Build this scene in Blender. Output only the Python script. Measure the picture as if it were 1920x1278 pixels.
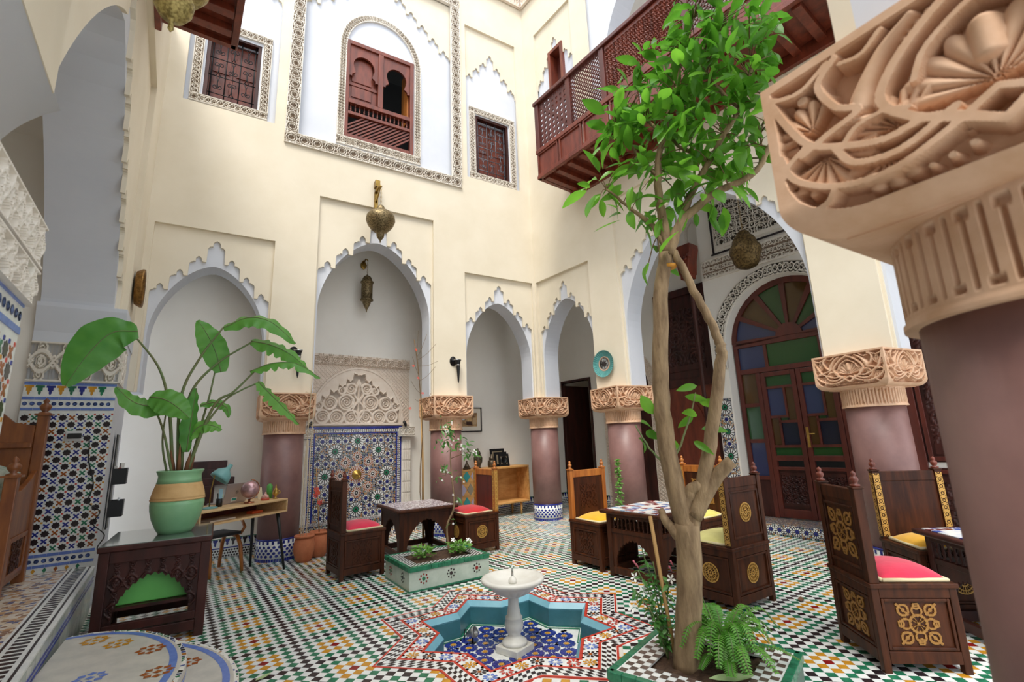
import bpy, bmesh, math, random
import numpy as np
from mathutils import Vector, Matrix
random.seed(7); rng = np.random.RandomState(5)
sc = bpy.context.scene
for o in list(bpy.data.objects): bpy.data.objects.remove(o)
COL = sc.collection
PI = math.pi
R = math.radians

# ---------------------------------------------------------------- camera, sky, sun, exposure
def make_camera():
    cam = bpy.data.cameras.new('camera'); ob = bpy.data.objects.new('camera', cam); COL.objects.link(ob)
    cam.sensor_width = 36.0; cam.lens = 16.583; cam.clip_start = 0.02; cam.clip_end = 200
    yaw, pitch, roll = 0.5506, 0.206, -0.038
    f = Vector((math.sin(yaw)*math.cos(pitch), math.cos(yaw)*math.cos(pitch), math.sin(pitch)))
    r = Vector((math.cos(yaw), -math.sin(yaw), 0)); d = f.cross(r)
    c, s = math.cos(roll), math.sin(roll)
    r2 = r*c - d*s; d2 = r*s + d*c
    m = Matrix((( r2.x, -d2.x, -f.x, 0), (r2.y, -d2.y, -f.y, 0), (r2.z, -d2.z, -f.z, 1.5), (0, 0, 0, 1)))
    ob.matrix_world = m
    cam.dof.use_dof = True; cam.dof.focus_distance = 5.0; cam.dof.aperture_fstop = 3.2
    sc.camera = ob
make_camera()
w = bpy.data.worlds.new('sky'); sc.world = w; w.use_nodes = True
bg = w.node_tree.nodes['Background']; bg.inputs[0].default_value = (0.86, 0.93, 1.0, 1); bg.inputs[1].default_value = 2.0
# overcast sky: brighter towards the zenith, (1 + 2 sin h) / 3
_n = w.node_tree.nodes; _l = w.node_tree.links
_g = _n.new('ShaderNodeNewGeometry'); _s = _n.new('ShaderNodeSeparateXYZ'); _m = _n.new('ShaderNodeMapRange'); _x = _n.new('ShaderNodeMix'); _x.data_type = 'RGBA'
_l.new(_g.outputs['Incoming'], _s.inputs[0]); _l.new(_s.outputs[2], _m.inputs['Value'])
_m.inputs['From Min'].default_value = 0; _m.inputs['From Max'].default_value = -1; _m.inputs['To Min'].default_value = 0; _m.inputs['To Max'].default_value = 1
_x.inputs[6].default_value = (.55, .58, .62, 1); _x.inputs[7].default_value = (.93, .98, 1.03, 1); _l.new(_m.outputs[0], _x.inputs['Factor']); _l.new(_x.outputs[2], bg.inputs[0])
sun = bpy.data.lights.new('sun', 'SUN'); sun.energy = 3.0; sun.angle = R(22); sun.color = (1.0, 0.95, 0.86)
so = bpy.data.objects.new('sun', sun); COL.objects.link(so)
so.rotation_euler = Vector((0.36, 0.46, -1.0)).to_track_quat('-Z', 'Y').to_euler()
sc.view_settings.view_transform = 'Standard'; sc.view_settings.look = 'None'; sc.view_settings.gamma = 1.0
sc.view_settings.use_curve_mapping = False; sc.view_settings.exposure = 0.3
sc.cycles.max_bounces = 8; sc.cycles.diffuse_bounces = 6; sc.cycles.use_adaptive_sampling = True; sc.cycles.adaptive_threshold = .03; sc.cycles.use_denoising = True

# ---------------------------------------------------------------- materials
def lin(h):
    h = h.lstrip('#'); v = [int(h[i:i+2], 16)/255 for i in (0, 2, 4)]
    return tuple(x/12.92 if x <= .04045 else ((x+.055)/1.055)**2.4 for x in v) + (1,)
MATS = {}
def mat(name, col, rough=.6, metal=0., col2=None, scale=6., bump=0., bscale=40., stretch=None, trans=0., emit=0., spec=None, detail=4., coat=0., sheen=0., sub=0., alpha=1.):
    if name in MATS: return MATS[name]
    m = bpy.data.materials.new(name); m.use_nodes = True; nt = m.node_tree; N = nt.nodes; L = nt.links
    b = N['Principled BSDF']; b.inputs['Base Color'].default_value = lin(col)
    b.inputs['Roughness'].default_value = rough; b.inputs['Metallic'].default_value = metal
    if spec is not None: b.inputs['Specular IOR Level'].default_value = spec
    if trans: b.inputs['Transmission Weight'].default_value = trans
    if coat: b.inputs['Coat Weight'].default_value = coat; b.inputs['Coat Roughness'].default_value = .15
    if sheen: b.inputs['Sheen Weight'].default_value = sheen
    if alpha < 1: b.inputs['Alpha'].default_value = alpha
    if emit: b.inputs['Emission Color'].default_value = lin(col); b.inputs['Emission Strength'].default_value = emit
    tc = None
    def coords(st=None):
        tc = N.new('ShaderNodeTexCoord'); mp = N.new('ShaderNodeMapping'); L.new(tc.outputs['Object'], mp.inputs[0])
        if st: mp.inputs['Scale'].default_value = st
        return mp.outputs[0]
    if col2:
        n = N.new('ShaderNodeTexNoise'); n.inputs['Scale'].default_value = scale; n.inputs['Detail'].default_value = detail; n.inputs['Roughness'].default_value = .6
        L.new(coords(stretch), n.inputs['Vector'])
        r = N.new('ShaderNodeValToRGB'); r.color_ramp.elements[0].position = .36; r.color_ramp.elements[1].position = .66
        r.color_ramp.elements[0].color = lin(col); r.color_ramp.elements[1].color = lin(col2)
        L.new(n.outputs[0], r.inputs[0]); L.new(r.outputs[0], b.inputs['Base Color'])
    if bump:
        n = N.new('ShaderNodeTexNoise'); n.inputs['Scale'].default_value = bscale; n.inputs['Detail'].default_value = 3
        L.new(coords(stretch), n.inputs['Vector'])
        bp = N.new('ShaderNodeBump'); bp.inputs['Strength'].default_value = bump; bp.inputs['Distance'].default_value = .01
        L.new(n.outputs[0], bp.inputs['Height']); L.new(bp.outputs[0], b.inputs['Normal'])
    MATS[name] = m
    return m
CREAM = mat('cream_plaster', '#E2D8C4', .75, col2='#DBD0BA', scale=1.2, bump=.05, bscale=30)
WHITE = mat('white_plaster', '#D3D6DE', .7, col2='#CCD0D9', scale=1.5)
GREYW = mat('gallery_plaster', '#ECE8E0', .8, col2='#E6E1D8', scale=1.0)
STUCCO = mat('carved_plaster', '#DFD2C4', .8, col2='#D6C6B6', scale=8)
STUCCOW = mat('carved_plaster_white', '#E2DCD2', .8, col2='#D9D1C5', scale=8)
PITS = mat('shaded_ground', '#A2907E', .9, col2='#8C7A69', scale=12)  # shade of the deep carving put into the colour of its recesses
PITD = mat('dark_ground', '#5E574D', .9, col2='#4C463E', scale=12)  # darker tone on the recessed faces of the portal carving
STONE = mat('capital_stone', '#DAB597', .7, col2='#C9A07E', scale=9, bump=.1)
MAUVE = mat('column_plaster', '#8C6863', .45, col2='#785753', scale=3.2, bump=.04, bscale=14, detail=6)
WOODD = mat('dark_wood', '#4C250F', .5, col2='#2E1407', scale=4, stretch=(5, 5, .6), coat=.05, spec=.25)
WOODX = mat('black_brown_wood', '#45201A', .45, col2='#2A120E', scale=3, stretch=(3, 3, .6), coat=.1, spec=.3)
WOODR = mat('red_brown_wood', '#7A3520', .45, col2='#5A2415', scale=4, stretch=(3, 3, .6), coat=.15)
WOODM = mat('mahogany_wood', '#5E2418', .42, col2='#481A12', scale=3, stretch=(3, 3, .5), coat=.15)
WOODH = mat('honey_wood', '#B5702E', .4, col2='#8A4A1B', scale=4, stretch=(4, 4, .4), coat=.2)
WOODL = mat('light_wood', '#D2A063', .5, col2='#B57F42', scale=3.5, stretch=(1.2, 4, 4))
PINE = mat('pale_wood', '#D9B88A', .55, col2='#C9A371', scale=5, stretch=(1, 6, 6))
BRASS = mat('brass', '#A98A4B', .38, 1., col2='#7C6231', scale=14)
BRASSG = mat('gilded_brass', '#C9A75A', .4, .85, col2='#A98440', scale=20)
GOLDW = mat('gilt_inlay', '#D2A85C', .5, .35, col2='#B98A3F', scale=30)
IRON = mat('black_iron', '#17171A', .5, .6)
IRONG = mat('grey_iron', '#5C6068', .5, .7)
BLACK = mat('black_plastic', '#121214', .45)
TERRA = mat('terracotta', '#C4764F', .8, col2='#B06541', scale=7, bump=.15)
GREENG = mat('mint_glaze', '#86B98A', .35, col2='#74A97C', scale=3, coat=.3)
TANC = mat('tan_clay', '#D3AE78', .7, col2='#C29A63', scale=5, bump=.12)
SOIL = mat('soil', '#3E2A1E', .95, col2='#57402F', scale=30, bump=1., bscale=60)
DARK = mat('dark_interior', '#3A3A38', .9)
MARBLE = mat('pale_marble', '#D9D8D2', .45, col2='#C6C3BA', scale=4)
T_W = mat('white_tile', '#E9EAE6', .22, col2='#D9DCDB', scale=14)
T_K = mat('black_tile', '#241E20', .2, col2='#33292C', scale=14)
T_G = mat('green_tile', '#2F7D5B', .2, col2='#1E5F45', scale=14)
T_Y = mat('ochre_tile', '#CE962F', .22, col2='#B77F22', scale=14)
T_R = mat('red_tile', '#8C1E1B', .22, col2='#761515', scale=14)
T_B = mat('blue_tile', '#2A3690', .22, col2='#1E2570', scale=14)
T_S = mat('sky_blue_tile', '#6D86C9', .25, col2='#5A74BB', scale=14)
T_RL = mat('red_line_tile', '#C4402F', .3, col2='#AE3426', scale=14)
T_O = mat('brown_tile', '#A2571F', .25, col2='#8A4617', scale=14)
T_T = mat('teal_tile', '#3C727E', .35, col2='#33656F', scale=6)
T_TL = mat('light_teal_rim', '#7DB1C0', .35, col2='#6FA5B6', scale=6)
T_GRY = mat('grey_ledge_tile', '#C9C4BA', .3, col2='#B7B4AC', scale=9)
GROUT = mat('grout', '#CFCBC2', .9)

# ---------------------------------------------------------------- mesh helpers
class MB:
    def __init__(s, M=None): s.v = []; s.f = []; s.m = []; s.n = 0; s.M = M; s.sm = []; s.mi = 0; s.s = False
    def add(s, vs, fs, mi=None, smooth=None):
        vs = np.asarray(vs, float).reshape(-1, 3)
        if s.M is not None:
            A = np.array(s.M); vs = vs @ A[:3, :3].T + A[:3, 3]
        b = s.n; s.v.append(vs); s.n += len(vs)
        mi = s.mi if mi is None else mi; smooth = s.s if smooth is None else smooth
        for f in fs: s.f.append([i+b for i in f]); s.m.append(mi); s.sm.append(smooth)
    def box(s, x0, x1, y0, y1, z0, z1, mi=None):
        s.add([(x0,y0,z0),(x1,y0,z0),(x1,y1,z0),(x0,y1,z0),(x0,y0,z1),(x1,y0,z1),(x1,y1,z1),(x0,y1,z1)],
              [(0,3,2,1),(4,5,6,7),(0,1,5,4),(1,2,6,5),(2,3,7,6),(3,0,4,7)], mi, False)
    def bbox(s, cx, cy, cz, sx, sy, sz, mi=None): s.box(cx-sx/2, cx+sx/2, cy-sy/2, cy+sy/2, cz-sz/2, cz+sz/2, mi)
    def prism(s, poly, a, b, axis='y', mi=None):
        """extrude a 2D polygon (x,z) along y (axis 'y'), or (x,y) along z (axis 'z')"""
        n = len(poly)
        if axis == 'y': P = [(p[0], a, p[1]) for p in poly] + [(p[0], b, p[1]) for p in poly]
        elif axis == 'z': P = [(p[0], p[1], a) for p in poly] + [(p[0], p[1], b) for p in poly]
        else: P = [(a, p[0], p[1]) for p in poly] + [(b, p[0], p[1]) for p in poly]
        F = [tuple(range(n)), tuple(range(2*n-1, n-1, -1))] + [(i, i+n, (i+1) % n+n, (i+1) % n) for i in range(n)]
        s.add(P, F, mi, False)
    def lathe(s, prof, seg=24, c=(0, 0, 0), mi=None, smooth=True, a0=0, ang=2*PI, sx=1., sy=1., cap=True):
        full = abs(ang-2*PI) < 1e-6; k = seg if full else seg+1; V = []; F = []
        for r, z in prof:
            for i in range(k):
                a = a0+ang*i/seg; V.append((c[0]+r*math.cos(a)*sx, c[1]+r*math.sin(a)*sy, c[2]+z))
        for j in range(len(prof)-1):
            for i in range(seg):
                i2 = (i+1) % k; F.append((j*k+i, j*k+i2, (j+1)*k+i2, (j+1)*k+i))
        if full and cap:
            if prof[0][0] > 1e-5: F.append(tuple(range(k-1, -1, -1)))
            if prof[-1][0] > 1e-5: F.append(tuple(range((len(prof)-1)*k, len(prof)*k)))
        s.add(V, F, mi, smooth)
    def tube(s, pts, rad, seg=8, mi=None, smooth=True, cap=True):
        pts = [Vector(p) for p in pts]; n = len(pts)
        rad = [rad]*n if isinstance(rad, (int, float)) else rad
        V = []; F = []; up = None
        for i, p in enumerate(pts):
            t = (pts[min(i+1, n-1)]-pts[max(i-1, 0)])
            t = t.normalized() if t.length > 1e-9 else Vector((0, 0, 1))
            if up is None:
                up = Vector((0, 0, 1)) if abs(t.z) < .9 else Vector((1, 0, 0))
            u = (up-t*up.dot(t)).normalized(); w_ = t.cross(u); up = u
            for k in range(seg):
                a = 2*PI*k/seg; q = p+(u*math.cos(a)+w_*math.sin(a))*rad[i]; V.append(tuple(q))
        for j in range(n-1):
            for k in range(seg):
                k2 = (k+1) % seg; F.append((j*seg+k, j*seg+k2, (j+1)*seg+k2, (j+1)*seg+k))
        if cap: F.append(tuple(range(seg-1, -1, -1))); F.append(tuple(range((n-1)*seg, n*seg)))
        s.add(V, F, mi, smooth)
    def grid(s, P, mi=None, smooth=True, flip=False):
        P = np.asarray(P); a, b = P.shape[:2]
        idx = np.arange(a*b).reshape(a, b)
        q = np.stack([idx[:-1, :-1], idx[1:, :-1], idx[1:, 1:], idx[:-1, 1:]], -1).reshape(-1, 4)
        if flip: q = q[:, ::-1]
        s.add(P.reshape(-1, 3), q.tolist(), mi, smooth)
    def build(s, name, mats, parent=None, loc=None, rz=0., bevel=0., tri=False):
        me = bpy.data.meshes.new(name)
        V = np.concatenate(s.v) if s.v else np.zeros((0, 3))
        me.from_pydata(V.tolist(), [], s.f)
        if not isinstance(mats, (list, tuple)): mats = [mats]
        for m in mats: me.materials.append(m)
        me.polygons.foreach_set('material_index', s.m); me.polygons.foreach_set('use_smooth', s.sm)
        me.update()
        if tri:
            bm = bmesh.new(); bm.from_mesh(me); bmesh.ops.triangulate(bm, faces=[f for f in bm.faces if len(f.verts) > 4], ngon_method='EAR_CLIP'); bm.to_mesh(me); bm.free()
        return link(name, me, parent, loc, rz, bevel)
def link(name, me, parent=None, loc=None, rz=0., bevel=0.):
    o = bpy.data.objects.new(name, me); COL.objects.link(o)
    if parent is not None: o.parent = parent
    if loc is not None: o.location = loc
    if rz: o.rotation_euler = (0, 0, rz)
    if bevel:
        b = o.modifiers.new('bevel', 'BEVEL'); b.width = bevel; b.segments = 2; b.limit_method = 'ANGLE'; b.angle_limit = R(50)
    return o
def tag(o, label, cat=None, group=None, kind=None):
    o['label'] = label
    if cat: o['category'] = cat
    if group: o['group'] = group
    if kind: o['kind'] = kind
    return o
def thing(name, label, cat, loc=(0, 0, 0), rz=0., group=None, kind=None):
    o = bpy.data.objects.new(name, None); COL.objects.link(o); o.location = loc; o.rotation_euler = (0, 0, rz); o.empty_display_size = .1
    return tag(o, label, cat, group, kind)
def sub(name, mb, mats, parent, bevel=0., **k): return mb.build(name, mats, parent, bevel=bevel, **k)
def frameM(o, s, d):
    return Matrix(((s[0], d[0], 0, o[0]), (s[1], d[1], 0, o[1]), (0, 0, 1, o[2] if len(o) > 2 else 0), (0, 0, 0, 1)))
# wall frames: x = along the wall, y = depth into the wall, z = up
SK = .1074
MA = frameM((0, 7.6), (1, 0), (0, 1))
MBw = frameM((5.25, 7.6), (math.sin(SK), -math.cos(SK)), (math.cos(SK), math.sin(SK)))
MC = frameM((-.498, 0), (-.0698, .9976), (-.9976, -.0698))
MD = frameM((0, .37), (-1, 0), (0, -1))
MG = frameM((0, 8.40), (.9923, .1240), (-.1240, .9923))       # rear wall of the back gallery
# ---------------------------------------------------------------- relief (carved) patterns
def seg_dist(U, V, pts):
    D = np.full(U.shape, 9.)
    for (x0, y0), (x1, y1) in zip(pts[:-1], pts[1:]):
        dx, dy = x1-x0, y1-y0; L2 = dx*dx+dy*dy+1e-12
        t = np.clip(((U-x0)*dx+(V-y0)*dy)/L2, 0, 1)
        D = np.minimum(D, np.hypot(U-x0-t*dx, V-y0-t*dy))
    return D
def catmull(P, n=8):
    P = [np.array(p, float) for p in P]; Q = [2*P[0]-P[1]]+P+[2*P[-1]-P[-2]]; out = []
    for i in range(1, len(Q)-2):
        for k in range(n):
            t = k/n; a, b, c, d = Q[i-1:i+3]
            out.append(tuple(.5*((2*b)+(-a+c)*t+(2*a-5*b+4*c-d)*t*t+(-a+3*b-3*c+d)*t**3)))
    out.append(tuple(P[-1])); return out
def ridge(D, w): return np.clip((w-D)/(.3*w), 0, 1)
def fan(U, V, cx, cy, r, a0, a1, n=7):
    x, y = U-cx, V-cy; rr = np.hypot(x, y); th = np.arctan2(y, x); th = np.where(th < a0-.001, th+2*PI, th)
    t = (th-a0)/(a1-a0); inside = (t > 0) & (t < 1)
    lob = r*(.86+.14*np.abs(np.sin(t*n*PI)))
    h = np.clip((lob-rr)/(.1*r), 0, 1)*(.45+.4*np.abs(np.sin(t*n*PI))**.6)
    return np.where(inside, h, 0)

def pat_rosette(u, v):
    x, y = u-.5, v-.5; r = np.hypot(x, y); t = np.arctan2(y, x)
    k = (t % (PI/4))-PI/8; rs = r*np.cos(k)
    h = np.maximum(ridge(np.abs(rs-.40), .055), ridge(np.abs(rs-.24), .045))
    h = np.maximum(h, ridge(np.abs(np.sin(4*t))*r*.5, .03)*(r < .38)*(r > .07))
    r2 = np.hypot(np.abs(x)-.5, np.abs(y)-.5)
    h = np.maximum(h, ridge(np.abs(r2-.20), .045)); h = np.maximum(h, ridge(r2, .09))
    return h
def pat_scroll(u, v):
    x = u; y = v-.5; h = np.zeros_like(u)
    for sg in (1, -1): h = np.maximum(h, ridge(np.abs(y-sg*.30*np.sin(2*PI*x))*.75, .07))
    for cx, cy, s_ in ((.25, .0, 1), (.75, .0, 1), (.0, .30, 1), (.0, -.30, 1), (.5, .3, -1), (.5, -.3, -1), (1., .3, 1), (1., -.3, 1)):
        r = np.hypot(x-cx, (y-cy)); t = np.arctan2(y-cy, (x-cx)*s_)
        h = np.maximum(h, ridge(np.abs(((r/.055-t/(2*PI)) % 1)-.5)*.055, .016)*(r < .15))
    return h
def pat_lattice(u, v):
    a = (u+v) % 1; b = (u-v) % 1
    h = np.maximum(ridge(np.abs(a-.5), .12), ridge(np.abs(b-.5), .12))
    return np.maximum(h, ridge(np.hypot(u-.5, v-.5), .15))
def pat_vine(u, v):
    """bold white scrollwork"""
    y = v-.5; h = np.zeros_like(u)
    h = np.maximum(h, ridge(np.abs(y-.26*np.sin(2*PI*u))*.7, .05)); h = np.maximum(h, ridge(np.abs(y+.26*np.sin(2*PI*u))*.7, .05))
    for cx, s_ in ((.25, 1), (.75, -1)):
        for sy in (1, -1):
            for dx, cy in ((0, .0), (.0, .33)):
                r = np.hypot((u-cx-dx)*1.6, y-sy*cy); t = np.arctan2((y-sy*cy)*sy, (u-cx-dx)*s_)
                h = np.maximum(h, ridge(np.abs(((r/.085-t/(2*PI)) % 1)-.5)*.085, .026)*(r < .17))
    for cx in (0, .5, 1):
        r = np.hypot((u-cx)*1.6, y); t = np.arctan2(y, u-cx); h = np.maximum(h, ridge(np.abs(r-.13*np.abs(np.cos(2*t))), .04)*(r < .2))
    return h
def strip(mb, path, width, d, depth, pat, pitch, res=.009, mi=0, frame=.08, rows=None, ground=None):
    """carved band along a path of (s,z) points; y = d is the ground, the ornament stands depth proud"""
    P = np.array(path, float); sl = np.hypot(*np.diff(P, axis=0).T); L = np.concatenate([[0], np.cumsum(sl)])
    n = max(2, int(L[-1]/res)); t = np.linspace(0, L[-1], n+1); X = np.interp(t, L, P[:, 0]); Z = np.interp(t, L, P[:, 1])
    tx, tz = np.gradient(X), np.gradient(Z); q = np.hypot(tx, tz); nx, nz = -tz/q, tx/q
    m = max(4, int(width/res)); v = np.linspace(0, 1, m+1)
    k = max(1, round(L[-1]/pitch)); U = (t/L[-1]*k) % 1.
    UU, VV = np.meshgrid(U, v, indexing='ij'); W = VV if rows is None else (VV*rows) % 1.
    H = pat(UU, W); H = np.maximum(H, (VV < frame) | (VV > 1-frame)); 
    off = (VV-.5)*width
    Pn = np.stack([X[:, None]+nx[:, None]*off, d-depth*H, Z[:, None]+nz[:, None]*off], -1)
    if ground is None: mb.grid(Pn, mi, False)
    else:
        a_, b_ = H.shape; idx = np.arange(a_*b_).reshape(a_, b_); q4 = np.stack([idx[:-1, :-1], idx[1:, :-1], idx[1:, 1:], idx[:-1, 1:]], -1).reshape(-1, 4)
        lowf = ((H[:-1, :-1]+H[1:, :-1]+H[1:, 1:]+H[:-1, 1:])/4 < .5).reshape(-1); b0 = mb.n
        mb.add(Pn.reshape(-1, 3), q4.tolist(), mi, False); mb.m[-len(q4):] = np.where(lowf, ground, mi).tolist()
    for jj in (0, -1):
        a = Pn[:, jj]; b = a.copy(); b[:, 1] = d+.03; mb.grid(np.stack([a, b], 1), mi, False, flip=(jj == 0))
    for ii in (0, -1):
        a = Pn[ii]; b = a.copy(); b[:, 1] = d+.03; mb.grid(np.stack([a, b], 1), mi, False, flip=(ii == -1))
def rect_strips(M, x0, x1, z0, z1, w_, d, depth, pat, pitch, res=.009, sides='LRTB', ground=1):
    mb = MB(M); h = w_/2
    if 'L' in sides: strip(mb, [(x0+h, z0+w_), (x0+h, z1-w_)], w_, d, depth, pat, pitch, res, ground=ground)
    if 'R' in sides: strip(mb, [(x1-h, z0+w_), (x1-h, z1-w_)], w_, d, depth, pat, pitch, res, ground=ground)
    if 'T' in sides: strip(mb, [(x0+w_, z1-h), (x1-w_, z1-h)], w_, d, depth, pat, pitch, res, ground=ground)
    if 'B' in sides: strip(mb, [(x0+w_, z0+h), (x1-w_, z0+h)], w_, d, depth, pat, pitch, res, ground=ground)
    for sx, X in (('L', x0), ('R', x1-w_)):
        for sz, Z in (('B', z0), ('T', z1-w_)):
            if sx in sides and sz in sides: strip(mb, [(X, Z+h), (X+w_, Z+h)], w_, d, depth, pat_rosette, w_, res, ground=ground)
    return mb

def frame4(mb, x0, x1, z0, z1, w_, y0, y1):
    mb.box(x0, x0+w_, y0, y1, z0, z1); mb.box(x1-w_, x1, y0, y1, z0, z1); mb.box(x0+w_, x1-w_, y0, y1, z0, z0+w_); mb.box(x0+w_, x1-w_, y0, y1, z1-w_, z1)
# ---------------------------------------------------------------- structure
def arch_pts(l, r, z0, zs, zt, n=16, p=1.65, q=1.75):
    c = (l+r)/2; a = (r-l)/2; out = [(l, z0)]
    for i in range(-n, n+1):
        t = math.sin(i/n*PI/2); out.append((c+a*t, zs+(zt-zs)*max(0, 1-abs(t)**p)**(1/q)))
    return out+[(r, z0)]
UNIT = [(0, 0), (.02, .14), (.1, .26), (.22, .31), (.22, .38), (.36, .38), (.36, .58), (.38, .7), (.46, .84), (.55, .92), (.64, .84), (.72, .7), (.74, .58), (.74, .46), (.8, .40), (1, .40)]
def crest_pts(l, r, z0, zs, zt, n=3):
    c = (l+r)/2; half = []; wtop = (r-l)*.075
    W = (c-wtop-l)/n; H = (zt-zs)*.80/n
    for k in range(n):
        for (x, y) in UNIT: half.append((l+W*(k+x*.98), zs+H*k+y*min(H*1.15, W*.75)))
    y1 = zs+H*n; T = zt-y1
    half += [(c-wtop*.98, y1+T*.25), (c-wtop*.8, y1+T*.42), (c-wtop*.42, y1+T*.48), (c-wtop*.42, y1+T*.72), (c-wtop*.3, y1+T*.88), (c, zt)]
    mono = []
    for x, y in half:
        if mono and x <= mono[-1][0]: x = mono[-1][0]+1e-4
        mono.append((x, y))
    return [(l, z0)]+mono+[(2*c-x, y) for x, y in mono[-2::-1]]+[(r, z0)]
def cut_poly(S0, S1, zb, zt, cuts):
    P = [(S0, zb)]
    for c in cuts: P += c
    P += [(S1, zb), (S1, zt), (S0, zt)]
    out = []
    for p in P:
        if not out or abs(p[0]-out[-1][0])+abs(p[1]-out[-1][1]) > 1e-6: out.append(p)
    return out
def rect(l, r, z0, zt): return [(l, z0), (l, zt), (r, zt), (r, z0)]
def holed(mb, s0, s1, z0, z1, d0, d1, holes, mi=None):
    xs = sorted({s0, s1, *[h[0] for h in holes], *[h[1] for h in holes]}); zs = sorted({z0, z1, *[h[2] for h in holes], *[h[3] for h in holes]})
    xs = [x for x in xs if s0 <= x <= s1]; zs = [z for z in zs if z0 <= z <= z1]
    for za, zb in zip(zs[:-1], zs[1:]):
        run = None
        for xa, xb in zip(xs[:-1], xs[1:]):
            cx, cz = (xa+xb)/2, (za+zb)/2
            if any(h[0] < cx < h[1] and h[2] < cz < h[3] for h in holes):
                if run: mb.box(run[0], run[1], d0, d1, za, zb, mi); run = None
            else: run = (run[0] if run else xa, xb)
        if run: mb.box(run[0], run[1], d0, d1, za, zb, mi)
ZB = 2.28
def struct(name, mb, mats, label, parent=None, tri=True):
    o = mb.build(name, mats, parent, tri=tri)
    if parent is None: tag(o, label, None, None, 'structure')
    return o
# --- wall A (back)
def arcade(name, M, S0, S1, zt, cells, label, T=.45, lo=None, hi=None):
    mb = MB(M)
    mb.prism(cut_poly(S0, S1, ZB, zt, [rect(c['l'], c['r'], ZB, c['pt']) for c in cells]), 0, .05, mi=0)
    w = struct(name, mb, [CREAM], label)
    mb = MB(M); mb.prism(cut_poly(S0, S1, ZB, zt, [crest_pts(c['l']+.025, c['r']-.025, ZB, c['cs'], c['ct'], c.get('n', 3)) for c in cells]), .05, .09, mi=0)
    struct('crest_panel', mb, [CREAM], '', w)
    mb = MB(M); mb.prism(cut_poly(lo if lo is not None else S0, hi if hi is not None else S1, ZB, zt, [arch_pts(c['l']+.05, c['r']-.05, ZB, c['as'], c['at']) for c in cells]), .09, T, mi=0)
    struct('arch_band', mb, [WHITE], '', w)
    return w
WA = arcade('wall_back', MA, -1.25, 5.25, 6.0, [
    dict(l=-1.0, r=.484, pt=4.61, cs=3.62, ct=4.48, **{'as': 3.05, 'at': 4.10}),
    dict(l=1.09, r=3.06, pt=5.52, cs=4.25, ct=5.27, **{'as': 3.65, 'at': 4.91}),
    dict(l=3.68, r=5.2, pt=4.61, cs=3.62, ct=4.46, **{'as': 3.05, 'at': 4.11})],
    'cream plaster courtyard wall with three scalloped white arches', hi=5.7)
WB = arcade('wall_right', MBw, 0, 7.12, 6.0, [
    dict(l=.05, r=1.5, pt=4.61, cs=3.55, ct=4.45, **{'as': 3.05, 'at': 4.10}),
    dict(l=2.13, r=4.96, pt=5.52, cs=4.12, ct=5.36, n=5, **{'as': 3.25, 'at': 4.98}),
    dict(l=5.59, r=7.05, pt=4.61, cs=3.6, ct=4.46, **{'as': 3.05, 'at': 4.10})],
    'cream courtyard wall with wide scalloped arch beneath the wooden balcony', lo=-.45)
# upper part of wall A
zT = 11.35
UA = [(-.86, .36, 6.6, 10.6), (.51, 3.65, 6.32, 10.7), (3.78, 5.02, 6.62, 10.2)]
mb = MB(MA); holed(mb, -1.25, 5.25, 6.0, zT, 0, .05, UA); struct('upper_facing', mb, [CREAM], '', WA)
HW = [(-.64, .1, 6.78, 8.0), (1.42, 2.69, 6.78, 8.78), (4.03, 4.82, 6.8, 8.15)]
mb = MB(MA); holed(mb, -1.25, 5.7, 6.0, zT, .09, .35, HW); struct('upper_plaster', mb, [WHITE], '', WA)
mb = MB(MA)
mb.prism([(-.86, 10.7)]+[(-.86, 8.85)]+crest_pts(-.84, .34, 8.85, 8.95, 9.75)[1:-1]+[(.36, 8.85), (.36, 10.7)], .05, .09)
mb.prism([(.51, 10.8), (.51, 9.1)]+crest_pts(.72, 3.44, 9.1, 9.2, 10.45, 5)[1:-1]+[(3.65, 9.1), (3.65, 10.8)], .05, .09)
mb.prism([(3.78, 10.25), (3.78, 8.85)]+crest_pts(3.80, 5.0, 8.85, 8.95, 9.72)[1:-1]+[(5.02, 8.85), (5.02, 10.25)], .05, .09)
struct('upper_crest', mb, [CREAM], '', WA)
# rooms behind the upper windows
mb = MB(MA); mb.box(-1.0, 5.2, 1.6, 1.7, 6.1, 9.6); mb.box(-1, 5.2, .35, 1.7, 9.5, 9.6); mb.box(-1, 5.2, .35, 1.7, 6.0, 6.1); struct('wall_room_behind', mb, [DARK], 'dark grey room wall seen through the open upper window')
# upper part of wall B
UB = [(.38, 1.5, 6.7, 10.3), (1.9, 4.9, 6.2, 10.8)]
mb = MB(MBw); holed(mb, 0, 7.12, 6.0, zT, 0, .05, UB); struct('upper_facing', mb, [CREAM], '', WB)
mb = MB(MBw); holed(mb, -.45, 1.9, 6.0, zT, .09, .4, [(.77, 1.2, 8.2, 9.55)])
mb.prism(cut_poly(1.9, 7.12, 6.0, zT, [arch_pts(2.25, 4.6, 6.0, 8.4, 9.9), ]), .09, .5)
struct('upper_plaster', mb, [WHITE], '', WB)
mb = MB(MBw)
mb.prism([(.38, 10.35), (.38, 8.9)]+crest_pts(.40, 1.48, 8.9, 9.0, 9.85)[1:-1]+[(1.5, 8.9), (1.5, 10.35)], .05, .09)
struct('upper_crest', mb, [CREAM], '', WB)
mb = MB(MBw); mb.box(-.45, 7.1, 2.0, 2.1, 6.0, 11); mb.box(-.45, 7.1, .5, 2.1, 10.9, 11.0); mb.box(-.3, 7.1, .09, 2.1, 5.95, 6.02); struct('wall_upper_gallery', mb, [GREYW], 'grey rear wall of the upper gallery behind the balcony')
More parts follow.
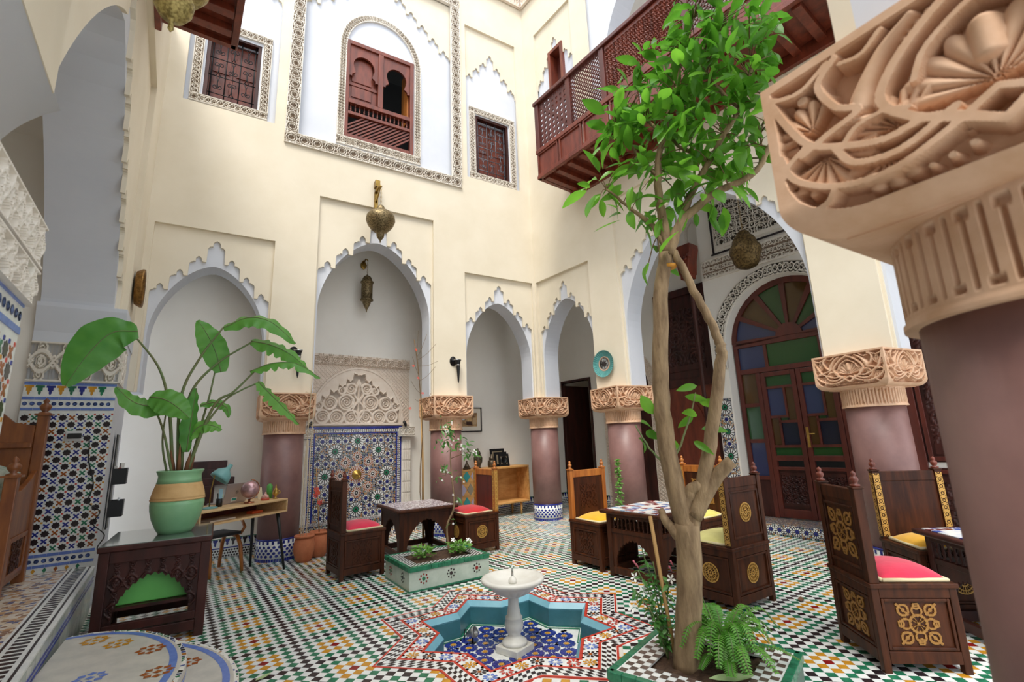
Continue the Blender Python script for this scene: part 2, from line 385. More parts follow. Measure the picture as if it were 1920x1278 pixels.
# --- wall C (left)
mb = MB(MC)
zC, zD = 7.8, 5.7          # the left and near ranges are lower than the two walls in view
CW = cut_poly(1.0, 7.72, 3.02, zC, [arch_pts(2.66, 6.42, 3.02, 3.05, 5.1, p=1.35, q=1.25)])
mb.prism(cut_poly(1.0, 7.72, 3.02, zC, [rect(2.5, 6.6, 3.02, 5.95)]), .05, .11)
WC = struct('wall_left', mb, [CREAM], 'cream left courtyard wall with a tall arch over the raised platform')
mb = MB(MC); mb.prism(cut_poly(1.0, 7.72, 3.02, zC, [[(2.66, 3.02)]+[p_ for p_ in arch_pts(2.66, 6.42, 3.02, 3.05, 5.1, p=1.35, q=1.25)[1:-1] if p_[0] < 4.4]+[p_ for p_ in crest_pts(2.6, 6.48, 3.02, 3.3, 5.6, 8) if p_[0] > 4.45]]), .11, .15); struct('crest_panel', mb, [CREAM], '', WC)
mb = MB(MC); mb.prism(CW, .15, .72); struct('arch_band', mb, [WHITE], '', WC)
mb = MB(MC)                                    # lower far pier, slimmer than the corbelled wall above it
mb.box(6.46, 7.72, .04, .74, 0, 2.98); mb.prism([(6.46, 2.75), (6.40, 3.0), (6.40, 3.04), (7.72, 3.04), (7.72, 2.75)], .03, .74)
struct('pier', mb, [WHITE], '', WC)
mb = MB(MC); mb.box(1.0, 2.44, .02, .74, .44, 2.4); mb.box(1.0, 2.40, .2, .74, 2.4, 2.9)
q_ = np.linspace(0, 1, 14); Pn = []
for a in q_: Pn.append([(1.0, .2-.15*a**2.2, 2.4+.63*a), (2.40+.24*a**2.2, .2-.15*a**2.2, 2.4+.63*a), (2.40+.24*a**2.2, .74, 2.4+.63*a)])
mb.grid(np.array(Pn), 0, True)
struct('pier', mb, [WHITE], '', WC)
# left gallery: platform, rear wall, ceiling
mb = MB(MC); mb.box(-.6, 6.46, .04, 2.75, .0, .425); PL = struct('floor_platform', mb, [GROUT], 'raised mosaic platform of the left gallery with a tiled riser')
mb = MB(MC); mb.box(6.5, 6.7, .7, 2.8, 0, 4.95); struct('wall_gallery_far_end', mb, [GREYW], 'far end wall of the left gallery')
mb = MB(MC); mb.box(-1, 8.0, 2.7, 2.85, 0, 4.9); struct('wall_gallery_left', mb, [GREYW], 'rear plaster wall of the left gallery')
mb = MB(MC); mb.box(-1.2, -1, -.3, 2.85, 0, 4.95); struct('wall_gallery_end', mb, [GREYW], 'end wall of the left gallery')
mb = MB(MC); mb.box(-1, 8.0, .7, 2.85, 4.85, 4.95); struct('ceiling_left', mb, [GREYW], 'plaster ceiling of the left gallery')
# --- wall D (front, around the camera)
mb = MB(MD); mb.prism(cut_poly(-6.2, .6, ZB, 5.6, [arch_pts(-5.6, -1.70, ZB, 3.3, 4.9), arch_pts(-1.09, .42, ZB, 3.4, 4.7)]), .04, .44, mi=0)
mb.prism(cut_poly(-6.2, .6, ZB, 5.6, [arch_pts(-5.6, -1.70, ZB, 3.3, 4.9), arch_pts(-1.09, .42, ZB, 3.4, 4.7)]), 0, .04, mi=1)
mb.box(-6.2, .6, -.02, .42, zD-.12, zD, 1); struct('wall_front', mb, [WHITE, CREAM], 'cream wall above the near arcade whose pier rests on the big carved capital')
# --- galleries A and B: rear walls and ceilings
mb = MB(MG); mb.box(-1.4, 9.2, 0, .12, 0, 5.5)
struct('wall_gallery_back', mb, [GREYW], 'plain grey rear wall of the shallow back gallery')
mb = MB(MA); mb.box(-1.2, 8.6, .44, 2.1, 5.45, 5.55); struct('ceiling_back', mb, [GREYW], 'plaster ceiling of the back gallery')
mb = MB(MBw); mb.box(-.1, 7.3, .44, 2.1, 5.85, 5.95); struct('ceiling_right', mb, [GREYW], 'plaster ceiling of the right gallery')
mb = MB(MBw); holed(mb, -2.2, 7.3, 0, 5.9, 2.0, 2.12, [(2.86, 4.9, 0, 2.4), (-1.45, -.55, 0, 2.8)])
WGB = struct('wall_gallery_right', mb, [GREYW], 'rear wall of the right gallery around the stained glass door')
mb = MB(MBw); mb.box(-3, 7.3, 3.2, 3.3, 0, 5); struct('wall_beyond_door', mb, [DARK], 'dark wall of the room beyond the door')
# ---------------------------------------------------------------- columns with carved capitals
def cap_relief(U, V):
    """height 0..1 on the capital face, U in -1..1 (symmetric), V in 0..1"""
    u = np.abs(U)*1.0; a = 1.95      # face is about twice as wide as high
    x, y = u*a/2*1.0, V*1.0          # x 0..~1, y 0..1
    h = np.zeros_like(U)
    def st(P, w, hh=1.): nonlocal h; h = np.maximum(h, ridge(seg_dist(x, y, catmull(P, 14)), w)*hh)
    h = np.maximum(h, fan(x, y, .0, .36, .42, .15, PI-.15, 9)*.8)
    h = np.maximum(h, fan(x, y, .36, .34, .26, .35, 2.4, 8)*.8)
    h = np.maximum(h, fan(x, y, .74, .60, .24, -.2, 2.3, 6)*.85)
    h = np.maximum(h, fan(x, y, .70, .38, .27, PI*.95, PI*1.95, 8)*.8)
    h = np.maximum(h, fan(x, y, .44, .20, .2, PI*1.05, PI*2.1, 6)*.7)
    st([(.0, .98), (.16, .88), (.32, .72), (.40, .54), (.30, .36), (.10, .2), (0, .12)], .035)
    st([(0, .12), (.22, .30), (.42, .30), (.60, .38), (.76, .50), (.86, .72), (.93, .96)], .032)
    st([(0, .30), (.2, .18), (.42, .10), (.66, .14), (.86, .30), (.92, .5)], .03)
    st([(.14, .30), (.36, .20), (.56, .24), (.64, .40)], .03)
    st([(.56, .98), (.66, .86), (.60, .66), (.50, .56), (.66, .50), (.80, .44)], .03)
    st([(.60, .98), (.74, .90), (.86, .92), (.95, .99)], .024); st([(.76, .50), (.88, .42), (.96, .28)], .026); st([(.34, .98), (.44, .90), (.54, .92)], .022)
    st([(.26, .56), (.20, .70), (.08, .80), (0, .84)], .024); st([(.60, .38), (.52, .46), (.40, .47), (.30, .42)], .022); st([(.66, .14), (.74, .06), (.86, .05)], .022)
    h = np.maximum(h, fan(x, y, .90, .74, .16, -1.2, 1.4, 5)*.75); h = np.maximum(h, fan(x, y, .20, .84, .15, .2, 2.6, 5)*.75); h = np.maximum(h, fan(x, y, .12, .16, .16, .2, 2.2, 5)*.65)
    # fat bulb leaf
    D = seg_dist(x, y, catmull([(.22, .97), (.36, .86), (.47, .68), (.50, .58)]))
    wv = np.interp(y, [.5, .62, .8, 1.], [.075, .085, .06, .03]); h = np.maximum(h, np.sqrt(np.clip(1-(D/wv)**2, 0, 1)))
    D = seg_dist(x, y, catmull([(.44, .47), (.55, .52), (.62, .50)])); h = np.maximum(h, np.sqrt(np.clip(1-(D/.045)**2, 0, 1))*.9)
    D = seg_dist(x, y, [(.0, .52), (.0, .70)]); h = np.maximum(h, np.sqrt(np.clip(1-(D/(.075*np.clip(1.6-np.abs(y-.6)*6, .2, 1)))**2, 0, 1)))
    for (cx, cy, r) in ((.12, .08, .03), (.2, .06, .03), (.28, .05, .025), (.66, .92, .06), (.76, .84, .05)): h = np.maximum(h, np.clip((r-np.hypot(x-cx, y-cy))/(.4*r), 0, 1)*.8)
    return h
CAP_W, CAP_H = .365, .385
def capital_mesh(nu, nv):
    mb = MB(); vv = np.linspace(0, 1, nv); uu = np.linspace(-1, 1, nu); U, V = np.meshgrid(uu, vv, indexing='ij')
    r = .085; z = V*CAP_H
    inset = np.where(z < r, r-np.sqrt(np.clip(r*r-(r-z)**2, 0, None)), 0)
    hw = CAP_W-inset; rel = cap_relief(U, np.clip((V-.10)/.84, 0, 1))
    # rounded frame mask: inside the cartouche the ground is sunk
    X = np.abs(U)*CAP_W; cr = .12
    qx = X-(CAP_W-.022-cr); qz = np.where(z < .2, (.034+cr)-z, z-(CAP_H-.022-.03))
    dist = np.where(z < .2, np.hypot(np.maximum(qx, 0), np.maximum(qz, 0))-cr, np.maximum(X-(CAP_W-.022), z-(CAP_H-.02)))
    inside = np.clip(-dist/.006, 0, 1)
    depth = .05*inside*(1-rel)
    y = -(hw-depth); x = U*hw
    for k in range(4):
        a = k*PI/2; c, s = math.cos(a), math.sin(a)
        P = np.stack([x*c-y*s, x*s+y*c, z], -1); mb.grid(P, 0, False)
    w0 = CAP_W-r
    mb.box(-w0, w0, -w0, w0, -.004, .05); mb.box(-CAP_W+.002, CAP_W-.002, -CAP_W+.002, CAP_W-.002, CAP_H-.012, CAP_H)
    me_o = mb.build('capital', [STONE]); me = me_o.data; bpy.data.objects.remove(me_o); return me
CAP_HI, CAP_LO = capital_mesh(330, 165), capital_mesh(130, 64)
def neck_mesh(nf, nth, nz):
    mb = MB(); th = np.linspace(0, 2*PI, nth+1); zz = np.linspace(0, .20, nz); T, Z = np.meshgrid(th, zz, indexing='ij')
    ph = (T*nf/(2*PI)) % 1.; k = np.floor(T*nf/(2*PI)) % 2
    lo = np.where(k == 0, .03, .05); hi = np.where(k == 0, .165, .18)
    g = np.clip((.17-np.abs(ph-.5))/.06, 0, 1)*((Z > lo) & (Z < hi))
    g = np.maximum(g, np.where(k == 0, np.clip((.42-np.abs(ph-.5))/.1, 0, 1)*((Z > .165) & (Z < .178)), np.clip((.42-np.abs(ph-.5))/.1, 0, 1)*((Z > .03) & (Z < .045))))
    rr = .287-.018*g+np.where(Z < .015, .006, 0)
    mb.grid(np.stack([rr*np.cos(T), rr*np.sin(T), Z], -1), 0, True)
    mb.lathe([(.0, 0), (.292, 0), (.292, .012)], 48)
    o = mb.build('neck', [STONE]); me = o.data; bpy.data.objects.remove(o); return me
NECK_HI, NECK_LO = neck_mesh(60, 960, 36), neck_mesh(60, 480, 20)
mb = MB(); mb.lathe([(.27, .26), (.272, 1.0), (.268, 1.72), (0, 1.72)], 64); SH = mb.build('shaft', [MAUVE]); SHAFT = SH.data; bpy.data.objects.remove(SH)
def collar_mesh():
    mb = MB(); n = 26
    mb.lathe([(.276, 0), (.276, .285)], 64, mi=0); mb.lathe([(.276, .285), (.262, .292)], 64, mi=0)
    pit = 2*PI/n
    for row in range(4):
        for i in range(n):
            a = (i+.5*(row % 2))*pit; z = .075+row*.038; P = []
            for k in range(8):
                b = k*PI/4+PI/8; rr = .0215 if True else 0
                aa = a+math.cos(b)*rr/.278; P.append((.2785*math.cos(aa), .2785*math.sin(aa), z+math.sin(b)*rr*.9))
            mb.add(P, [tuple(range(8))], 1)
    for i in range(n*2):
        a = (i+.5)*pit/2
        for z0, z1 in ((.0, .04), (.225, .265)):
            if (i % 2 == 0) or z0 == 0:
                h = pit*.42/2*1.0
                mb.add([(.2785*math.cos(a-h), .2785*math.sin(a-h), z0), (.2785*math.cos(a+h), .2785*math.sin(a+h), z0), (.2785*math.cos(a+h), .2785*math.sin(a+h), z1), (.2785*math.cos(a-h), .2785*math.sin(a-h), z1)], [(0, 1, 2, 3)], 1)
    mb.lathe([(.2785, .268), (.2785, .288)], 64, mi=1)
    o = mb.build('base_collar', [T_W, T_B]); me = o.data; bpy.data.objects.remove(o); return me
COLLAR = collar_mesh()
def column(x, y, rz, label, hi=False):
    t = thing('column', label, None, (x, y, 0), rz, 'carved courtyard columns', 'structure')
    link('shaft', SHAFT, t); link('neck', NECK_HI if hi else NECK_LO, t, (0, 0, 1.70)); link('capital', CAP_HI if hi else CAP_LO, t, (0, 0, 1.895))
    link('base_collar', COLLAR, t)
    return t
def wp(M, s, d, z=0): return tuple(M @ Vector((s, d, z)))
column(.79, 7.82, 0, 'mauve column with carved capital behind the desk')
column(3.37, 7.82, 0, 'mauve column with carved capital behind the slim flowering shrub')
column(5.47, 7.82, -SK/2, 'mauve corner column with sunlit carved capital and blue dotted base')
p = wp(MBw, 1.83, .22); column(p[0], p[1], -SK, 'mauve column with carved capital under the green wall plate')
p = wp(MBw, 5.28, .22); column(p[0], p[1], -SK, 'mauve column with carved capital beside the stained glass door')
column(1.395, .15, 0, 'large close mauve column with a big carved capital', True)
# ---------------------------------------------------------------- floor of diamond tiles and star fountain pool
SC_ = (2.196, 3.714); SA = R(2.84)
def star(Rr, inner=.7654):
    out = []
    for k in range(16):
        a = SA+k*PI/8; r = Rr if k % 2 == 0 else Rr*inner; out.append((SC_[0]+r*math.cos(a), SC_[1]+r*math.sin(a)))
    return out
def in_poly(x, y, P):
    c = False; n = len(P); j = n-1
    for i in range(n):
        if (P[i][1] > y) != (P[j][1] > y) and x < (P[j][0]-P[i][0])*(y-P[i][1])/(P[j][1]-P[i][1])+P[i][0]: c = not c
        j = i
    return c
S1 = star(1.19)
bm = bmesh.new()
def loop(pts, z=-.006):
    vs = [bm.verts.new((x, y, z)) for x, y in pts]; return [bm.edges.new((vs[i], vs[(i+1) % len(vs)])) for i in range(len(vs))]
E1 = loop([(-1.4, -2.6), (9.5, -2.6), (9.5, 10.4), (-1.4, 10.4)]); E2 = loop(star(.80))
bmesh.ops.triangle_fill(bm, use_beauty=True, edges=E1+E2)
for f in bm.faces:
    if f.normal.z < 0: f.normal_flip()
me = bpy.data.meshes.new('floor'); bm.to_mesh(me); bm.free(); me.materials.append(GROUT)
FLOOR = tag(link('floor', me), 'courtyard floor of small white black green and ochre diamond tiles', None, None, 'structure')
FU = R(3.9); fo = np.array((.839, 4.708)); PITCH = .495/6; eu = np.array((math.cos(FU), math.sin(FU))); ev = np.array((-math.sin(FU), math.cos(FU)))
hd = PITCH/2*.965
def tile_mesh(m):
    mb = MB(); t = hd; b = hd*1.0
    mb.add([(b, 0, -.006), (0, b, -.006), (-b, 0, -.006), (0, -b, -.006), (t, 0, 0), (0, t, 0), (-t, 0, 0), (0, -t, 0)], [(4, 5, 6, 7), (0, 1, 5, 4), (1, 2, 6, 5), (2, 3, 7, 6), (3, 0, 4, 7)])
    o = mb.build('floor_tile', [m], rz=0); me = o.data; bpy.data.objects.remove(o); return me
TM = [T_W, T_K, T_G, T_Y, T_R]; TMESH = [tile_mesh(m) for m in TM]
def cheb(m, n):
    f = lambda k: min(k % 6, 6-k % 6)
    return max(f(m), f(n))
KEEP_OUT = []   # rectangles (cx, cy, hx, hy, rz) filled by planters
KEEP_OUT.append((2.223, 5.454, .47, .37, R(2.3))); KEEP_OUT.append((2.41, 1.98, .40, .40, R(19.9)))
tiles = []
for m in range(-60, 110):
    for n in range(-90, 72):
        for half in (0, 1):
            c = fo+eu*(m+.5*half)*PITCH+ev*(n+.5*half)*PITCH
            x, y = c
            if y < -1.2 or y > 8.4+.125*x-.02 or x > 8.0 or x < -.50-.07*y: continue
            if x > 7.0+.1*(4.2-y) and y < 6: continue
            if x < .6 and y < 1.6: continue
            if (x-SC_[0])**2+(y-SC_[1])**2 < 1.45 and in_poly(x, y, S1): continue
            skip = False
            for cx, cy, hx, hy, rz in KEEP_OUT:
                dx, dy = x-cx, y-cy; a = dx*math.cos(rz)+dy*math.sin(rz); b = -dx*math.sin(rz)+dy*math.cos(rz)
                if abs(a) < hx and abs(b) < hy: skip = True
            if skip: continue
            ci = 0 if half else {0: 4, 1: 3, 2: 2, 3: 1}[cheb(m, n)]
            tiles.append((x, y, ci))
def in_view(x, y):
    # roughly inside the photograph's lower edge and not behind the furniture
    az = math.degrees(math.atan2(x, y)); d = math.hypot(x, y)
    return -12 < az < 69 and d*math.cos(R(az-31.5)) > 2.75
vis = sorted([t for t in tiles if in_view(t[0], t[1])], key=lambda t: t[0]**2+t[1]**2)
near = vis[:300]; ns = set(near)
for x, y, ci in near: link('floor_tile', TMESH[ci], FLOOR, (x, y, 0), FU)
rest = [t for t in tiles if t not in ns]
q = np.array([(t[0], t[1]) for t in rest]); ci = np.array([t[2] for t in rest])
B8 = np.array([(hd, 0, -.006), (0, hd, -.006), (-hd, 0, -.006), (0, -hd, -.006), (hd, 0, 0), (0, hd, 0), (-hd, 0, 0), (0, -hd, 0)])
rot = np.array([[math.cos(FU), -math.sin(FU), 0], [math.sin(FU), math.cos(FU), 0], [0, 0, 1]]); B8 = B8@rot.T
Vv = (B8[None]+np.concatenate([q, rng.uniform(-.0004, .0004, (len(q), 1))], 1)[:, None, :]).reshape(-1, 3)
F5 = np.array([(4, 5, 6, 7), (0, 1, 5, 4), (1, 2, 6, 5), (2, 3, 7, 6), (3, 0, 4, 7)]); Ff = (F5[None]+np.arange(len(q))[:, None, None]*8).reshape(-1, 4)
me = bpy.data.meshes.new('tile_field'); me.from_pydata(Vv.tolist(), [], Ff.tolist())
for m in TM: me.materials.append(m)
me.polygons.foreach_set('material_index', np.repeat(ci, 5).tolist()); me.update()
link('tile_field', me, FLOOR)['kind'] = 'stuff'
# --- star pool
POOL = thing('star_pool', 'sunken eight pointed star pool edged with mosaic flowers and red lines', 'pool', (0, 0, 0))
def ring(name, r0, r1, m, z0, z1=None, th=.01, i0=.7654, i1=.7654):
    z1 = z0 if z1 is None else z1; a, b = star(r0, i0), star(r1, i1); mb = MB(); n = 16
    V = [(x, y, z0) for x, y in a]+[(x, y, z1) for x, y in b]+[(x, y, z0-th) for x, y in a]+[(x, y, z1-th) for x, y in b]
    F = []
    for i in range(n):
        j = (i+1) % n; F += [(i, j, n+j, n+i), (2*n+i, 2*n+j, j, i), (n+i, n+j, 3*n+j, 3*n+i)]
    mb.add(V, F); return mb.build(name, [m], POOL)
ring('outer_red_line', 1.19, 1.168, T_RL, .003); ring('checker_band', 1.168, 1.014, T_W, .0025); ring('middle_red_line', 1.014, .982, T_RL, .003)
ring('flower_band', .982, .835, T_W, .0025); ring('inner_red_line', .835, .80, T_RL, .003); ring('pool_rim', .80, .755, T_TL, .0, -.045)
PD = -.20
mb = MB(); a = star(.755); V = [(x, y, -.045) for x, y in a]+[(x, y, PD) for x, y in a]; mb.add(V, [(i, i+16, (i+1) % 16+16, (i+1) % 16) for i in range(16)]); mb.build('pool_wall', [T_T], POOL)
mb = MB(); mb.add([(SC_[0], SC_[1], PD)]+[(x, y, PD) for x, y in a], [(0, i+1, (i+1) % 16+1) for i in range(16)]); mb.build('pool_floor', [T_W], POOL)
ring('pool_floor_border', .755, .70, T_G, PD+.006, th=.008); ring('pool_floor_line', .725, .715, T_W, PD+.009, th=.002)
# black diamonds of the checker band, too small to pick apart
mb = MB(); oc = star(1.163); ic = star(1.02)
for k in range(16):
    A, Bq, Cq, Dq = [np.array(p) for p in (oc[k], oc[(k+1) % 16], ic[(k+1) % 16], ic[k])]
    nn = 13
    for r_ in range(3):
        for i in range(nn):
            tu, tv = (i+.5)/nn, (r_+.5)/3; hu, hv = .46/nn, .47/3
            if (i+r_) % 2: continue
            f = lambda a_, b_: tuple((A*(1-a_)+Bq*a_)*(1-b_)+(Dq*(1-a_)+Cq*a_)*b_)+(.0042,)
            mb.add([f(tu-hu, tv-hv), f(tu+hu, tv-hv), f(tu+hu, tv+hv), f(tu-hu, tv+hv)], [(3, 2, 1, 0)])
mb.build('checker_pieces', [T_K], POOL)['kind'] = 'stuff'
def flower_mesh(m, mc, r=.05, n=8):
    mb = MB(); 
    for k in range(n):
        a = 2*PI*k/n; P = [(r*.30, 0), (r*.6, r*.19), (r*.98, r*.17), (r*.98, -r*.17), (r*.6, -r*.19)]
        mb.add([(p[0]*math.cos(a)-p[1]*math.sin(a), p[0]*math.sin(a)+p[1]*math.cos(a), .003) for p in P], [tuple(range(4, -1, -1))[::-1]], 0)
    mb.add([(r*.3*math.cos(2*PI*k/8), r*.3*math.sin(2*PI*k/8), .0035) for k in range(8)], [tuple(range(8))], 1)
    o = mb.build('mosaic_flower', [m, mc]); me = o.data; bpy.data.objects.remove(o); return me
FM = [flower_mesh(*q) for q in ((T_Y, T_Y), (T_K, T_O), (T_S, T_W), (T_RL, T_W))]
mid = star(.91); n_ = 0; oc2, ic2 = star(.975), star(.842)
dots = MB()
for k in range(16):
    A, Bq = np.array(mid[k]), np.array(mid[(k+1) % 16])
    for i in range(3):
        t = (i+.15)/3 if True else 0
        c = A*(1-t)+Bq*t; link('mosaic_flower', FM[n_ % 4], POOL, (c[0], c[1], .0015), random.random()); n_ += 1
    for (P_, Q_) in ((oc2[k], oc2[(k+1) % 16]), (ic2[k], ic2[(k+1) % 16])):
        P_, Q_ = np.array(P_), np.array(Q_); L_ = np.linalg.norm(P_-Q_)
        for i in range(int(L_/.06)):
            c = P_+(Q_-P_)*(i+.5)/int(L_/.06); dots.lathe([(.011, .0042), (0, .0042)], 7, (c[0], c[1], 0), smooth=False)
dots.build('mosaic_dots', [T_O], POOL)['kind'] = 'stuff'
FB = flower_mesh(T_B, T_Y, .078, 12)
pf = star(.66)
for i in range(-6, 7):
    for j in range(-6, 7):
        c = (SC_[0]+(i+.5*(j % 2))*.158+.03, SC_[1]+j*.138)
        if in_poly(c[0], c[1], pf) and (c[0]-SC_[0])**2+(c[1]-SC_[1])**2 > .02: link('pool_flower', FB, POOL, (c[0], c[1], PD+.001), i*.7+j)
mb = MB()
for k in range(90):
    a = random.uniform(0, 2*PI); r_ = .6*math.sqrt(random.random()); mb.lathe([(.018, PD+.003), (0, PD+.003)], 6, (SC_[0]+r_*math.cos(a), SC_[1]+r_*math.sin(a), 0), mi=k % 3, smooth=False)
mb.build('pool_mosaic_dots', [T_O, T_S, T_Y], POOL)['kind'] = 'stuff'
# ---------------------------------------------------------------- upper windows, carved bands, balconies
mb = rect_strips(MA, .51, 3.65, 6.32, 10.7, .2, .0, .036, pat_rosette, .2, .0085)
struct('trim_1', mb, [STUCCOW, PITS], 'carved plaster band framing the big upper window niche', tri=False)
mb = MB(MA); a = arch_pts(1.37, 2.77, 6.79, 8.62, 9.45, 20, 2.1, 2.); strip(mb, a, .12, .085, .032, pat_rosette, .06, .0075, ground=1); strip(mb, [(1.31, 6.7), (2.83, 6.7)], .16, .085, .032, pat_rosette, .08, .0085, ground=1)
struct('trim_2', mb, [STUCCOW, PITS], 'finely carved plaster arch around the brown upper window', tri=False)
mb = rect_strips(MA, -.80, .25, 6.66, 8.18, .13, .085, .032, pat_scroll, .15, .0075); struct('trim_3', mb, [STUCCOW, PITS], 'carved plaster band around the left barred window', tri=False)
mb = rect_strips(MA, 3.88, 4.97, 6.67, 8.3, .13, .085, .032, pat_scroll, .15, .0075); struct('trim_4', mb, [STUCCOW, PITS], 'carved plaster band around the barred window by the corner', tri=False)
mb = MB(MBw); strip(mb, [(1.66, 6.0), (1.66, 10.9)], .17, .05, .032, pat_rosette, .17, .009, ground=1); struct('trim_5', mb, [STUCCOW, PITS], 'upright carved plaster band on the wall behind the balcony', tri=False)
# cornice
mb = MB(MA); strip(mb, [(-1.0, 11.45), (5.2, 11.45)], .35, -.05, .03, lambda u, v: np.maximum(ridge(np.abs(np.hypot((u-.5), (v-.35))-.3), .07), ridge(np.abs(u-.5), .05)), .22, .02); mb.box(-1.03, 5.4, -.12, .2, 11.6, 11.95)
struct('trim_6', mb, [STUCCO], 'carved cornice along the top of the back wall', tri=False)
mb = MB(MBw); strip(mb, [(.05, 11.45), (7.1, 11.45)], .35, -.05, .03, lambda u, v: np.maximum(ridge(np.abs(np.hypot((u-.5), (v-.35))-.3), .07), ridge(np.abs(u-.5), .05)), .22, .02); mb.box(0, 7.1, -.12, .2, 11.6, 11.95)
struct('trim_7', mb, [STUCCO], 'carved cornice along the top of the right wall', tri=False)
# --- big brown window
def turned(h, r, n=10):
    return [(r*.9, 0), (r*.9, h*.06), (r*.5, h*.1), (r*.55, h*.25), (r, h*.42), (r*.5, h*.55), (r, h*.62), (r*.5, h*.7), (r*.55, h*.88), (r*.9, h*.93), (r*.9, h)]
W = tag(bpy.data.objects.new('window_1', None), 'brown wooden upper window with twin horseshoe openings and slatted sill rail', None, None, 'structure'); COL.objects.link(W); W.matrix_world = MA
x0, x1, z0, z1 = 1.42, 2.69, 6.78, 8.78; xm = (x0+x1)/2
mb = MB()
for a, b, c, d in ((x0, x0+.07, z0, z1), (x1-.07, x1, z0, z1), (x0+.07, x1-.07, z1-.08, z1), (x0+.07, x1-.07, z0, z0+.07), (xm-.045, xm+.045, z0+.78, z1-.08), (x0+.07, x1-.07, z0+.70, z0+.78), (x0+.07, x1-.07, z0+.47, z0+.53)): mb.box(a, b, .06, .16, c, d)
sub('window_frame', mb, [WOODR], W, .006)
for a, b in ((x0+.07, xm-.045), (xm+.045, x1-.07)):
    c = (a+b)/2; hw_ = (b-a)/2; zb = z0+1.28; P = [(a, z1-.08), (a, zb), (a+.05, zb)]
    P += [(a+.05, zb+.04), (a+.11, zb+.09)]
    for i in range(15):
        t = PI*1.12-(PI*1.24)*i/14; P.append((c+math.cos(t)*(hw_-.07), zb+.26+math.sin(t)*(hw_-.07)*1.05))
    P += [(b-.11, zb+.09), (b-.05, zb+.04), (b-.05, zb), (b, zb), (b, z1-.08)]
    mb = MB(); mb.prism(P, .09, .13); sub('horseshoe_plate', mb, [WOODR], W, tri=True)
mb = MB(); a, b = x0+.07, xm-.045; mb.box(a, b, .17, .20, z0+.75, z1-.1)
for zz in ((z0+.9, z0+1.12), (z0+1.22, z1-.3)):
    mb.box(a+.06, b-.1, .155, .17, zz[0], zz[1])
mb.box(a, b, .15, .17, z0+1.13, z0+1.19); sub('shutter', mb, [WOODR], W, .006)
mb = MB(); mb.box(x1-.10, x1-.07, .17, .5, z0+.75, z1-.1); sub('open_shutter', mb, [WOODH], W)
for i in range(14):
    mb = MB(); mb.lathe(turned(.17, .018), 8, (x0+.12+i*(x1-x0-.24)/13, .11, z0+.53)); sub('baluster', mb, [WOODR], W)
lw = x1-x0-.14
for i in range(13):
    mb = MB(); u0 = x0+.07+lw*i/13-.25; a = Vector((u0, 0, z0+.07)); P = []
    sx = .03; pts = [(u0, z0+.07), (u0+.045, z0+.07), (u0+.545, z0+.47), (u0+.5, z0+.47)]
    # clip to the lattice field
    def clip(p, q, X):
        t = (X-p[0])/(q[0]-p[0]); return (X, p[1]+(q[1]-p[1])*t)
    lo, hi = x0+.07, x1-.07; out = []
    for k in range(4):
        p, q = pts[k], pts[(k+1) % 4]
        for X, sgn in ((lo, 1), (hi, -1)): pass
        out.append((p, q))
    poly = pts
    for X, sgn in ((lo, 1), (hi, -1)):
        new = []
        for k in range(len(poly)):
            p, q = poly[k], poly[(k+1) % len(poly)]; ip, iq = (p[0]-X)*sgn >= 0, (q[0]-X)*sgn >= 0
            if ip: new.append(p)
            if ip != iq: new.append(clip(p, q, X))
        poly = new
        if len(poly) < 3: break
    if len(poly) >= 3: mb.prism(poly, .085, .115); sub('lattice_slat', mb, [WOODR], W)
# --- barred windows
def barred(n, M, x0, x1, z0, z1, label, nv=4, nh=4):
    W = tag(bpy.data.objects.new('window_%d' % n, None), label, None, None, 'structure'); COL.objects.link(W); W.matrix_world = M
    mb = MB()
    for a, b, c, d in ((x0, x0+.05, z0, z1), (x1-.05, x1, z0, z1), (x0+.05, x1-.05, z1-.05, z1), (x0+.05, x1-.05, z0, z0+.05)): mb.box(a, b, .1, .2, c, d)
    sub('window_frame', mb, [WOODX], W)
    xm = (x0+x1)/2
    for a, b in ((x0+.05, xm-.004), (xm+.004, x1-.05)):
        mb = MB(); mb.box(a, b, .24, .27, z0+.05, z1-.05); w_ = (b-a)
        mb.box(a+.04, b-.04, .225, .24, z0+.12, z0+.5); mb.box(a+.04, b-.04, .225, .24, z0+.6, z1-.12); sub('shutter', mb, [WOODR], W)
    for i in range(nv):
        x = x0+.08+(x1-x0-.16)*i/(nv-1); mb = MB(); mb.tube([(x, .15, z0+.05), (x, .15, z1-.05)], .009, 6); sub('grille_bar', mb, [IRON if n == 2 else IRONG], W)
    for i in range(nh):
        z = z0+.15+(z1-z0-.3)*i/(nh-1); mb = MB(); mb.tube([(x0+.05, .145, z), (x1-.05, .145, z)], .008, 6); sub('grille_bar', mb, [IRON if n == 2 else IRONG], W)
    cw = (x1-x0-.16)/(nv-1); ch = (z1-z0-.3)/(nh-1)
    spi = [(.42*math.cos(t)*(1-t/9.)*.5, .30*math.sin(t)*(1-t/9.)*.5+.12) for t in np.linspace(0, 7, 14)]
    mb = MB()
    S = [(x_*cw, -.01, z_*ch) for x_, z_ in ([(.0, -.5), (.12, -.3), (.16, -.1)]+spi)]
    mb.tube(S, .006, 5); me_ = mb.build('grille_scroll', [IRON if n == 2 else IRONG]); sm = me_.data; bpy.data.objects.remove(me_)
    for i in range(nv-1):
        for j in range(-1, nh):
            zc = z0+.15+ch*(j+.5)
            if zc < z0+.1 or zc > z1-.1: continue
            for k, sx in ((0, 1), (1, -1)):
                o = link('grille_scroll', sm, W, (x0+.08+cw*(i+.5+.16*(1 if k else -1)), .15, zc)); o.scale = (sx, 1, 1 if (i+j) % 2 else -1)
    return W
barred(2, MA, -.64, .1, 6.78, 8.02, 'dark shuttered upper window behind a black scrolled iron grille')
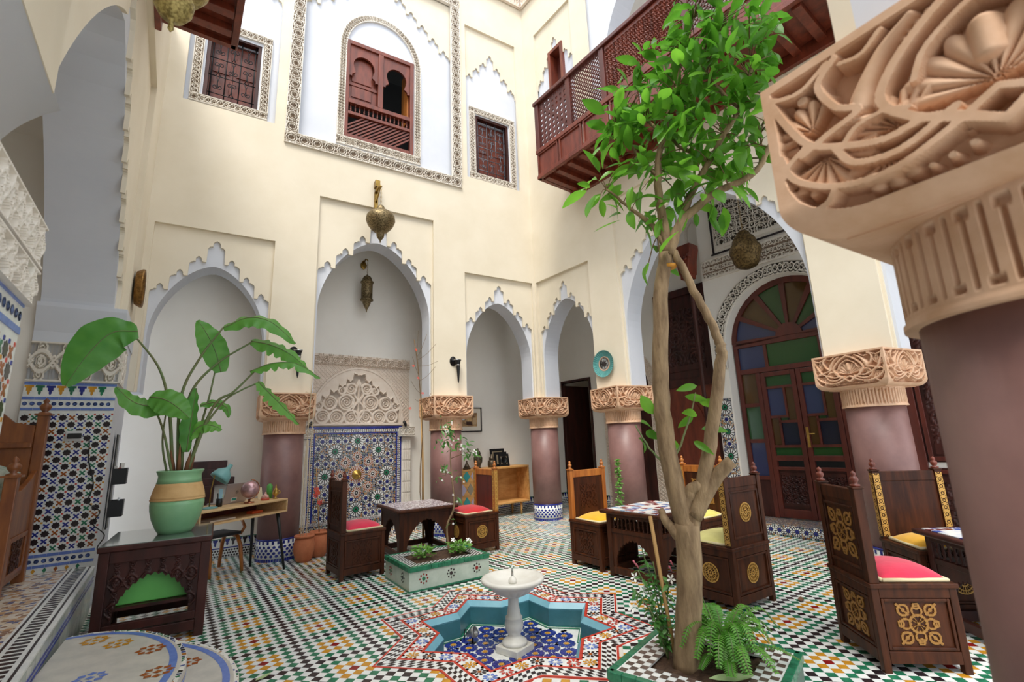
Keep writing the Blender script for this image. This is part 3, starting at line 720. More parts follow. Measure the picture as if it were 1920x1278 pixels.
barred(3, MA, 4.03, 4.82, 6.8, 8.15, 'narrow upper window behind a pale grey scrolled iron grille by the corner', 4, 5)
W = tag(bpy.data.objects.new('window_4', None), 'narrow tall brown wooden window frame above the balcony end', None, None, 'structure'); COL.objects.link(W); W.matrix_world = MBw
mb = MB()
for a, b, c, d in ((.77, .84, 8.2, 9.55), (1.13, 1.2, 8.2, 9.55), (.84, 1.13, 9.47, 9.55)): mb.box(a, b, .02, .3, c, d)
sub('window_frame', mb, [WOODR], W, .005); mb = MB(); mb.box(.84, .97, .24, .28, 8.2, 9.47); sub('shutter', mb, [WOODM], W)
# --- balconies
def lattice_fill(mb, x0, x1, z0, z1, y, p, w_, th=.012):
    n = int((x1-x0+z1-z0)/p)+1
    for sg in (1, -1):
        for i in range(-int((z1-z0)/p)-1, int((x1-x0)/p)+int((z1-z0)/p)+2):
            a = x0+i*p; pts = [(a, z0), (a+w_, z0), (a+w_+(z1-z0)*sg, z1), (a+(z1-z0)*sg, z1)]
            poly = pts
            for X, s_ in ((x0, 1), (x1, -1)):
                new = []
                for k in range(len(poly)):
                    pp, q = poly[k], poly[(k+1) % len(poly)]; ip, iq = (pp[0]-X)*s_ >= 0, (q[0]-X)*s_ >= 0
                    if ip: new.append(pp)
                    if ip != iq: t = (X-pp[0])/(q[0]-pp[0]); new.append((X, pp[1]+(q[1]-pp[1])*t))
                poly = new
                if len(poly) < 3: break
            if len(poly) >= 3: mb.prism(poly if sg > 0 else poly[::-1], y+(0 if sg > 0 else th), y+th+(0 if sg > 0 else th))
def ring_relief(u, v):
    x, y = u-.5, v-.5; r = np.hypot(x, y); return np.maximum(ridge(np.abs(r-.33), .12), ridge(np.hypot(np.abs(x)-.5, np.abs(y)-.5), .22))
def balcony(label, M, s0, s1, off, z0, posts):
    Bq = thing('wooden_balcony', label, 'balcony', (0, 0, 0)); Bq.matrix_world = M
    y = -off; zm, zt = z0+.52, z0+1.56
    mb = MB(); mb.box(s0, s1, y-.02, y+.05, z0, z0+.06); mb.box(s0, s1, y-.03, y+.06, zm-.03, zm+.05); sub('lower_rail', mb, [WOODR], Bq, .006)
    mb = MB(); mb.box(s0-.02, s1, y-.04, y+.08, zt-.07, zt); sub('top_rail', mb, [WOODM], Bq, .01)
    mb = MB(); mb.box(s0, s1, y, -.02, z0+.06, z0+.10); sub('deck', mb, [WOODR], Bq)
    mb = MB(); mb.box(s0, s0+.07, y, 0, z0, z0+.10); mb.box(s0, s0+.05, y, 0, zm-.03, zm+.03); mb.box(s0+.01, s0+.03, y, 0, z0+.1, zm); sub('side_frame', mb, [WOODR], Bq)
    mb = MB(); mb.box(s0, s0+.05, y, 0, zt-.06, zt); sub('side_rail', mb, [WOODR], Bq)
    mb = MB(); mb.box(s1-.06, s1, y, 0, z0, z0+.10); mb.box(s1-.03, s1, y, 0, z0+.1, zm); sub('side_frame', mb, [WOODR], Bq)
    mb = MB(); mb.box(s1-.05, s1, y, 0, zt-.06, zt); sub('side_rail', mb, [WOODR], Bq)
    mb = MB(); mb.box(s0, s1, -.06, 0, z0-.12, z0+.06); sub('wall_beam', mb, [WOODR], Bq, .01)
    n = int((s1-s0)/.27)
    for i in range(n):
        a = s0+.12+(s1-s0-.15)*i/n; mb = MB(); mb.box(a, a+.1, y+.06, -.06, z0-.03, z0+.06); sub('joist', mb, [WOODR], Bq, .005)
    m2 = int((s1-s0)/.52)
    for i in range(m2):
        a, b = s0+(s1-s0)*i/m2+.02, s0+(s1-s0)*(i+1)/m2-.02; mb = MB(); mb.box(a, b, y+.01, y+.03, z0+.06, zm-.03)
        for q in ((a, a+.03, z0+.06, zm-.03), (b-.03, b, z0+.06, zm-.03), (a+.03, b-.03, zm-.06, zm-.03), (a+.03, b-.03, z0+.06, z0+.09)): mb.box(q[0], q[1], y-.015, y+.01, q[2], q[3])
        sub('apron_panel', mb, [WOODR], Bq, .004)
    xs = posts
    for i, (a, kind) in enumerate(xs):
        mb = MB(); mb.box(a, a+.10, y-.015, y+.055, zm+.05, zt-.07); sub('post', mb, [WOODM], Bq, .005)
        b = xs[i+1][0] if i+1 < len(xs) else s1
        if kind == 'end' or b-a < .15: continue
        mb = MB()
        if kind == 'hole':
            strip_holes(mb, a+.10, b, zm+.05, zt-.07, y+.02, .1)
        elif kind == 'lat': lattice_fill(mb, a+.10, b, zm+.05, zt-.07, y+.012, .075, .028)
        else:
            mb.box(a+.1, b, y+.025, y+.04, zm+.05, zt-.07); mm = MB(); strip(mm, [(a+.12, (zm+zt-.02)/2), (b-.02, (zm+zt-.02)/2)], zt-.07-zm-.07, y+.025, .02, ring_relief, .075, .0125, rows=round((zt-zm-.14)/.075)); mb.v += mm.v; o_ = mb.n
            for f in mm.f: mb.f.append([q+o_ for q in f])
            mb.m += mm.m; mb.sm += mm.sm; mb.n += mm.n
        sub('lattice_panel' if kind != 'carved' else 'carved_panel', mb, [WOODM if kind != 'carved' else WOODR], Bq)
    return Bq
def strip_holes(mb, x0, x1, z0, z1, y, p):
    """board pierced by rows of round holes, made of square cells around octagonal openings"""
    nx, nz = max(1, round((x1-x0)/p)), max(1, round((z1-z0)/p)); px, pz = (x1-x0)/nx, (z1-z0)/nz
    for i in range(nx):
        for j in range(nz):
            cx, cz = x0+px*(i+.5), z0+pz*(j+.5); sq = [(cx+a*px/2, cz+b*pz/2) for a, b in ((1, 0), (1, 1), (0, 1), (-1, 1), (-1, 0), (-1, -1), (0, -1), (1, -1))]
            ho = [(cx+math.cos(k*PI/4)*p*.3, cz+math.sin(k*PI/4)*p*.3) for k in range(8)]
            V = [(a, y, b) for a, b in sq]+[(a, y, b) for a, b in ho]+[(a, y+.02, b) for a, b in ho]
            F = []
            for k in range(8):
                k2 = (k+1) % 8; F += [(k, k+8, k2+8, k2), (k+8, k+16, k2+16, k2+8)]
            mb.add(V, F, None, False)
balcony('long red-brown wooden balcony with lattice panels on the right wall', MBw, 1.24, 6.9, .85, 6.05, [(1.24, 'hole'), (2.06, 'lat'), (2.83, 'carved'), (4.27, 'lat'), (5.3, 'carved'), (6.8, 'end')])
balcony('wooden balcony corner jutting from the left wall above the brass lantern', MC @ Matrix.Translation((5.55, .05, 0)), -4.0, 0, .74, 6.05, [(-4.0, 'lat'), (-3.0, 'carved'), (-1.5, 'lat'), (-.1, 'end')])
# ---------------------------------------------------------------- mosaic material
def mosaic(name, cols, scale, line='#E6E4DC', lw=.09, rough=.25, mp=None):
    m = bpy.data.materials.new(name); m.use_nodes = True; nt = m.node_tree; N = nt.nodes; L = nt.links; b = N['Principled BSDF']; b.inputs['Roughness'].default_value = rough
    tc = N.new('ShaderNodeTexCoord'); v1 = N.new('ShaderNodeTexVoronoi'); v1.feature = 'DISTANCE_TO_EDGE'; v2 = N.new('ShaderNodeTexVoronoi')
    for v in (v1, v2): v.inputs['Scale'].default_value = scale; v.inputs['Randomness'].default_value = .35; L.new(tc.outputs['Object'], v.inputs['Vector'])
    r = N.new('ShaderNodeValToRGB'); r.color_ramp.interpolation = 'CONSTANT'; els = r.color_ramp.elements
    while len(els) < len(cols): els.new(.5)
    for i, c in enumerate(cols): els[i].position = i/len(cols); els[i].color = lin(c)
    sp = N.new('ShaderNodeSeparateColor'); L.new(v2.outputs['Color'], sp.inputs[0]); L.new(sp.outputs[0], r.inputs[0])
    mx = N.new('ShaderNodeMix'); mx.data_type = 'RGBA'; mr = N.new('ShaderNodeMath'); mr.operation = 'LESS_THAN'; mr.inputs[1].default_value = lw
    L.new(v1.outputs['Distance'], mr.inputs[0]); L.new(mr.outputs[0], mx.inputs['Factor']); L.new(r.outputs[0], mx.inputs[6]); mx.inputs[7].default_value = lin(line)
    L.new(mx.outputs[2], b.inputs['Base Color'])
    bp = N.new('ShaderNodeBump'); bp.inputs['Strength'].default_value = .2; bp.inputs['Distance'].default_value = .004; L.new(v1.outputs['Distance'], bp.inputs['Height']); L.new(bp.outputs[0], b.inputs['Normal'])
    return m
ZELL = mosaic('zellige_mosaic', ['#1B1F3F', '#23305E', '#8A5A2A', '#1E1C22', '#2B4A4A', '#9A6A30', '#1A2250'], 38, lw=.045)
PLAT = mosaic('platform_mosaic', ['#D9C7B0', '#C9A987', '#5E6285', '#E0D6C6', '#B98F6A', '#CDBBA6', '#8E6F5C', '#DAD0C4'], 26, '#CFC4B4', .03)
STEPM = mosaic('step_mosaic', ['#23335C', '#2C6A4A', '#2B2220', '#A56A2A', '#E3DFD5', '#3B4C8C'], 26)
GREYT = mosaic('riser_tiles', ['#B9C0B6', '#A9B4AC', '#C4C7BF', '#B2B9B4'], 9, '#9EA39C', .02)
# ---------------------------------------------------------------- fountain wall in the back gallery (frame MG)
FW = tag(bpy.data.objects.new('wall_fountain', None), 'wall fountain with zellige mosaic panel under a carved plaster tympanum', 'wall fountain'); COL.objects.link(FW); FW.matrix_world = MG
fx = 2.06
mb = MB(); mb.box(fx-.82, fx+.82, -.03, 0, .12, 1.82); sub('mosaic_panel', mb, [ZELL], FW)
mb = MB()
for a, b, c, d in ((fx-.83, fx+.83, 1.79, 1.83), (fx-.83, fx-.80, .12, 1.79), (fx+.80, fx+.83, .12, 1.79), (fx-.74, fx+.74, 1.705, 1.725), (fx-.74, fx-.72, .12, 1.705), (fx+.72, fx+.74, .12, 1.705)): mb.box(a, b, -.04, -.03, c, d)
sub('blue_border', mb, [T_B], FW)
mb = MB()
for i in range(40):
    for zz in (1.745, 1.77): mb.bbox(fx-.76+.039*i, -.033, zz, .02, .008, .016)
for i in range(42):
    for sx in (-1, 1):
        for dx in (.755, .785): mb.bbox(fx+sx*dx, -.033, .16+.038*i, .016, .008, .02)
sub('border_pieces', mb, [T_W], FW)['kind'] = 'stuff'
def rosette(name, r, n, mats, cen=.35):
    mb = MB(); y = -.002
    mb.add([(r*math.cos(2*PI*k/24), 0, r*math.sin(2*PI*k/24)) for k in range(24)], [tuple(range(23, -1, -1))[::-1]], 0)
    for k in range(n):
        a = 2*PI*k/n; w_ = PI/n*.74
        P = [(r*cen*math.cos(a-w_*.5), y, r*cen*math.sin(a-w_*.5)), (r*cen*math.cos(a+w_*.5), y, r*cen*math.sin(a+w_*.5)), (r*.97*math.cos(a+w_), y, r*.97*math.sin(a+w_)), (r*.97*math.cos(a-w_), y, r*.97*math.sin(a-w_))]
        mb.add(P, [(0, 1, 2, 3)], 1)
    mb.add([(r*cen*.85*math.cos(2*PI*k/12), y*1.5, r*cen*.85*math.sin(2*PI*k/12)) for k in range(12)], [tuple(range(12))], 2)
    mb.add([(r*cen*.35*math.cos(2*PI*k/8), y*2, r*cen*.35*math.sin(2*PI*k/8)) for k in range(8)], [tuple(range(8))], 0)
    o = mb.build(name, mats); me = o.data; bpy.data.objects.remove(o); return me
RO = rosette('sun_rosette', .09, 16, [T_W, T_O, T_K], .42); RG = rosette('star_rosette', .115, 14, [T_K, T_W, T_G], .45); RS = rosette('small_rosette', .06, 10, [T_K, T_W, T_B], .5)
RC = rosette('centre_rosette', .155, 24, [T_W, T_O, T_Y], .4); zc = 1.01; used = []
def put(me, nm, x, z):
    if x < -.68 or x > .68 or z < .2 or z > 1.68: return
    link(nm, me, FW, (fx+x, -.032, z)); used.append((x, z))
put(RC, 'centre_rosette', 0, zc)
for k in range(8): put(RO, 'sun_rosette', .285*math.sin(k*PI/4), zc+.30*math.cos(k*PI/4))
for k in range(8): put(RG, 'star_rosette', .54*math.sin(k*PI/4+PI/8*0), zc+.57*math.cos(k*PI/4))
for j in range(13):
    for i in range(12):
        x, z = -.66+.128*i+(.064 if j % 2 else 0), .24+.122*j
        if all((x-a)**2+(z-b)**2 > (.13 if q < 1 else (.125 if q < 9 else (.16 if q < 17 else .115)))**2 for q, (a, b) in enumerate(used)) and (q := True): put(RS, 'small_rosette', x, z)
mb = MB(); mb.lathe([(0, .05), (.03, .045), (.045, .02), (.075, .012), (.085, 0)], 24); o = sub('brass_boss', mb, [BRASSG], FW); o.location = (fx, -.035, zc); o.rotation_euler = (PI/2, 0, 0)
mb = MB(); mb.tube([(fx, -.06, zc), (fx, -.14, zc-.01), (fx+.01, -.17, zc-.05)], [.014, .011, .012], 8); sub('spout', mb, [BRASSG], FW)
# carved tympanum as a height field
nx, nz = 250, 160; X, Z = np.meshgrid(np.linspace(-.98, .98, nx), np.linspace(1.85, 3.08, nz), indexing='ij')
x, z = np.abs(X), Z-1.85
ell = (x/.84)**2+(z/1.0)**2
lat = pat_lattice((X/.07) % 1, (Z/.07) % 1)*.02
lam_t = np.interp(x, [0, .1, .12, .22, .24, .36, .38, .5, .52, .64, .66, .76, .78], [.94, .90, .80, .80, .70, .70, .60, .60, .50, .50, .40, .40, .30])
lam_t = lam_t-.035+.055*np.abs(np.sin(PI*np.clip((x-.03)/.14, 0, 9)))
h = np.full(X.shape, 0.)
h = np.where(ell < 1, .045, lat); h = np.where((ell > .97) & (ell < 1.05), .055, h)
inl = (z < lam_t) & (x < .77)
sc_ = np.zeros_like(X)
edge = np.abs(z-lam_t)
for cx, cz, r0, s_ in ((.13, .14, .12, 1), (.38, .14, .12, -1), (.62, .15, .11, 1), (.22, .40, .13, -1), (.50, .38, .11, 1), (.14, .64, .09, 1), (.70, .33, .07, -1), (.30, .60, .06, 1)):
    r = np.hypot(x-cx, z-cz); t = np.arctan2(z-cz, (x-cx)*s_)
    sc_ = np.maximum(sc_, ridge(np.abs(r-r0), .020)); sc_ = np.maximum(sc_, ridge(np.abs(((r/.042-t/(2*PI)) % 1)-.5)*.042, .011)*(r < r0*.85)*.8)
sc_ = np.maximum(sc_, ridge(seg_dist(x, z, catmull([(0, .05), (.1, .27), (.02, .42), (.08, .55), (.0, .78)])), .02))
sc_ = np.maximum(sc_, ridge(seg_dist(x, z, [(0, .1), (0, .8)]), .015))
hin = .012+.03*sc_; hin = np.where(edge < .018, .06, hin)
h = np.where(inl & (ell < .97), hin, h); h = np.where((z < .035), .05, h)
bandm = Z > 2.90; h = np.where(bandm, .03+.03*pat_rosette((X/.17) % 1, np.clip((Z-2.9)/.16, 0, .999)), h)
mb = MB(); P = np.stack([fx+X, -h, Z], -1); mb.grid(P, 0, False); mb.box(fx-.98, fx+.98, -.012, 0, 1.83, 3.08); sub('tympanum', mb, [STUCCO], FW)
for sx in (-1, 1):
    xc = fx+sx*.91; mb = MB(); mb.box(xc-.09, xc+.09, -.07, 0, .0, 1.62); nfl = 5
    for k in range(4):
        for j in range(7):
            mb.bbox(xc-.06+.04*k, -.075, .35+.19*j, .027, .02, .165)
    sub('half_column', mb, [STUCCOW], FW, .004)
    mb = MB(); strip(mb, [(xc-.14, 1.72), (xc+.14, 1.72)], .17, -.11, .02, pat_scroll, .14, .008); mb.box(xc-.14, xc+.14, -.11, 0, 1.64, 1.805); sub('half_capital', mb, [STUCCOW], FW)
    mb = MB(); mb.bbox(xc-sx*.05, -.13, 1.83, .03, .03, .03); mb.tube([(xc-sx*.05, -.13, 1.84), (xc-sx*.10, -.17, 1.9)], .028, 10); sub('spotlight', mb, [BLACK], FW)
mb = MB(); mb.box(fx-.98, fx+.98, -.35, 0, 0, .28); mb.box(fx-1.0, fx+1.0, -.37, 0, .28, .31); sub('basin', mb, [ZELL], FW)
# ---------------------------------------------------------------- skirting
def skirting(n, M, a, b, d, label):
    t = tag(bpy.data.objects.new('baseboard_%s' % n, None), label, None, None, 'structure'); COL.objects.link(t); t.matrix_world = M
    mb = MB(); mb.box(a, b, d-.015, d, 0, .255); sub('white_tiles', mb, [T_W], t)
    mb = MB(); k = int((b-a)/.075)
    for i in range(k):
        x = a+.0375+i*.075; mb.prism([(x-.03, .245), (x+.03, .245), (x+.03, .225), (x+.012, .2), (x+.016, .18), (x, .15), (x-.016, .18), (x-.012, .2), (x-.03, .225)], d-.018, d-.015, mi=i % 2)
    mb.box(a, b, d-.018, d-.015, .247, .258, 2); mb.box(a, b, d-.018, d-.015, .118, .135, 0)
    for i in range(int((b-a)/.035)):
        for j in range(3):
            x, z_ = a+.0175+i*.035+(.0175 if j % 2 else 0), .02+.036*j; mb.prism([(x-.0155, z_), (x, z_-.016), (x+.0155, z_), (x, z_+.016)], d-.018, d-.015, mi=3)
    sub('tile_pieces', mb, [T_B, T_K, T_G, T_K], t)['kind'] = 'stuff'
skirting('back', MG, -1.2, 1.05, 0, 'tiled skirting with dark merlons behind the desk')
skirting('rear', MG, 3.1, 7.25, 0, 'tiled skirting with dark merlons behind the light wood cabinet')
skirting('right', MBw, -.5, .0, 2.0, 'tiled skirting of the right gallery')
# ---------------------------------------------------------------- zellige pier of the left arch
def star_mesh(m, r=.0335):
    mb = MB(); P = []
    for k in range(16): a = k*PI/8; rr = r if k % 2 == 0 else r*.76; P.append((rr*math.cos(a), rr*math.sin(a)))
    mb.prism(P, -.002, 0); o = mb.build('star_tile', [m]); me = o.data; bpy.data.objects.remove(o); return me
def cross_mesh(m, r=.030):
    mb = MB(); P = []
    for k in range(4):
        a = k*PI/2+PI/4
        for da, rr in ((-.62, .34*r), (-.34, r*.82), (0, r*1.08), (.34, r*.82), (.62, .34*r)): P.append((rr*math.cos(a+da), rr*math.sin(a+da)))
    mb.prism(P, -.002, 0); o = mb.build('cross_tile', [m], tri=True); me = o.data; bpy.data.objects.remove(o); return me
STK = star_mesh(T_K); CRS = [cross_mesh(m) for m in (T_O, T_G, T_B)]
def zellige(name, M, x0, x1, zb, label, zt=1.955, p=.0685, base=True):
    t = tag(bpy.data.objects.new(name, None), label, None, None, 'structure'); COL.objects.link(t); t.matrix_world = M
    mb = MB(); mb.box(x0, x1, -.006, .0, zb, 2.23); sub('white_tiles', mb, [T_W], t)
    z0 = zb+.19; nx_, nz_ = int((x1-x0)/p), int((zt-z0)/p); ox = (x1-x0-nx_*p)/2
    sq = MB()
    for i in range(nx_):
        for j in range(nz_):
            c = (x0+ox+(i+.5)*p, -.006, z0+(j+.5)*p)
            if (i+j) % 2 == 0: link('star_tile', STK, t, c)
            else: link('cross_tile', CRS[(i*5+j*3+(i*j) % 4) % 3], t, c)
            for (dx, dz) in ((.5, .5),):
                sq.bbox(c[0]+p*dx, -.007, c[2]+p*dz, .016, .003, .016, random.randrange(4))
    sub('square_pieces', sq, [T_RL, T_O, T_B, T_Y], t)['kind'] = 'stuff'
    def line(a, b):
        n = max(1, int((x1-x0)/.085)); mb = MB()
        for i in range(n): mb.box(x0+(x1-x0)*i/n+.001, x0+(x1-x0)*(i+1)/n-.001, -.010, -.006, a, b)
        sub('blue_tile_row', mb, [T_S], t)['kind'] = 'stuff'
    for a, b in ((1.955, 1.98), (2.06, 2.088), (2.205, 2.23), (z0-.035, z0-.008), (z0-.13, z0-.105)): line(a, b)
    mb = MB()
    for zz in (2.02, z0-.07):
        for i in range(int((x1-x0)/.052)): mb.lathe([(.019, 0), (0, 0)], 10, (0, 0, 0)); mb.v[-1] = mb.v[-1][:, [0, 2, 1]]*[1, 1, 1]+[x0+.026+i*.052, -.0085, zz]; mb.f[-10:] = [f[::-1] for f in mb.f[-10:]]
    sub('dot_pieces', mb, [T_S], t)['kind'] = 'stuff'
    n = int((x1-x0)/.078)
    for i in range(n):
        x = x0+.039+i*.078; mb = MB(); mb.prism([(x-.033, 2.2), (x-.033, 2.178), (x-.02, 2.178), (x-.02, 2.145), (x-.01, 2.145), (x-.01, 2.12), (x, 2.105), (x+.01, 2.12), (x+.01, 2.145), (x+.02, 2.145), (x+.02, 2.178), (x+.033, 2.178), (x+.033, 2.2)], -.009, -.005); sub('merlon_tile', mb, [(T_Y, T_G, T_B)[i % 3]], t, tri=True)
        mb = MB(); mb.prism([(x-.016, zb+.035), (x, zb+.012), (x+.016, zb+.035), (x, zb+.058)], -.008, -.005); sub('diamond_tile', mb, [(T_Y, T_G, T_O)[i % 3]], t)
    return t
oj = MC @ Vector((6.46, .74, 0)); MJ = frameM(oj, (.9976, .0698), (-.0698, .9976))
zellige('trim_8', MJ, 0, .70, .425, 'zellige wall of black stars and coloured crosses beside the plant table')
mb = MB(MJ); strip(mb, [(0, 2.44), (.72, 2.44)], .40, -.0, .028, pat_vine, .36, .007, frame=.04); struct('trim_9', mb, [STUCCOW], 'bold white carved plaster frieze above the zellige wall', tri=False)
mb = MB(MC); strip(mb, [(6.47, 2.44), (7.0, 2.44)], .40, .04, .02, pat_vine, .36, .01, frame=.04); struct('trim_10', mb, [STUCCOW], 'edge of the white carved frieze on the courtyard side', tri=False)
MP = MC @ Matrix.Translation((0, .02, 0))
zellige('trim_11', MP, 1.5, 2.44, .9, 'zellige covered near pier at the left edge with a row of coloured merlons', 1.955)
mb = MB(MC); strip(mb, [(1.0, 2.31), (2.46, 2.31)], .17, .015, .03, pat_vine, .22, .007, frame=.05); strip(mb, [(1.0, 2.14), (2.46, 2.14)], .14, .015, .03, pat_vine, .3, .007, frame=.05); struct('trim_12', mb, [STUCCOW], 'white carved plaster frieze on the near left pier', tri=False)
mb = MB(MC); mb.prism([(1.2, 2.41), (2.26, 2.41), (2.3, 2.5), (2.2, 2.6), (1.8, 2.62), (1.2, 2.6)], .14, .2); struct('trim_13', mb, [mat('rough_stucco', '#9C8C6E', .95, col2='#857556', scale=40, bump=1., bscale=120)], 'rough textured stucco panel on the near left pier')
# ---------------------------------------------------------------- raised platform finish and round steps
mb = MB(MC); mb.box(-.6, 6.45, .22, 2.7, .425, .44); sub('mosaic_floor', mb, [PLAT], PL)
mb = MB(MC); mb.box(-.6, 6.45, .02, .22, .425, .439); sub('border_band', mb, [T_W], PL)
mb = MB(MC)
for i in range(104): a = -.5+i*.067; mb.prism([(a, .085), (a+.036, .085), (a+.052, .165), (a+.016, .165)][::-1], .4385, .441, axis='z')
for y_ in (.055, .195): mb.box(-.6, 6.45, y_-.007, y_+.007, .4385, .441)
sub('border_pieces', mb, [T_K], PL)['kind'] = 'stuff'
mb = MB(MC); mb.box(-.6, 6.45, .025, .04, 0, .425); sub('riser', mb, [GREYT], PL)
mb = MB(MC); mb.box(-.6, 6.45, .018, .03, .335, .345); mb.box(-.6, 6.45, .018, .03, .30, .308); sub('riser_lines', mb, [T_B], PL)['kind'] = 'stuff'
def round_step(ax, ay, z0, z1, label, seed):
    t = thing('round_step', label, 'step', (-.80, 3.72, 0), 0, 'round tiled steps'); rnd = random.Random(seed); n = 48
    E_ = lambda k, f=1., g=0.: (math.cos(-PI/2+PI*k/n)*(ax*f-g), math.sin(-PI/2+PI*k/n)*(ay*f-g))
    top = [E_(k, 1, .0) for k in range(n+1)]
    mb = MB(); mb.prism(top, z0, z1-.004, axis='z'); sub('step_body', mb, [STEPM], t)
    mb = MB(); P = []
    for k in range(n+1): a, b = E_(k, 1, .045), E_(k, 1, .085); P.append([(a[0], a[1], z1+.001), (b[0], b[1], z1+.001)])
    mb.grid(np.array(P), smooth=False, flip=True); sub('blue_line', mb, [T_S], t)
    mb = MB(); P = []
    for k in range(n+1):
        a, b = E_(k, 1, -.004), E_(k, 1, .05); P.append([(a[0], a[1], z1-.05), (a[0], a[1], z1-.008), (b[0], b[1], z1)])
    mb.grid(np.array(P), smooth=False, flip=True); sub('nosing', mb, [T_GRY], t)
    mb = MB(); P = []
    for k in range(n+1): a = E_(k, 1, -.006); P.append([(a[0], a[1], z1-.075), (a[0], a[1], z1-.05)])
    mb.grid(np.array(P), smooth=False, flip=True); sub('blue_edge', mb, [T_S], t)
    mb = MB(); mb.prism([E_(k, 1, .05) for k in range(n+1)], z1-.004, z1, axis='z'); sub('tread', mb, [T_GRY], t)
    cols = [T_Y, T_O, T_S, T_K]
    for i, (fx_, fy_) in enumerate(((.45, .62), (.72, .35), (.38, .05), (.55, -.35), (.25, .8), (.82, -.1))):
        x, y = fx_*ax, fy_*ay*.95
        if (x/ax)**2+(y/ay)**2 > .72: continue
        mb = MB(); m_ = rnd.randrange(4)
        for k in range(9):
            a = k*2*PI/8; c = (0, 0) if k == 8 else (.06*math.cos(a), .06*math.sin(a)); s_ = .024
            mb.add([(c[0]+s_*math.cos(a+q*PI/2), c[1]+s_*math.sin(a+q*PI/2), .0015) for q in range(4)], [(0, 1, 2, 3)])
        o = sub('inlay_flower', mb, [cols[i % 4]], t); o.location = (x, y, z1)
    return t
round_step(1.0, 1.15, 0, .145, 'lower round tiled step partly under the upper one', 1)
round_step(.72, .97, .148, .29, 'upper round tiled step with inlaid flowers and blue edge', 2)
# ---------------------------------------------------------------- portal, doors of the right gallery (frame MBw)
GB = mat('blue_glass', '#343C5C', .12); GG = mat('green_glass', '#274C27', .12); GO = mat('amber_glass', '#4E381C', .12); GD = mat('dark_glass', '#1E2030', .12)
mb = MB(MBw); mb.prism(cut_poly(2.66, 5.1, 0, 5.85, [arch_pts(2.93, 4.83, 0, 2.9, 3.92, 9, 2., 2.)]), 1.72, 2.0); PT = struct('wall_portal', mb, [GREYW], 'plaster portal with a carved arch around the stained glass door')
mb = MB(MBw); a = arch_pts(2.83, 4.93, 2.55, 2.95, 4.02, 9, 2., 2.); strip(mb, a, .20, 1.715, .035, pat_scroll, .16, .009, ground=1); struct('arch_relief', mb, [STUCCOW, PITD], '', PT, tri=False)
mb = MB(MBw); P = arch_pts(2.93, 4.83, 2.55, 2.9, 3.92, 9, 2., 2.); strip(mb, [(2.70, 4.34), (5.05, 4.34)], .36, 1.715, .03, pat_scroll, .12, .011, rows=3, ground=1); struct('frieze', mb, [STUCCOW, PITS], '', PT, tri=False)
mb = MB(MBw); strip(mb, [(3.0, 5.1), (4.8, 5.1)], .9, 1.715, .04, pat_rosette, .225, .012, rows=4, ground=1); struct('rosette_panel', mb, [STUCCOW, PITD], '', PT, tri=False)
mb = MB(MBw)
for a, b, c, d in ((2.93, 2.96, 4.60, 5.6), (2.9, 4.9, 4.57, 4.6)): mb.box(a, b, 1.70, 1.72, c, d)
struct('black_line', mb, [T_K], '', PT)
mb = MB(MBw); mb.box(2.68, 2.90, 1.705, 1.72, .17, 2.05); struct('zellige_jamb', mb, [ZELL], '', PT)
for j in range(9):
    o = link('jamb_rosette', (RG, RS)[j % 2], PT); o.matrix_world = MBw @ Matrix.Translation((2.79, 1.702, .3+.2*j))
mb = MB(MBw); mb.box(2.40, 5.1, 1.40, 2.2, 0, .155); ST = struct('floor_threshold', mb, [ZELL], 'tiled threshold step with flower mosaic before the door')
for k in range(22):
    o = link('mosaic_rosette', RS, ST); o.matrix_world = MBw @ Matrix.Translation((2.46+.12*k, 1.397, .078))
D1 = tag(bpy.data.objects.new('door_1', None), 'mahogany double door with coloured glass panes and a radiating fanlight', None, None, 'structure'); COL.objects.link(D1); D1.matrix_world = MBw @ Matrix.Translation((0, 1.93, 0))
mb = MB(); s0, s1, sm_ = 2.95, 4.79, 3.87
for a, b, c, d in ((s0, s0+.07, .16, 2.88), (s1-.07, s1, .16, 2.88), (s0, s1, 2.88, 2.97), (s0+.07, s1-.07, 2.43, 2.51), (3.26, 3.33, .16, 2.43), (4.41, 4.48, .16, 2.43)): mb.box(a, b, 0, .09, c, d)
sub('door_frame', mb, [WOODM], D1, .006)
def pane(x0_, x1_, z0_, z1_, m, par=D1):
    mb = MB(); mb.box(x0_, x1_, .035, .05, z0_, z1_); return sub('pane', mb, [m], par)
for a, b, m in ((3.02, 3.44, GB), (3.49, 4.25, GG), (4.30, 4.72, GO)): pane(a, b, 2.51, 2.88, m)
mb = MB()
for a in (3.44, 4.25): mb.box(a, a+.05, .01, .08, 2.51, 2.88)
for a, b in ((s0+.07, 3.26), (4.48, s1-.07)):
    for c in (1.88, 1.30, .72): mb.box(a, b, .01, .08, c, c+.06)
sub('glazing_bar', mb, [WOODM], D1)
for a, b in ((s0+.07, 3.26), (4.48, s1-.07)):
    for c, d, m in ((1.94, 2.43, GO), (1.36, 1.88, GG), (.78, 1.30, GB)): pane(a, b, c, d, m)
    mb = MB(); mb.box(a, b, .03, .06, .16, .72); sub('door_panel', mb, [WOODX], D1)
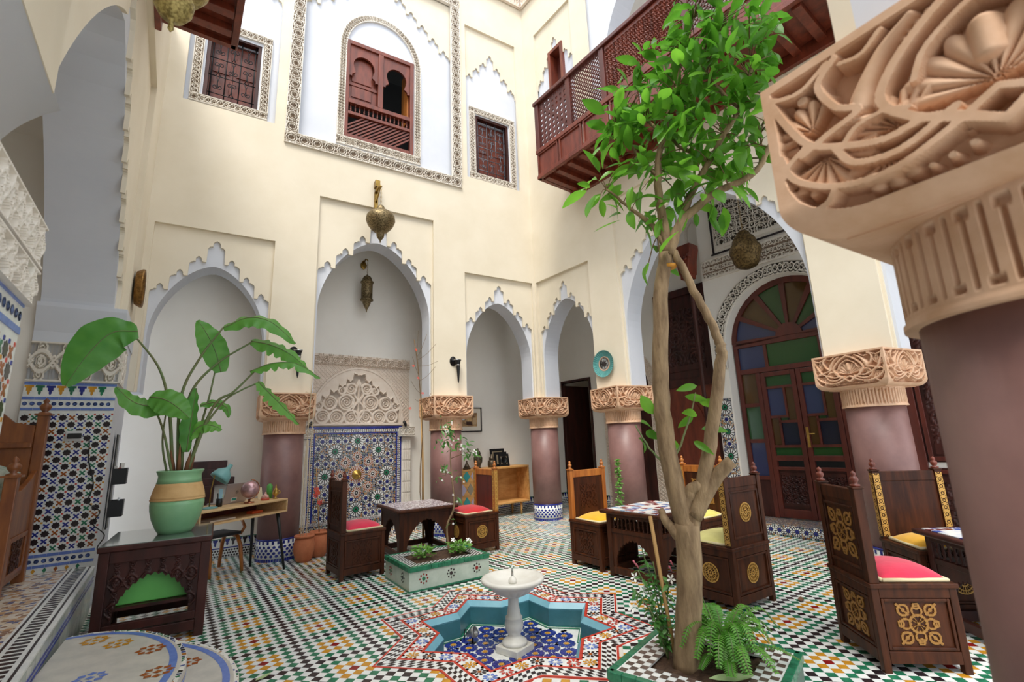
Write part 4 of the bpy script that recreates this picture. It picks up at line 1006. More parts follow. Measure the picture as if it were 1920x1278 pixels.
# fanlight
rf, hub = .86, (sm_, 2.97); cols = [GB, GO, GG, GO, GG, GB]
for k in range(6):
    a0, a1 = PI-k*PI/6, PI-(k+1)*PI/6; P = []
    for i in range(5): t = a0+(a1-a0)*i/4; P.append((hub[0]+.18*math.cos(t), hub[1]+.18*math.sin(t)))
    for i in range(5): t = a1+(a0-a1)*i/4; P.append((hub[0]+rf*math.cos(t), hub[1]+rf*math.sin(t)))
    mb = MB(); mb.prism(P, .035, .05); sub('fan_pane', mb, [cols[k]], D1, tri=True)
for k in range(7):
    t = PI*k/6; c, s_ = math.cos(t), math.sin(t); mb = MB(); w0, w1 = .02, .045
    mb.prism([(hub[0]+.15*c-w0*s_, hub[1]+.15*s_+w0*c), (hub[0]+rf*c-w1*s_, hub[1]+rf*s_+w1*c), (hub[0]+rf*c+w1*s_, hub[1]+rf*s_-w1*c), (hub[0]+.15*c+w0*s_, hub[1]+.15*s_-w0*c)], .0, .08); sub('fan_bar', mb, [WOODM], D1)
mb = MB(); mb.prism([(hub[0]+.2*math.cos(PI*i/12), hub[1]+.2*math.sin(PI*i/12)) for i in range(13)], -.005, .08); sub('fan_hub', mb, [WOODM], D1)
mb = MB(); P = [(hub[0]+.96*math.cos(PI*i/24), hub[1]+1.0*math.sin(PI*i/24)) for i in range(25)]+[(hub[0]+.85*math.cos(PI*i/24), hub[1]+.85*math.sin(PI*i/24)) for i in range(24, -1, -1)]; mb.prism(P, .0, .09); sub('fan_frame', mb, [WOODM], D1, tri=True)
for x0_, sg in ((3.335, 1), (3.875, -1)):
    x1_ = x0_+.53; mb = MB()
    for a, b, c, d in ((x0_, x0_+.07, .17, 2.42), (x1_-.07, x1_, .17, 2.42), (x0_+.07, x1_-.07, 2.35, 2.42), (x0_+.07, x1_-.07, .17, .30), (x0_+.07, x1_-.07, 1.02, 1.10), (x0_+.07, x1_-.07, .88, .93)): mb.box(a, b, .0, .06, c, d)
    lf = sub('door_leaf', mb, [WOODM], D1, .005); a, b = x0_+.07, x1_-.07; w_ = b-a
    mb = MB()
    for q in ((a, b, 2.15, 2.19), (a, b, 1.22, 1.26)): mb.box(q[0], q[1], .005, .055, q[2], q[3])
    m_ = a+w_*.62; n_ = a+w_*.30
    for q in ((m_, m_+.03, 1.68, 2.15), (n_, n_+.03, 1.26, 1.70), (a, m_, 1.68, 1.72), (n_, b, 1.60, 1.64)): mb.box(q[0], q[1], .008, .052, q[2], q[3])
    sub('glazing_bar', mb, [WOODM], lf)
    for c in ((a, b, 2.19, 2.35, GG), (a, m_, 1.72, 2.15, GB), (m_+.03, b, 1.64, 2.15, GO), (a, n_, 1.26, 1.68, GO), (n_+.03, b, 1.26, 1.60, GD), (a, b, 1.10, 1.22, GG), (n_+.03, m_, 1.64, 1.68, GG)): pane(c[0], c[1], c[2], c[3], c[4], lf)
    mb = MB(); mb.box(a, b, .03, .05, .30, .88); mm = MB(); strip(mm, [(a+.02, .59), (b-.02, .59)], .50, .03, .012, pat_rosette, .1, .012, rows=5); mb.v += mm.v; mb.f += [[q+mb.n for q in f] for f in mm.f]; mb.m += mm.m; mb.sm += mm.sm; mb.n += mm.n
    sub('carved_panel', mb, [WOODX], lf)
mb = MB(); mb.box(3.90, 3.935, -.012, 0, 1.22, 1.52); mb.tube([(3.917, -.005, 1.42), (3.917, -.05, 1.42), (4.03, -.05, 1.42)], .010, 8); sub('handle', mb, [BRASSG], D1)
# big carved door left of the portal, pole and wooden capital
D2 = tag(bpy.data.objects.new('door_2', None), 'tall dark carved wooden door left of the portal', None, None, 'structure'); COL.objects.link(D2); D2.matrix_world = MBw @ Matrix.Translation((0, 1.93, 0))
mb = MB()
for a, b, c, d in ((1.42, 1.52, .0, 4.1), (2.48, 2.58, 0, 4.1), (1.42, 2.58, 4.1, 4.24), (1.52, 2.48, 2.35, 2.5)): mb.box(a, b, 0, .07, c, d)
sub('door_frame', mb, [WOODX], D2, .006)
mb = MB(); mb.box(1.52, 2.48, .04, .06, 2.5, 4.1); mm = MB(); strip(mm, [(1.6, 3.3), (2.4, 3.3)], 1.3, .04, .015, pat_rosette, .4, .014, rows=3); mb.v += mm.v; mb.f += [[q+mb.n for q in f] for f in mm.f]; mb.m += mm.m; mb.sm += mm.sm; mb.n += mm.n; sub('upper_panel', mb, [WOODX], D2)
mb = MB(); mb.box(1.52, 2.48, .045, .06, .0, 2.35); sub('lower_panel', mb, [WOODR], D2)
mb = MB(); mb.prism(arch_pts(1.72, 2.28, .9, 1.5, 2.1), .025, .045); sub('raised_arch', mb, [WOODR], D2, tri=True)
mb = MB(); mb.lathe([(.015, -.05), (.04, -.03), (.04, .0)], 10); sub('ring_pull', mb, [IRON], D2).location = (2.0, .03, .85)
PO = tag(bpy.data.objects.new('wooden_pole', None), 'slim dark wooden pole with a carved red-brown capital beside the portal', 'pole'); COL.objects.link(PO); PO.matrix_world = MBw @ Matrix.Translation((2.55, 1.52, 0))
mb = MB(); mb.lathe([(.05, 0), (.045, .1), (.035, .15), (.035, 4.2), (.06, 4.22)], 14); sub('shaft', mb, [WOODX], PO)
mb = MB(); mb.box(-.13, .06, -.10, .10, 4.22, 4.30); mb.prism([(-.13, 4.3), (.06, 4.3), (.09, 4.55), (.14, 4.75), (.14, 4.84), (-.24, 4.84), (-.24, 4.75), (-.16, 4.55)], -.14, .14)
for k in range(5): mb.lathe([(0, 0), (.035, .02), (.03, .08), (0, .1)], 8, (-.17+.07*k, -.15, 4.5+.03*abs(k-2)))
sub('carved_capital', mb, [WOODR], PO, .008)
mb = MB(MBw); strip(mb, arch_pts(2.30, 2.56, 4.9, 5.3, 5.5), .05, 1.98, .02, pat_lattice, .05, .01); mb.box(2.26, 2.6, 1.97, 1.99, 4.86, 4.92); struct('trim_14', mb, [STUCCOW], 'small carved niche above the wooden capital', tri=False)
# carved surround with dark door behind the fourth column
D3 = tag(bpy.data.objects.new('door_3', None), 'dark door in an arched carved plaster surround behind the column', None, None, 'structure'); COL.objects.link(D3); D3.matrix_world = MBw @ Matrix.Translation((0, 2.0, 0))
mb = MB(); strip(mb, arch_pts(-.05, 1.2, .05, 2.5, 3.25), .2, -.01, .02, lambda u, v: pat_lattice((u*2) % 1, (v*2) % 1), .14, .0095); sub('carved_surround', mb, [STUCCO], D3)
mb = MB(); mb.box(.05, 1.1, -.015, .0, .0, 2.6); mb.prism(arch_pts(.05, 1.1, 2.5, 2.52, 3.1), -.015, 0); sub('door_leaf', mb, [WOODX], D3, tri=True)
D4 = tag(bpy.data.objects.new('door_4', None), 'open dark brown door in the doorway between corner column and next column', None, None, 'structure'); COL.objects.link(D4); D4.matrix_world = MBw
mb = MB(); mb.box(-1.45, -1.39, 2.0, 2.85, 0.02, 2.74); sub('door_leaf', mb, [WOODX], D4)
mb = MB(); mb.box(-1.50, -1.45, 1.98, 2.12, 0, 2.85); mb.box(-1.45, -.5, 1.98, 2.12, 2.8, 2.85); mb.box(-.55, -.50, 1.98, 2.12, 0, 2.8); sub('door_frame', mb, [WOODX], D4)
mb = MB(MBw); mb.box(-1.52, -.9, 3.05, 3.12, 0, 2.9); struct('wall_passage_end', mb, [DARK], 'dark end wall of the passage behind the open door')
mb = MB(MBw); mb.box(-.9, -.2, 3.05, 3.12, 0, 2.9); mb.box(-.5, -.4, 2.12, 3.05, 0, 2.9); mb.box(-1.6, -1.5, 2.12, 3.05, 0, 2.9); mb.box(-1.6, -.4, 2.12, 3.12, 2.9, 3.0); struct('wall_passage', mb, [GREYW], 'pale side wall of the passage behind the open door')
D5 = tag(bpy.data.objects.new('door_5', None), 'dark carved wooden door seen between the near column and the chair column', None, None, 'structure'); COL.objects.link(D5); D5.matrix_world = MBw @ Matrix.Translation((0, 1.95, 0))
mb = MB(); frame4(mb, 5.15, 7.0, 0, 3.1, .1, 0, .05); sub('door_frame', mb, [WOODM], D5, .005)
for a, b in ((5.25, 6.07), (6.08, 6.9)):
    for c, d in ((.1, .95), (1.02, 3.0)):
        mb = MB(); mb.box(a, b, .03, .05, c, d); strip(mb, [(a+.1, (c+d)/2), (b-.1, (c+d)/2)], d-c-.2, .03, .012, pat_rosette, .3, .016, rows=max(1, round((d-c-.2)/.3))); pn = sub('carved_panel', mb, [WOODX], D5); mb = MB(); frame4(mb, a+.02, b-.02, c+.02, d-.02, .05, .005, .03); sub('panel_molding', mb, [WOODM], pn, .004)
# ---------------------------------------------------------------- carved chairs
CUSH = {k: mat('cushion_'+k, a, .85, col2=b, scale=5, bump=.2, bscale=25, sheen=.3) for k, a, b in (('red', '#C2131F', '#A80E18'), ('pink', '#D8244A', '#C01A3C'), ('yellow', '#E2A912', '#CF960C'), ('lime', '#D3CB66', '#C2B955'), ('pale', '#DED78A', '#CFC775'))}
PIPE = mat('cream_piping', '#D8C9A2', .8)
def mask_plate(fn, n, mats_name, thick=.006):
    """pierced ornament plate in the x,z plane, size 1, facing -y"""
    mb = MB(); g = np.linspace(-.5, .5, n+1); c = (g[:-1]+g[1:])/2; X, Z = np.meshgrid(c, c, indexing='ij'); Mk = fn(X, Z)
    for i in range(n):
        for j in range(n):
            if Mk[i, j]:
                a, b, e, f = g[i], g[i+1], g[j], g[j+1]; mb.add([(a, -thick, e), (b, -thick, e), (b, -thick, f), (a, -thick, f)], [(0, 1, 2, 3)])
                for (di, dj, P) in ((-1, 0, [(a, -thick, e), (a, -thick, f), (a, 0, f), (a, 0, e)]), (1, 0, [(b, -thick, f), (b, -thick, e), (b, 0, e), (b, 0, f)]), (0, -1, [(b, -thick, e), (a, -thick, e), (a, 0, e), (b, 0, e)]), (0, 1, [(a, -thick, f), (b, -thick, f), (b, 0, f), (a, 0, f)])):
                    ii, jj = i+di, j+dj
                    if not (0 <= ii < n and 0 <= jj < n) or not Mk[ii, jj]: mb.add(P, [(0, 1, 2, 3)])
    o = mb.build('ornament', [mats_name]); me = o.data; bpy.data.objects.remove(o); return me
def f_round(X, Z):
    r = np.hypot(X, Z)*2; t = np.arctan2(Z, X)
    return (np.abs(r-.95) < .05) | (np.abs(r-.66) < .04) | (np.abs(r-.28) < .05) | ((np.abs(np.sin(8*t))*r < .16) & (r > .28) & (r < .66)) | ((np.abs(np.sin(12*t+.3*np.sin(r*20)))*r < .3) & (r > .66) & (r < .95)) | (r < .10)
def f_square(X, Z):
    x, z = np.abs(X)*2, np.abs(Z)*2; r = np.hypot(x, z); t = np.arctan2(z, x); q = np.hypot(x-.66, z-.66); e = np.minimum(np.hypot(x-.86, z), np.hypot(x, z-.86))
    return (np.abs(r-.42) < .06) | ((np.abs(np.sin(6*t))*r < .07) & (r < .42)) | (np.abs(q-.26) < .055) | (q < .09) | (np.abs(e-.13) < .05) | (np.abs(np.hypot(x-.62, z)-.24) < .045) | (np.abs(np.hypot(x, z-.62)-.24) < .045) | (np.hypot(x-.93, z-.93) < .07) | ((np.abs(x-z) < .06) & (r > .6) & (r < 1.2))
def f_strip(X, Z):      # tall strip: X across, Z along (scaled later)
    zz = (Z*9) % 1.; x = X*2; r = np.hypot(x, (zz-.5)*2.)
    return (np.abs(r-.72) < .16) | (r < .28) | (np.abs(np.abs(x)-.93) < .07) | ((np.abs(zz) < .1) | (np.abs(zz-1) < .1))
ORN_R, ORN_S, ORN_D = mask_plate(f_round, 56, GOLDW), mask_plate(f_square, 56, mat('dull_gilt', '#A5793A', .55, .2, col2='#84592A', scale=30)), mask_plate(f_square, 48, WOODD)
def f_strip2(X, Z): return f_strip(X, Z)
def strip_plate():
    mb = MB(); nx_, nz_ = 14, 120; gx = np.linspace(-.5, .5, nx_+1); gz = np.linspace(-.5, .5, nz_+1); X, Z = np.meshgrid((gx[:-1]+gx[1:])/2, (gz[:-1]+gz[1:])/2, indexing='ij'); Mk = f_strip(X, Z)
    for i in range(nx_):
        for j in range(nz_):
            if Mk[i, j]: mb.add([(gx[i], -.004, gz[j]), (gx[i+1], -.004, gz[j]), (gx[i+1], -.004, gz[j+1]), (gx[i], -.004, gz[j+1])], [(0, 1, 2, 3)])
    o = mb.build('ornament', [GOLDW]); me = o.data; bpy.data.objects.remove(o); return me
ORN_T = strip_plate()
FIN = MB(); FIN.lathe([(.03, 0), (.03, .012), (.014, .018), (.022, .03), (.027, .045), (.022, .06), (.011, .068), (.017, .078), (.014, .09), (.006, .098), (0, .102)], 16)
def cushion(parent, w_, d_, z0, h, col, x0=0., name='cushion'):
    n = 14; mb = MB(); U, V = np.meshgrid(np.linspace(-1, 1, n*2), np.linspace(-1, 1, n*2), indexing='ij')
    H = h*(np.clip(1-np.abs(U)**2.6, 0, 1)**.55)*(np.clip(1-np.abs(V)**2.6, 0, 1)**.55)
    sh = 1-.04*(np.abs(U*V))**2
    mb.grid(np.stack([x0+U*d_/2*sh, V*w_/2*sh, z0+.012+H], -1), 0, True, flip=False)
    c = sub(name, mb, [CUSH[col]], parent)
    mb = MB(); P = [(x0+a*d_/2, b*w_/2, z0+.012) for a, b in ((-.96, -.96), (.96, -.96), (.96, .96), (-.96, .96), (-.96, -.96))]; mb.tube(P, .013, 8); sub('piping', mb, [PIPE], c)
    return c
def chair(label, x, y, rz, w_, d_, col, orn, wood=WOODD, post=None, strips=False, back_in=None, group='carved chairs around the low tables', orn_sides='LRB'):
    t = thing('carved_chair', label, 'chair', (x, y, 0), rz, group)
    hs = .515; post = post or wood; X0, X1, Y0, Y1 = -d_/2, d_/2, -w_/2, w_/2; zb = .07
    mb = MB(); i_ = .016; mb.box(X0+i_, X1-i_, Y0+i_, Y1-i_, zb, hs-.03); sub('seat_box', mb, [wood], t)
    for sx in (X0, X1-.045):
        for sy in (Y0, Y1-.045):
            mb = MB(); mb.box(sx, sx+.045, sy, sy+.045, 0, hs-.03); sub('corner_post', mb, [wood], t, .004)
    for a, b, c, d in ((X0+.045, X1-.045, Y0, Y0+.02), (X0+.045, X1-.045, Y1-.02, Y1), (X0, X0+.02, Y0+.045, Y1-.045), (X1-.02, X1, Y0+.045, Y1-.045)):
        mb = MB(); mb.box(a, b, c, d, zb-.015, zb+.055); sub('lower_rail', mb, [wood], t, .003)
        mb = MB(); mb.box(a, b, c, d, hs-.085, hs-.03); sub('upper_rail', mb, [wood], t, .003)
    def molding(face):
        # raised frame of a panel; face -> (origin, along axis)
        mb = MB(); L_ = (d_ if face in 'LR' else w_)-.10; m_ = .018
        frame4(mb, -L_/2, L_/2, zb+.06, hs-.09, m_, -.014, .004)
        o = sub('panel_molding', mb, [wood], t, .004)
        pos = {'R': ((0, Y0+i_, 0), 0), 'L': ((0, Y1-i_, 0), PI), 'B': ((X0+i_, 0, 0), -PI/2), 'F': ((X1-i_, 0, 0), PI/2)}[face]
        o.location = pos[0]; o.rotation_euler = (0, 0, pos[1])
        me_ = {'round': ORN_R, 'square': ORN_S, 'dark': ORN_D}[orn]; k = {'round': .165, 'square': .24, 'dark': .24}[orn]
        q = link('medallion', me_, o, (0, 0, (zb+hs-.03)/2)); q.scale = (k, 1, k)
    for f_ in 'RLBF': molding(f_)
    mb = MB(); mb.box(X0-.008, X1+.012, Y0-.01, Y1+.01, hs-.03, hs); sub('seat_ledge', mb, [wood], t, .006)
    cushion(t, w_-.04, d_-.10, hs, .075, col, .035)
    # back
    zt = 1.095
    for sy in (Y0, Y1-.055):
        mb = MB(); mb.box(X0, X0+.06, sy, sy+.055, hs, zt); mb.box(X0-.006, X0+.068, sy-.007, sy+.062, zt, zt+.014); p_ = sub('back_post', mb, [post], t, .004)
        f = MB(); f.lathe([(r*1.0, z_) for r, z_ in ((.03, 0), (.03, .012), (.014, .018), (.022, .03), (.027, .045), (.022, .06), (.011, .068), (.017, .078), (.014, .09), (.006, .098), (0, .102))], 14, (X0+.03, sy+.0275, zt+.014)); sub('finial', f, [WOODR if post is WOODD else post], t)
        if strips:
            q = link('gilt_strip', ORN_T, p_, (X0+.0605, sy+.0275, (hs+zt)/2)); q.rotation_euler = (0, 0, PI/2); q.scale = (.05, 1, zt-hs-.04)
            yy = sy if sy < 0 else sy+.055
            q = link('gilt_strip', ORN_T, p_, (X0+.03, yy, (hs+zt)/2)); q.rotation_euler = (0, 0, 0 if sy < 0 else PI); q.scale = (.05, 1, zt-hs-.04)
    mb = MB(); mb.box(X0+.015, X0+.045, Y0+.055, Y1-.055, hs, zt-.09); bp_ = sub('backrest', mb, [back_in or wood], t)
    mb = MB(); mb.box(X0+.008, X0+.052, Y0+.055, Y1-.055, zt-.09, zt-.005); sub('top_rail', mb, [wood if post is WOODD else post], t, .005)
    mb = MB(); L_ = w_-.13; m_ = .018
    frame4(mb, -L_/2, L_/2, hs+.06, zt-.12, m_, -.012, .004)
    o = sub('panel_molding', mb, [wood], t, .004); o.location = (X0+.015, 0, 0); o.rotation_euler = (0, 0, -PI/2)
    me_ = {'round': ORN_R, 'square': ORN_S, 'dark': ORN_D}[orn]; k = {'round': .165, 'square': .30, 'dark': .28}[orn]
    q = link('medallion', me_, o, (0, 0, (hs+zt)/2-.02)); q.scale = (k, 1, k)
    if orn != 'round' or strips is False:
        q = link('medallion', ORN_D if orn == 'dark' else me_, bp_, (X0+.0455, 0, (hs+zt)/2-.03)); q.rotation_euler = (0, 0, PI/2); q.scale = (k, 1, k)
    return t
chair('dark carved chair with pink cushion left of the low table near the terracotta pots', 1.493, 6.251, R(6), .53, .53, 'pink', 'dark')
chair('chair with red cushion, gold round medallion and gilded posts before the cabinet', 3.16, 6.43, R(184), .58, .54, 'red', 'round', WOODD, WOODH, True, WOODM)
chair('chair with deep yellow cushion and honey posts near the sunlit corner column', 4.075, 4.68, R(-88), .60, .53, 'yellow', 'dark', WOODD, WOODH)
chair('chair seen from behind with gold round medallions right of the tree trunk', 4.09, 3.00, R(91), .56, .50, 'pale', 'round', WOODD, WOODD, True)
chair('honey posted chair with gold square carving and lime cushion behind the tree trunk', 5.06, 4.10, R(182), .62, .52, 'lime', 'square', WOODD, WOODH, True)
chair('chair with bright pink cushion and square gold carvings beside the big column', 3.97, 1.68, R(-38), .50, .50, 'pink', 'square', WOODD, WOODD)
chair('chair with golden yellow cushion and gilded posts behind the right table', 5.20, 1.80, R(-131), .56, .52, 'yellow', 'round', WOODD, WOODD, True)
# ---------------------------------------------------------------- low tables
TOPM = mosaic('table_mosaic_red_blue', ['#E6E2DC', '#7A1F22', '#3E5C9E', '#E8E6E2', '#8FB0D0', '#6B1B20', '#DAD8D6'], 13, '#E4E2DE', .05)
TOPV = mosaic('table_mosaic_fine', ['#6B4A5C', '#D8D2D6', '#4C3F52', '#BCA9AE', '#8E6F78', '#E0DADC'], 60, '#E6E0E0', .05)
TOPB = mosaic('table_mosaic_blue', ['#E4E6EA', '#2A3B86', '#DDE2EA', '#6A1F2A', '#3E5AA8', '#ECECEC'], 15, '#E8E8E8', .06)
def fringe_arch(a, b, zb, zs, zt, n=7):
    out = [(a, zb)]; P = arch_pts(a, b, zb, zs, zt, 16)[1:-1]
    for i, (x, z) in enumerate(P): out.append((x, z-(.022 if i % 2 else 0)))
    return out+[(b, zb)]
def low_table(label, x, y, rz, sx, sy, h, top, wood, balus=True):
    t = thing('low_table', label, 'table', (x, y, 0), rz, 'low carved tables'); i_ = .055
    mb = MB(); mb.box(-sx/2, sx/2, -sy/2, sy/2, h-.045, h-.006); sub('table_top', mb, [wood], t, .012)
    mb = MB(); mb.box(-sx/2+.05, sx/2-.05, -sy/2+.05, sy/2-.05, h-.01, h); sub('mosaic_inlay', mb, [top], t)
    ax, ay = sx/2-i_, sy/2-i_
    for a in (-ax, ax-.06):
        for b in (-ay, ay-.06):
            mb = MB(); mb.box(a, a+.06, b, b+.06, 0, h-.045); sub('leg', mb, [wood], t, .004)
    zr = h-.075-(.15 if balus else 0)
    for k in range(4):
        L_ = (ax if k % 2 == 0 else ay)-.06; off = (ay if k % 2 == 0 else ax)
        mb = MB(); mb.prism(cut_poly(-L_, L_, .10, zr, [fringe_arch(-L_*.86, L_*.86, .10, .16, zr-.07)]), .008, .03); o = sub('arched_apron', mb, [wood], t, tri=True)
        ang = k*PI/2; o.rotation_euler = (0, 0, ang); o.location = (off*math.sin(ang), -off*math.cos(ang), 0)
        mb = MB(); mb.box(-L_, L_, 0, .045, .03, .10); mb2 = sub('stretcher', mb, [wood], t, .004); mb2.rotation_euler = o.rotation_euler; mb2.location = o.location
        mb = MB(); mb.box(-L_, L_, 0, .05, h-.085, h-.045); mb2 = sub('rail', mb, [wood], t, .004); mb2.rotation_euler = o.rotation_euler; mb2.location = o.location
        if balus:
            mb = MB(); mb.box(-L_, L_, 0, .045, zr-.02, zr+.02); mb2 = sub('rail', mb, [wood], t, .004); mb2.rotation_euler = o.rotation_euler; mb2.location = o.location
            n = int(2*L_/.055)
            for i in range(n):
                mb = MB(); mb.lathe(turned(h-.085-zr-.02, .014), 8, (-L_+(i+.5)*2*L_/n, .022, zr+.02)); q = sub('baluster', mb, [wood], t); q.rotation_euler = o.rotation_euler; q.location = o.location
    return t
low_table('dark low table with fine pale mosaic top between the two red cushioned chairs', 2.469, 6.80, R(.7), .89, .93, .65, TOPV, WOODD, False)
low_table('brown low table with red and blue mosaic top behind the tree trunk', 4.234, 3.976, R(5.8), .95, .80, .70, TOPM, WOODD, True)
low_table('low table with blue and white mosaic top partly hidden by the big column', 4.93, 1.22, R(-38), .9, .8, .69, TOPB, WOODX, True)
# ---------------------------------------------------------------- black table with the plant pot
t = thing('side_table', 'dark carved table with arched front carrying the potted banana plant', 'table', (-.385, 5.53, 0)); w2, d2, h = .375, .42, .79
GLASS = mat('table_glass', '#9AA5A0', .03, spec=1., coat=1.)
mb = MB(); mb.box(-w2-.012, w2+.012, -d2-.012, d2+.012, h-.05, h-.006); sub('table_top', mb, [WOODX], t, .01)
mb = MB(); mb.box(-w2, w2, -d2, d2, h-.008, h); sub('glass_top', mb, [mat('glass_sheet', '#6E7A74', .06, spec=.9, coat=.8)], t)
for a in (-w2, w2-.07):
    for b in (-d2, d2-.07): mb = MB(); mb.box(a, a+.07, b, b+.07, 0, h-.05); sub('leg', mb, [WOODX], t, .005)
for k in range(4):
    L_ = (w2 if k % 2 == 0 else d2)-.07; off = (d2 if k % 2 == 0 else w2)
    mb = MB(); A_ = fringe_arch(-L_*.82, L_*.82, .2, .26, .55); mb.prism(cut_poly(-L_, L_, .2, h-.12, [A_]), .018, .04); o = sub('carved_arch', mb, [WOODX], t, tri=True); o.rotation_euler = (0, 0, k*PI/2); o.location = (off*math.sin(k*PI/2), -off*math.cos(k*PI/2), 0)
    X, Z = np.meshgrid(np.linspace(-L_+.01, L_-.01, 110), np.linspace(.215, h-.14, 90), indexing='ij'); top_ = np.interp(np.abs(X)/(L_*.82), *zip(*[(abs(p[0])/(L_*.82), p[1]) for p in A_[:len(A_)//2+1]][::-1]))
    ins = (Z > top_+.012) | (np.abs(X) > L_*.82+.012)
    H = pat_vine(((X*5) % 1), ((Z*5) % 1))*.016*ins
    mm = MB(); gridP = np.stack([X, .019-H, Z], -1); a_, b_ = X.shape; idx = np.arange(a_*b_).reshape(a_, b_); q = np.stack([idx[:-1, :-1], idx[1:, :-1], idx[1:, 1:], idx[:-1, 1:]], -1); keep = ins[:-1, :-1] & ins[1:, :-1] & ins[1:, 1:] & ins[:-1, 1:]
    mm.add(gridP.reshape(-1, 3), q[keep].tolist(), 0, True); sub('scroll_carving', mm, [WOODX], o)
    for z0_, z1_ in ((.14, .2), (.0, .13), (h-.14, h-.05)):
        mb = MB(); mb.box(-L_, L_, .004, .05, z0_ if z0_ else .05, z1_); q = sub('rail', mb, [WOODX], t, .005); q.rotation_euler = o.rotation_euler; q.location = o.location
mb = MB(); mb.box(-w2+.07, w2-.07, -d2+.06, d2-.06, .28, .305); sub('shelf', mb, [WOODX], t)
gb = thing('green_box', 'plain bright green box on the shelf inside the arched side table', 'box', (-.385, 5.53, .306)); mb = MB(); mb.box(-.27, .27, -.30, .30, 0, .30); sub('body', mb, [mat('leaf_green_paint', '#6CC060', .5, col2='#63B558', scale=2)], gb, .01); mb = MB(); mb.box(-.28, .28, -.31, .31, .30, .335); sub('lid', mb, [MATS['leaf_green_paint']], gb, .008)
# ---------------------------------------------------------------- desk and the things on it (frame MDk)
DA = R(38); dc = Vector((.17, 6.92, 0)); MDk = Matrix.Translation(dc) @ Matrix.Rotation(DA, 4, 'Z'); dh = .86
def on_desk(px, py): return (px, py, dh+.001)
t = thing('writing_desk', 'pale wood console desk with open shelf and thin black legs', 'desk', dc, DA); L2, D2_ = .60, .27
mb = MB(); mb.box(-L2, L2, -D2_, D2_, dh-.022, dh); sub('desk_top', mb, [PINE], t, .004)
mb = MB(); mb.box(-L2, L2, -D2_, D2_, dh-.165, dh-.145); sub('shelf', mb, [PINE], t, .003)
for a in (-L2, L2-.02): mb = MB(); mb.box(a, a+.02, -D2_, D2_, dh-.145, dh-.022); sub('side_panel', mb, [PINE], t, .003)
mb = MB(); mb.box(-L2+.02, L2-.02, D2_-.02, D2_, dh-.145, dh-.022); sub('rear_panel', mb, [WOODM], t)
for a in (-1, 1):
    for b in (-1, 1): mb = MB(); mb.tube([(a*(L2-.1), b*(D2_-.06), dh-.165), (a*(L2-.02), b*(D2_+.02), 0)], [.022, .014], 10); sub('leg', mb, [BLACK], t)
def small(name, label, cat, parts_, x, y, z=None, rz=0., group=None):
    """world-placed small thing; parts_ = [(name, MB, material)]"""
    t = thing(name, label, cat, (x, y, dh+.001 if z is None else z), rz, group)
    for n_, m_, mt in parts_: sub(n_, m_, [mt], t)
    return t
TEAL = mat('lamp_teal', '#6FA3A3', .4)
b0 = MB(); b0.lathe([(0, 0), (.085, 0), (.085, .012), (.02, .02), (0, .022)], 28); p0 = MB(); p0.tube([(0, 0, .02), (.005, 0, .2), (.03, 0, .36), (.06, 0, .40)], .007, 8)
s0_ = MB(); s0_.M = Matrix.Translation((.12, 0, .37)) @ Matrix.Rotation(R(38), 4, 'Y'); s0_.lathe([(.022, .13), (.026, .075), (.045, .055), (.085, .02), (.105, -.04), (.11, -.07), (.10, -.07), (.08, .01), (.03, .045)], 26)
small('desk_lamp', 'teal desk lamp with bent brass stem on the desk', 'lamp', [('base', b0, TEAL), ('stem', p0, BRASS), ('shade', s0_, TEAL)], -.06, 6.64, rz=R(20))
LAPM = mat('laptop_silver', '#B3A9A6', .35, .5)
l1 = MB(); l1.box(-.17, .17, -.0, .23, 0, .016); l2 = MB(); l2.M = Matrix.Rotation(R(14), 4, 'X'); l2.box(-.17, .17, -.008, 0, .012, .245)
lr_ = MB(); lr_.M = l2.M @ Matrix.Translation((0, -.0085, .14)) @ Matrix.Rotation(R(90), 4, 'X'); lr_.lathe([(.019, 0), (.019, .001), (.0165, .001), (.0165, 0)], 24, cap=False)
st_ = MB(); st_.M = l2.M; st_.box(-.06, .02, -.0095, -.008, .03, .075); st2 = MB(); st2.M = l2.M; st2.box(-.052, .012, -.0105, -.0095, .038, .067)
LT = small('laptop', 'open silver laptop seen from its lid with a round logo and green sticker', 'laptop', [('keyboard_base', l1, LAPM), ('lid', l2, LAPM), ('sticker', st_, T_W), ('logo_ring', lr_, BLACK), ('sticker_print', st2, mat('sticker_teal', '#2F8F83', .5))], .19, 7.03, rz=DA+R(4))
fc = bpy.data.curves.new('logo_text', 'FONT'); fc.body = 'DELL'; fc.size = .0125; fc.align_x = 'CENTER'; fc.align_y = 'CENTER'; fc.extrude = .0003; fc.materials.append(BLACK)
_t = bpy.data.objects.new('logo_tmp', fc); COL.objects.link(_t); bpy.context.view_layer.update(); _me = bpy.data.meshes.new_from_object(_t.evaluated_get(bpy.context.evaluated_depsgraph_get())); bpy.data.objects.remove(_t)
fo_ = bpy.data.objects.new('logo_text', _me); COL.objects.link(fo_); fo_.parent = LT; fo_.matrix_basis = Matrix.Rotation(R(14), 4, 'X') @ Matrix.Translation((0, -.0092, .14)) @ Matrix.Rotation(R(90), 4, 'X')
GLB = mat('globe_pink', '#C9A0A4', .18, .4, col2='#5C4440', scale=5, detail=6)
g1 = MB(); g1.lathe([(0, 0), (.06, 0), (.055, .012), (.015, .02), (.012, .05), (0, .05)], 24); g2 = MB(); g2.lathe([(.1*math.sin(a), -.1*math.cos(a)) for a in np.linspace(.001, PI-.001, 18)], 28, (0, 0, .16)); g3 = MB(); g3.tube([(.115*math.sin(a), 0, .16-.115*math.cos(a)) for a in np.linspace(-.1, PI-.1, 16)], .006, 8)
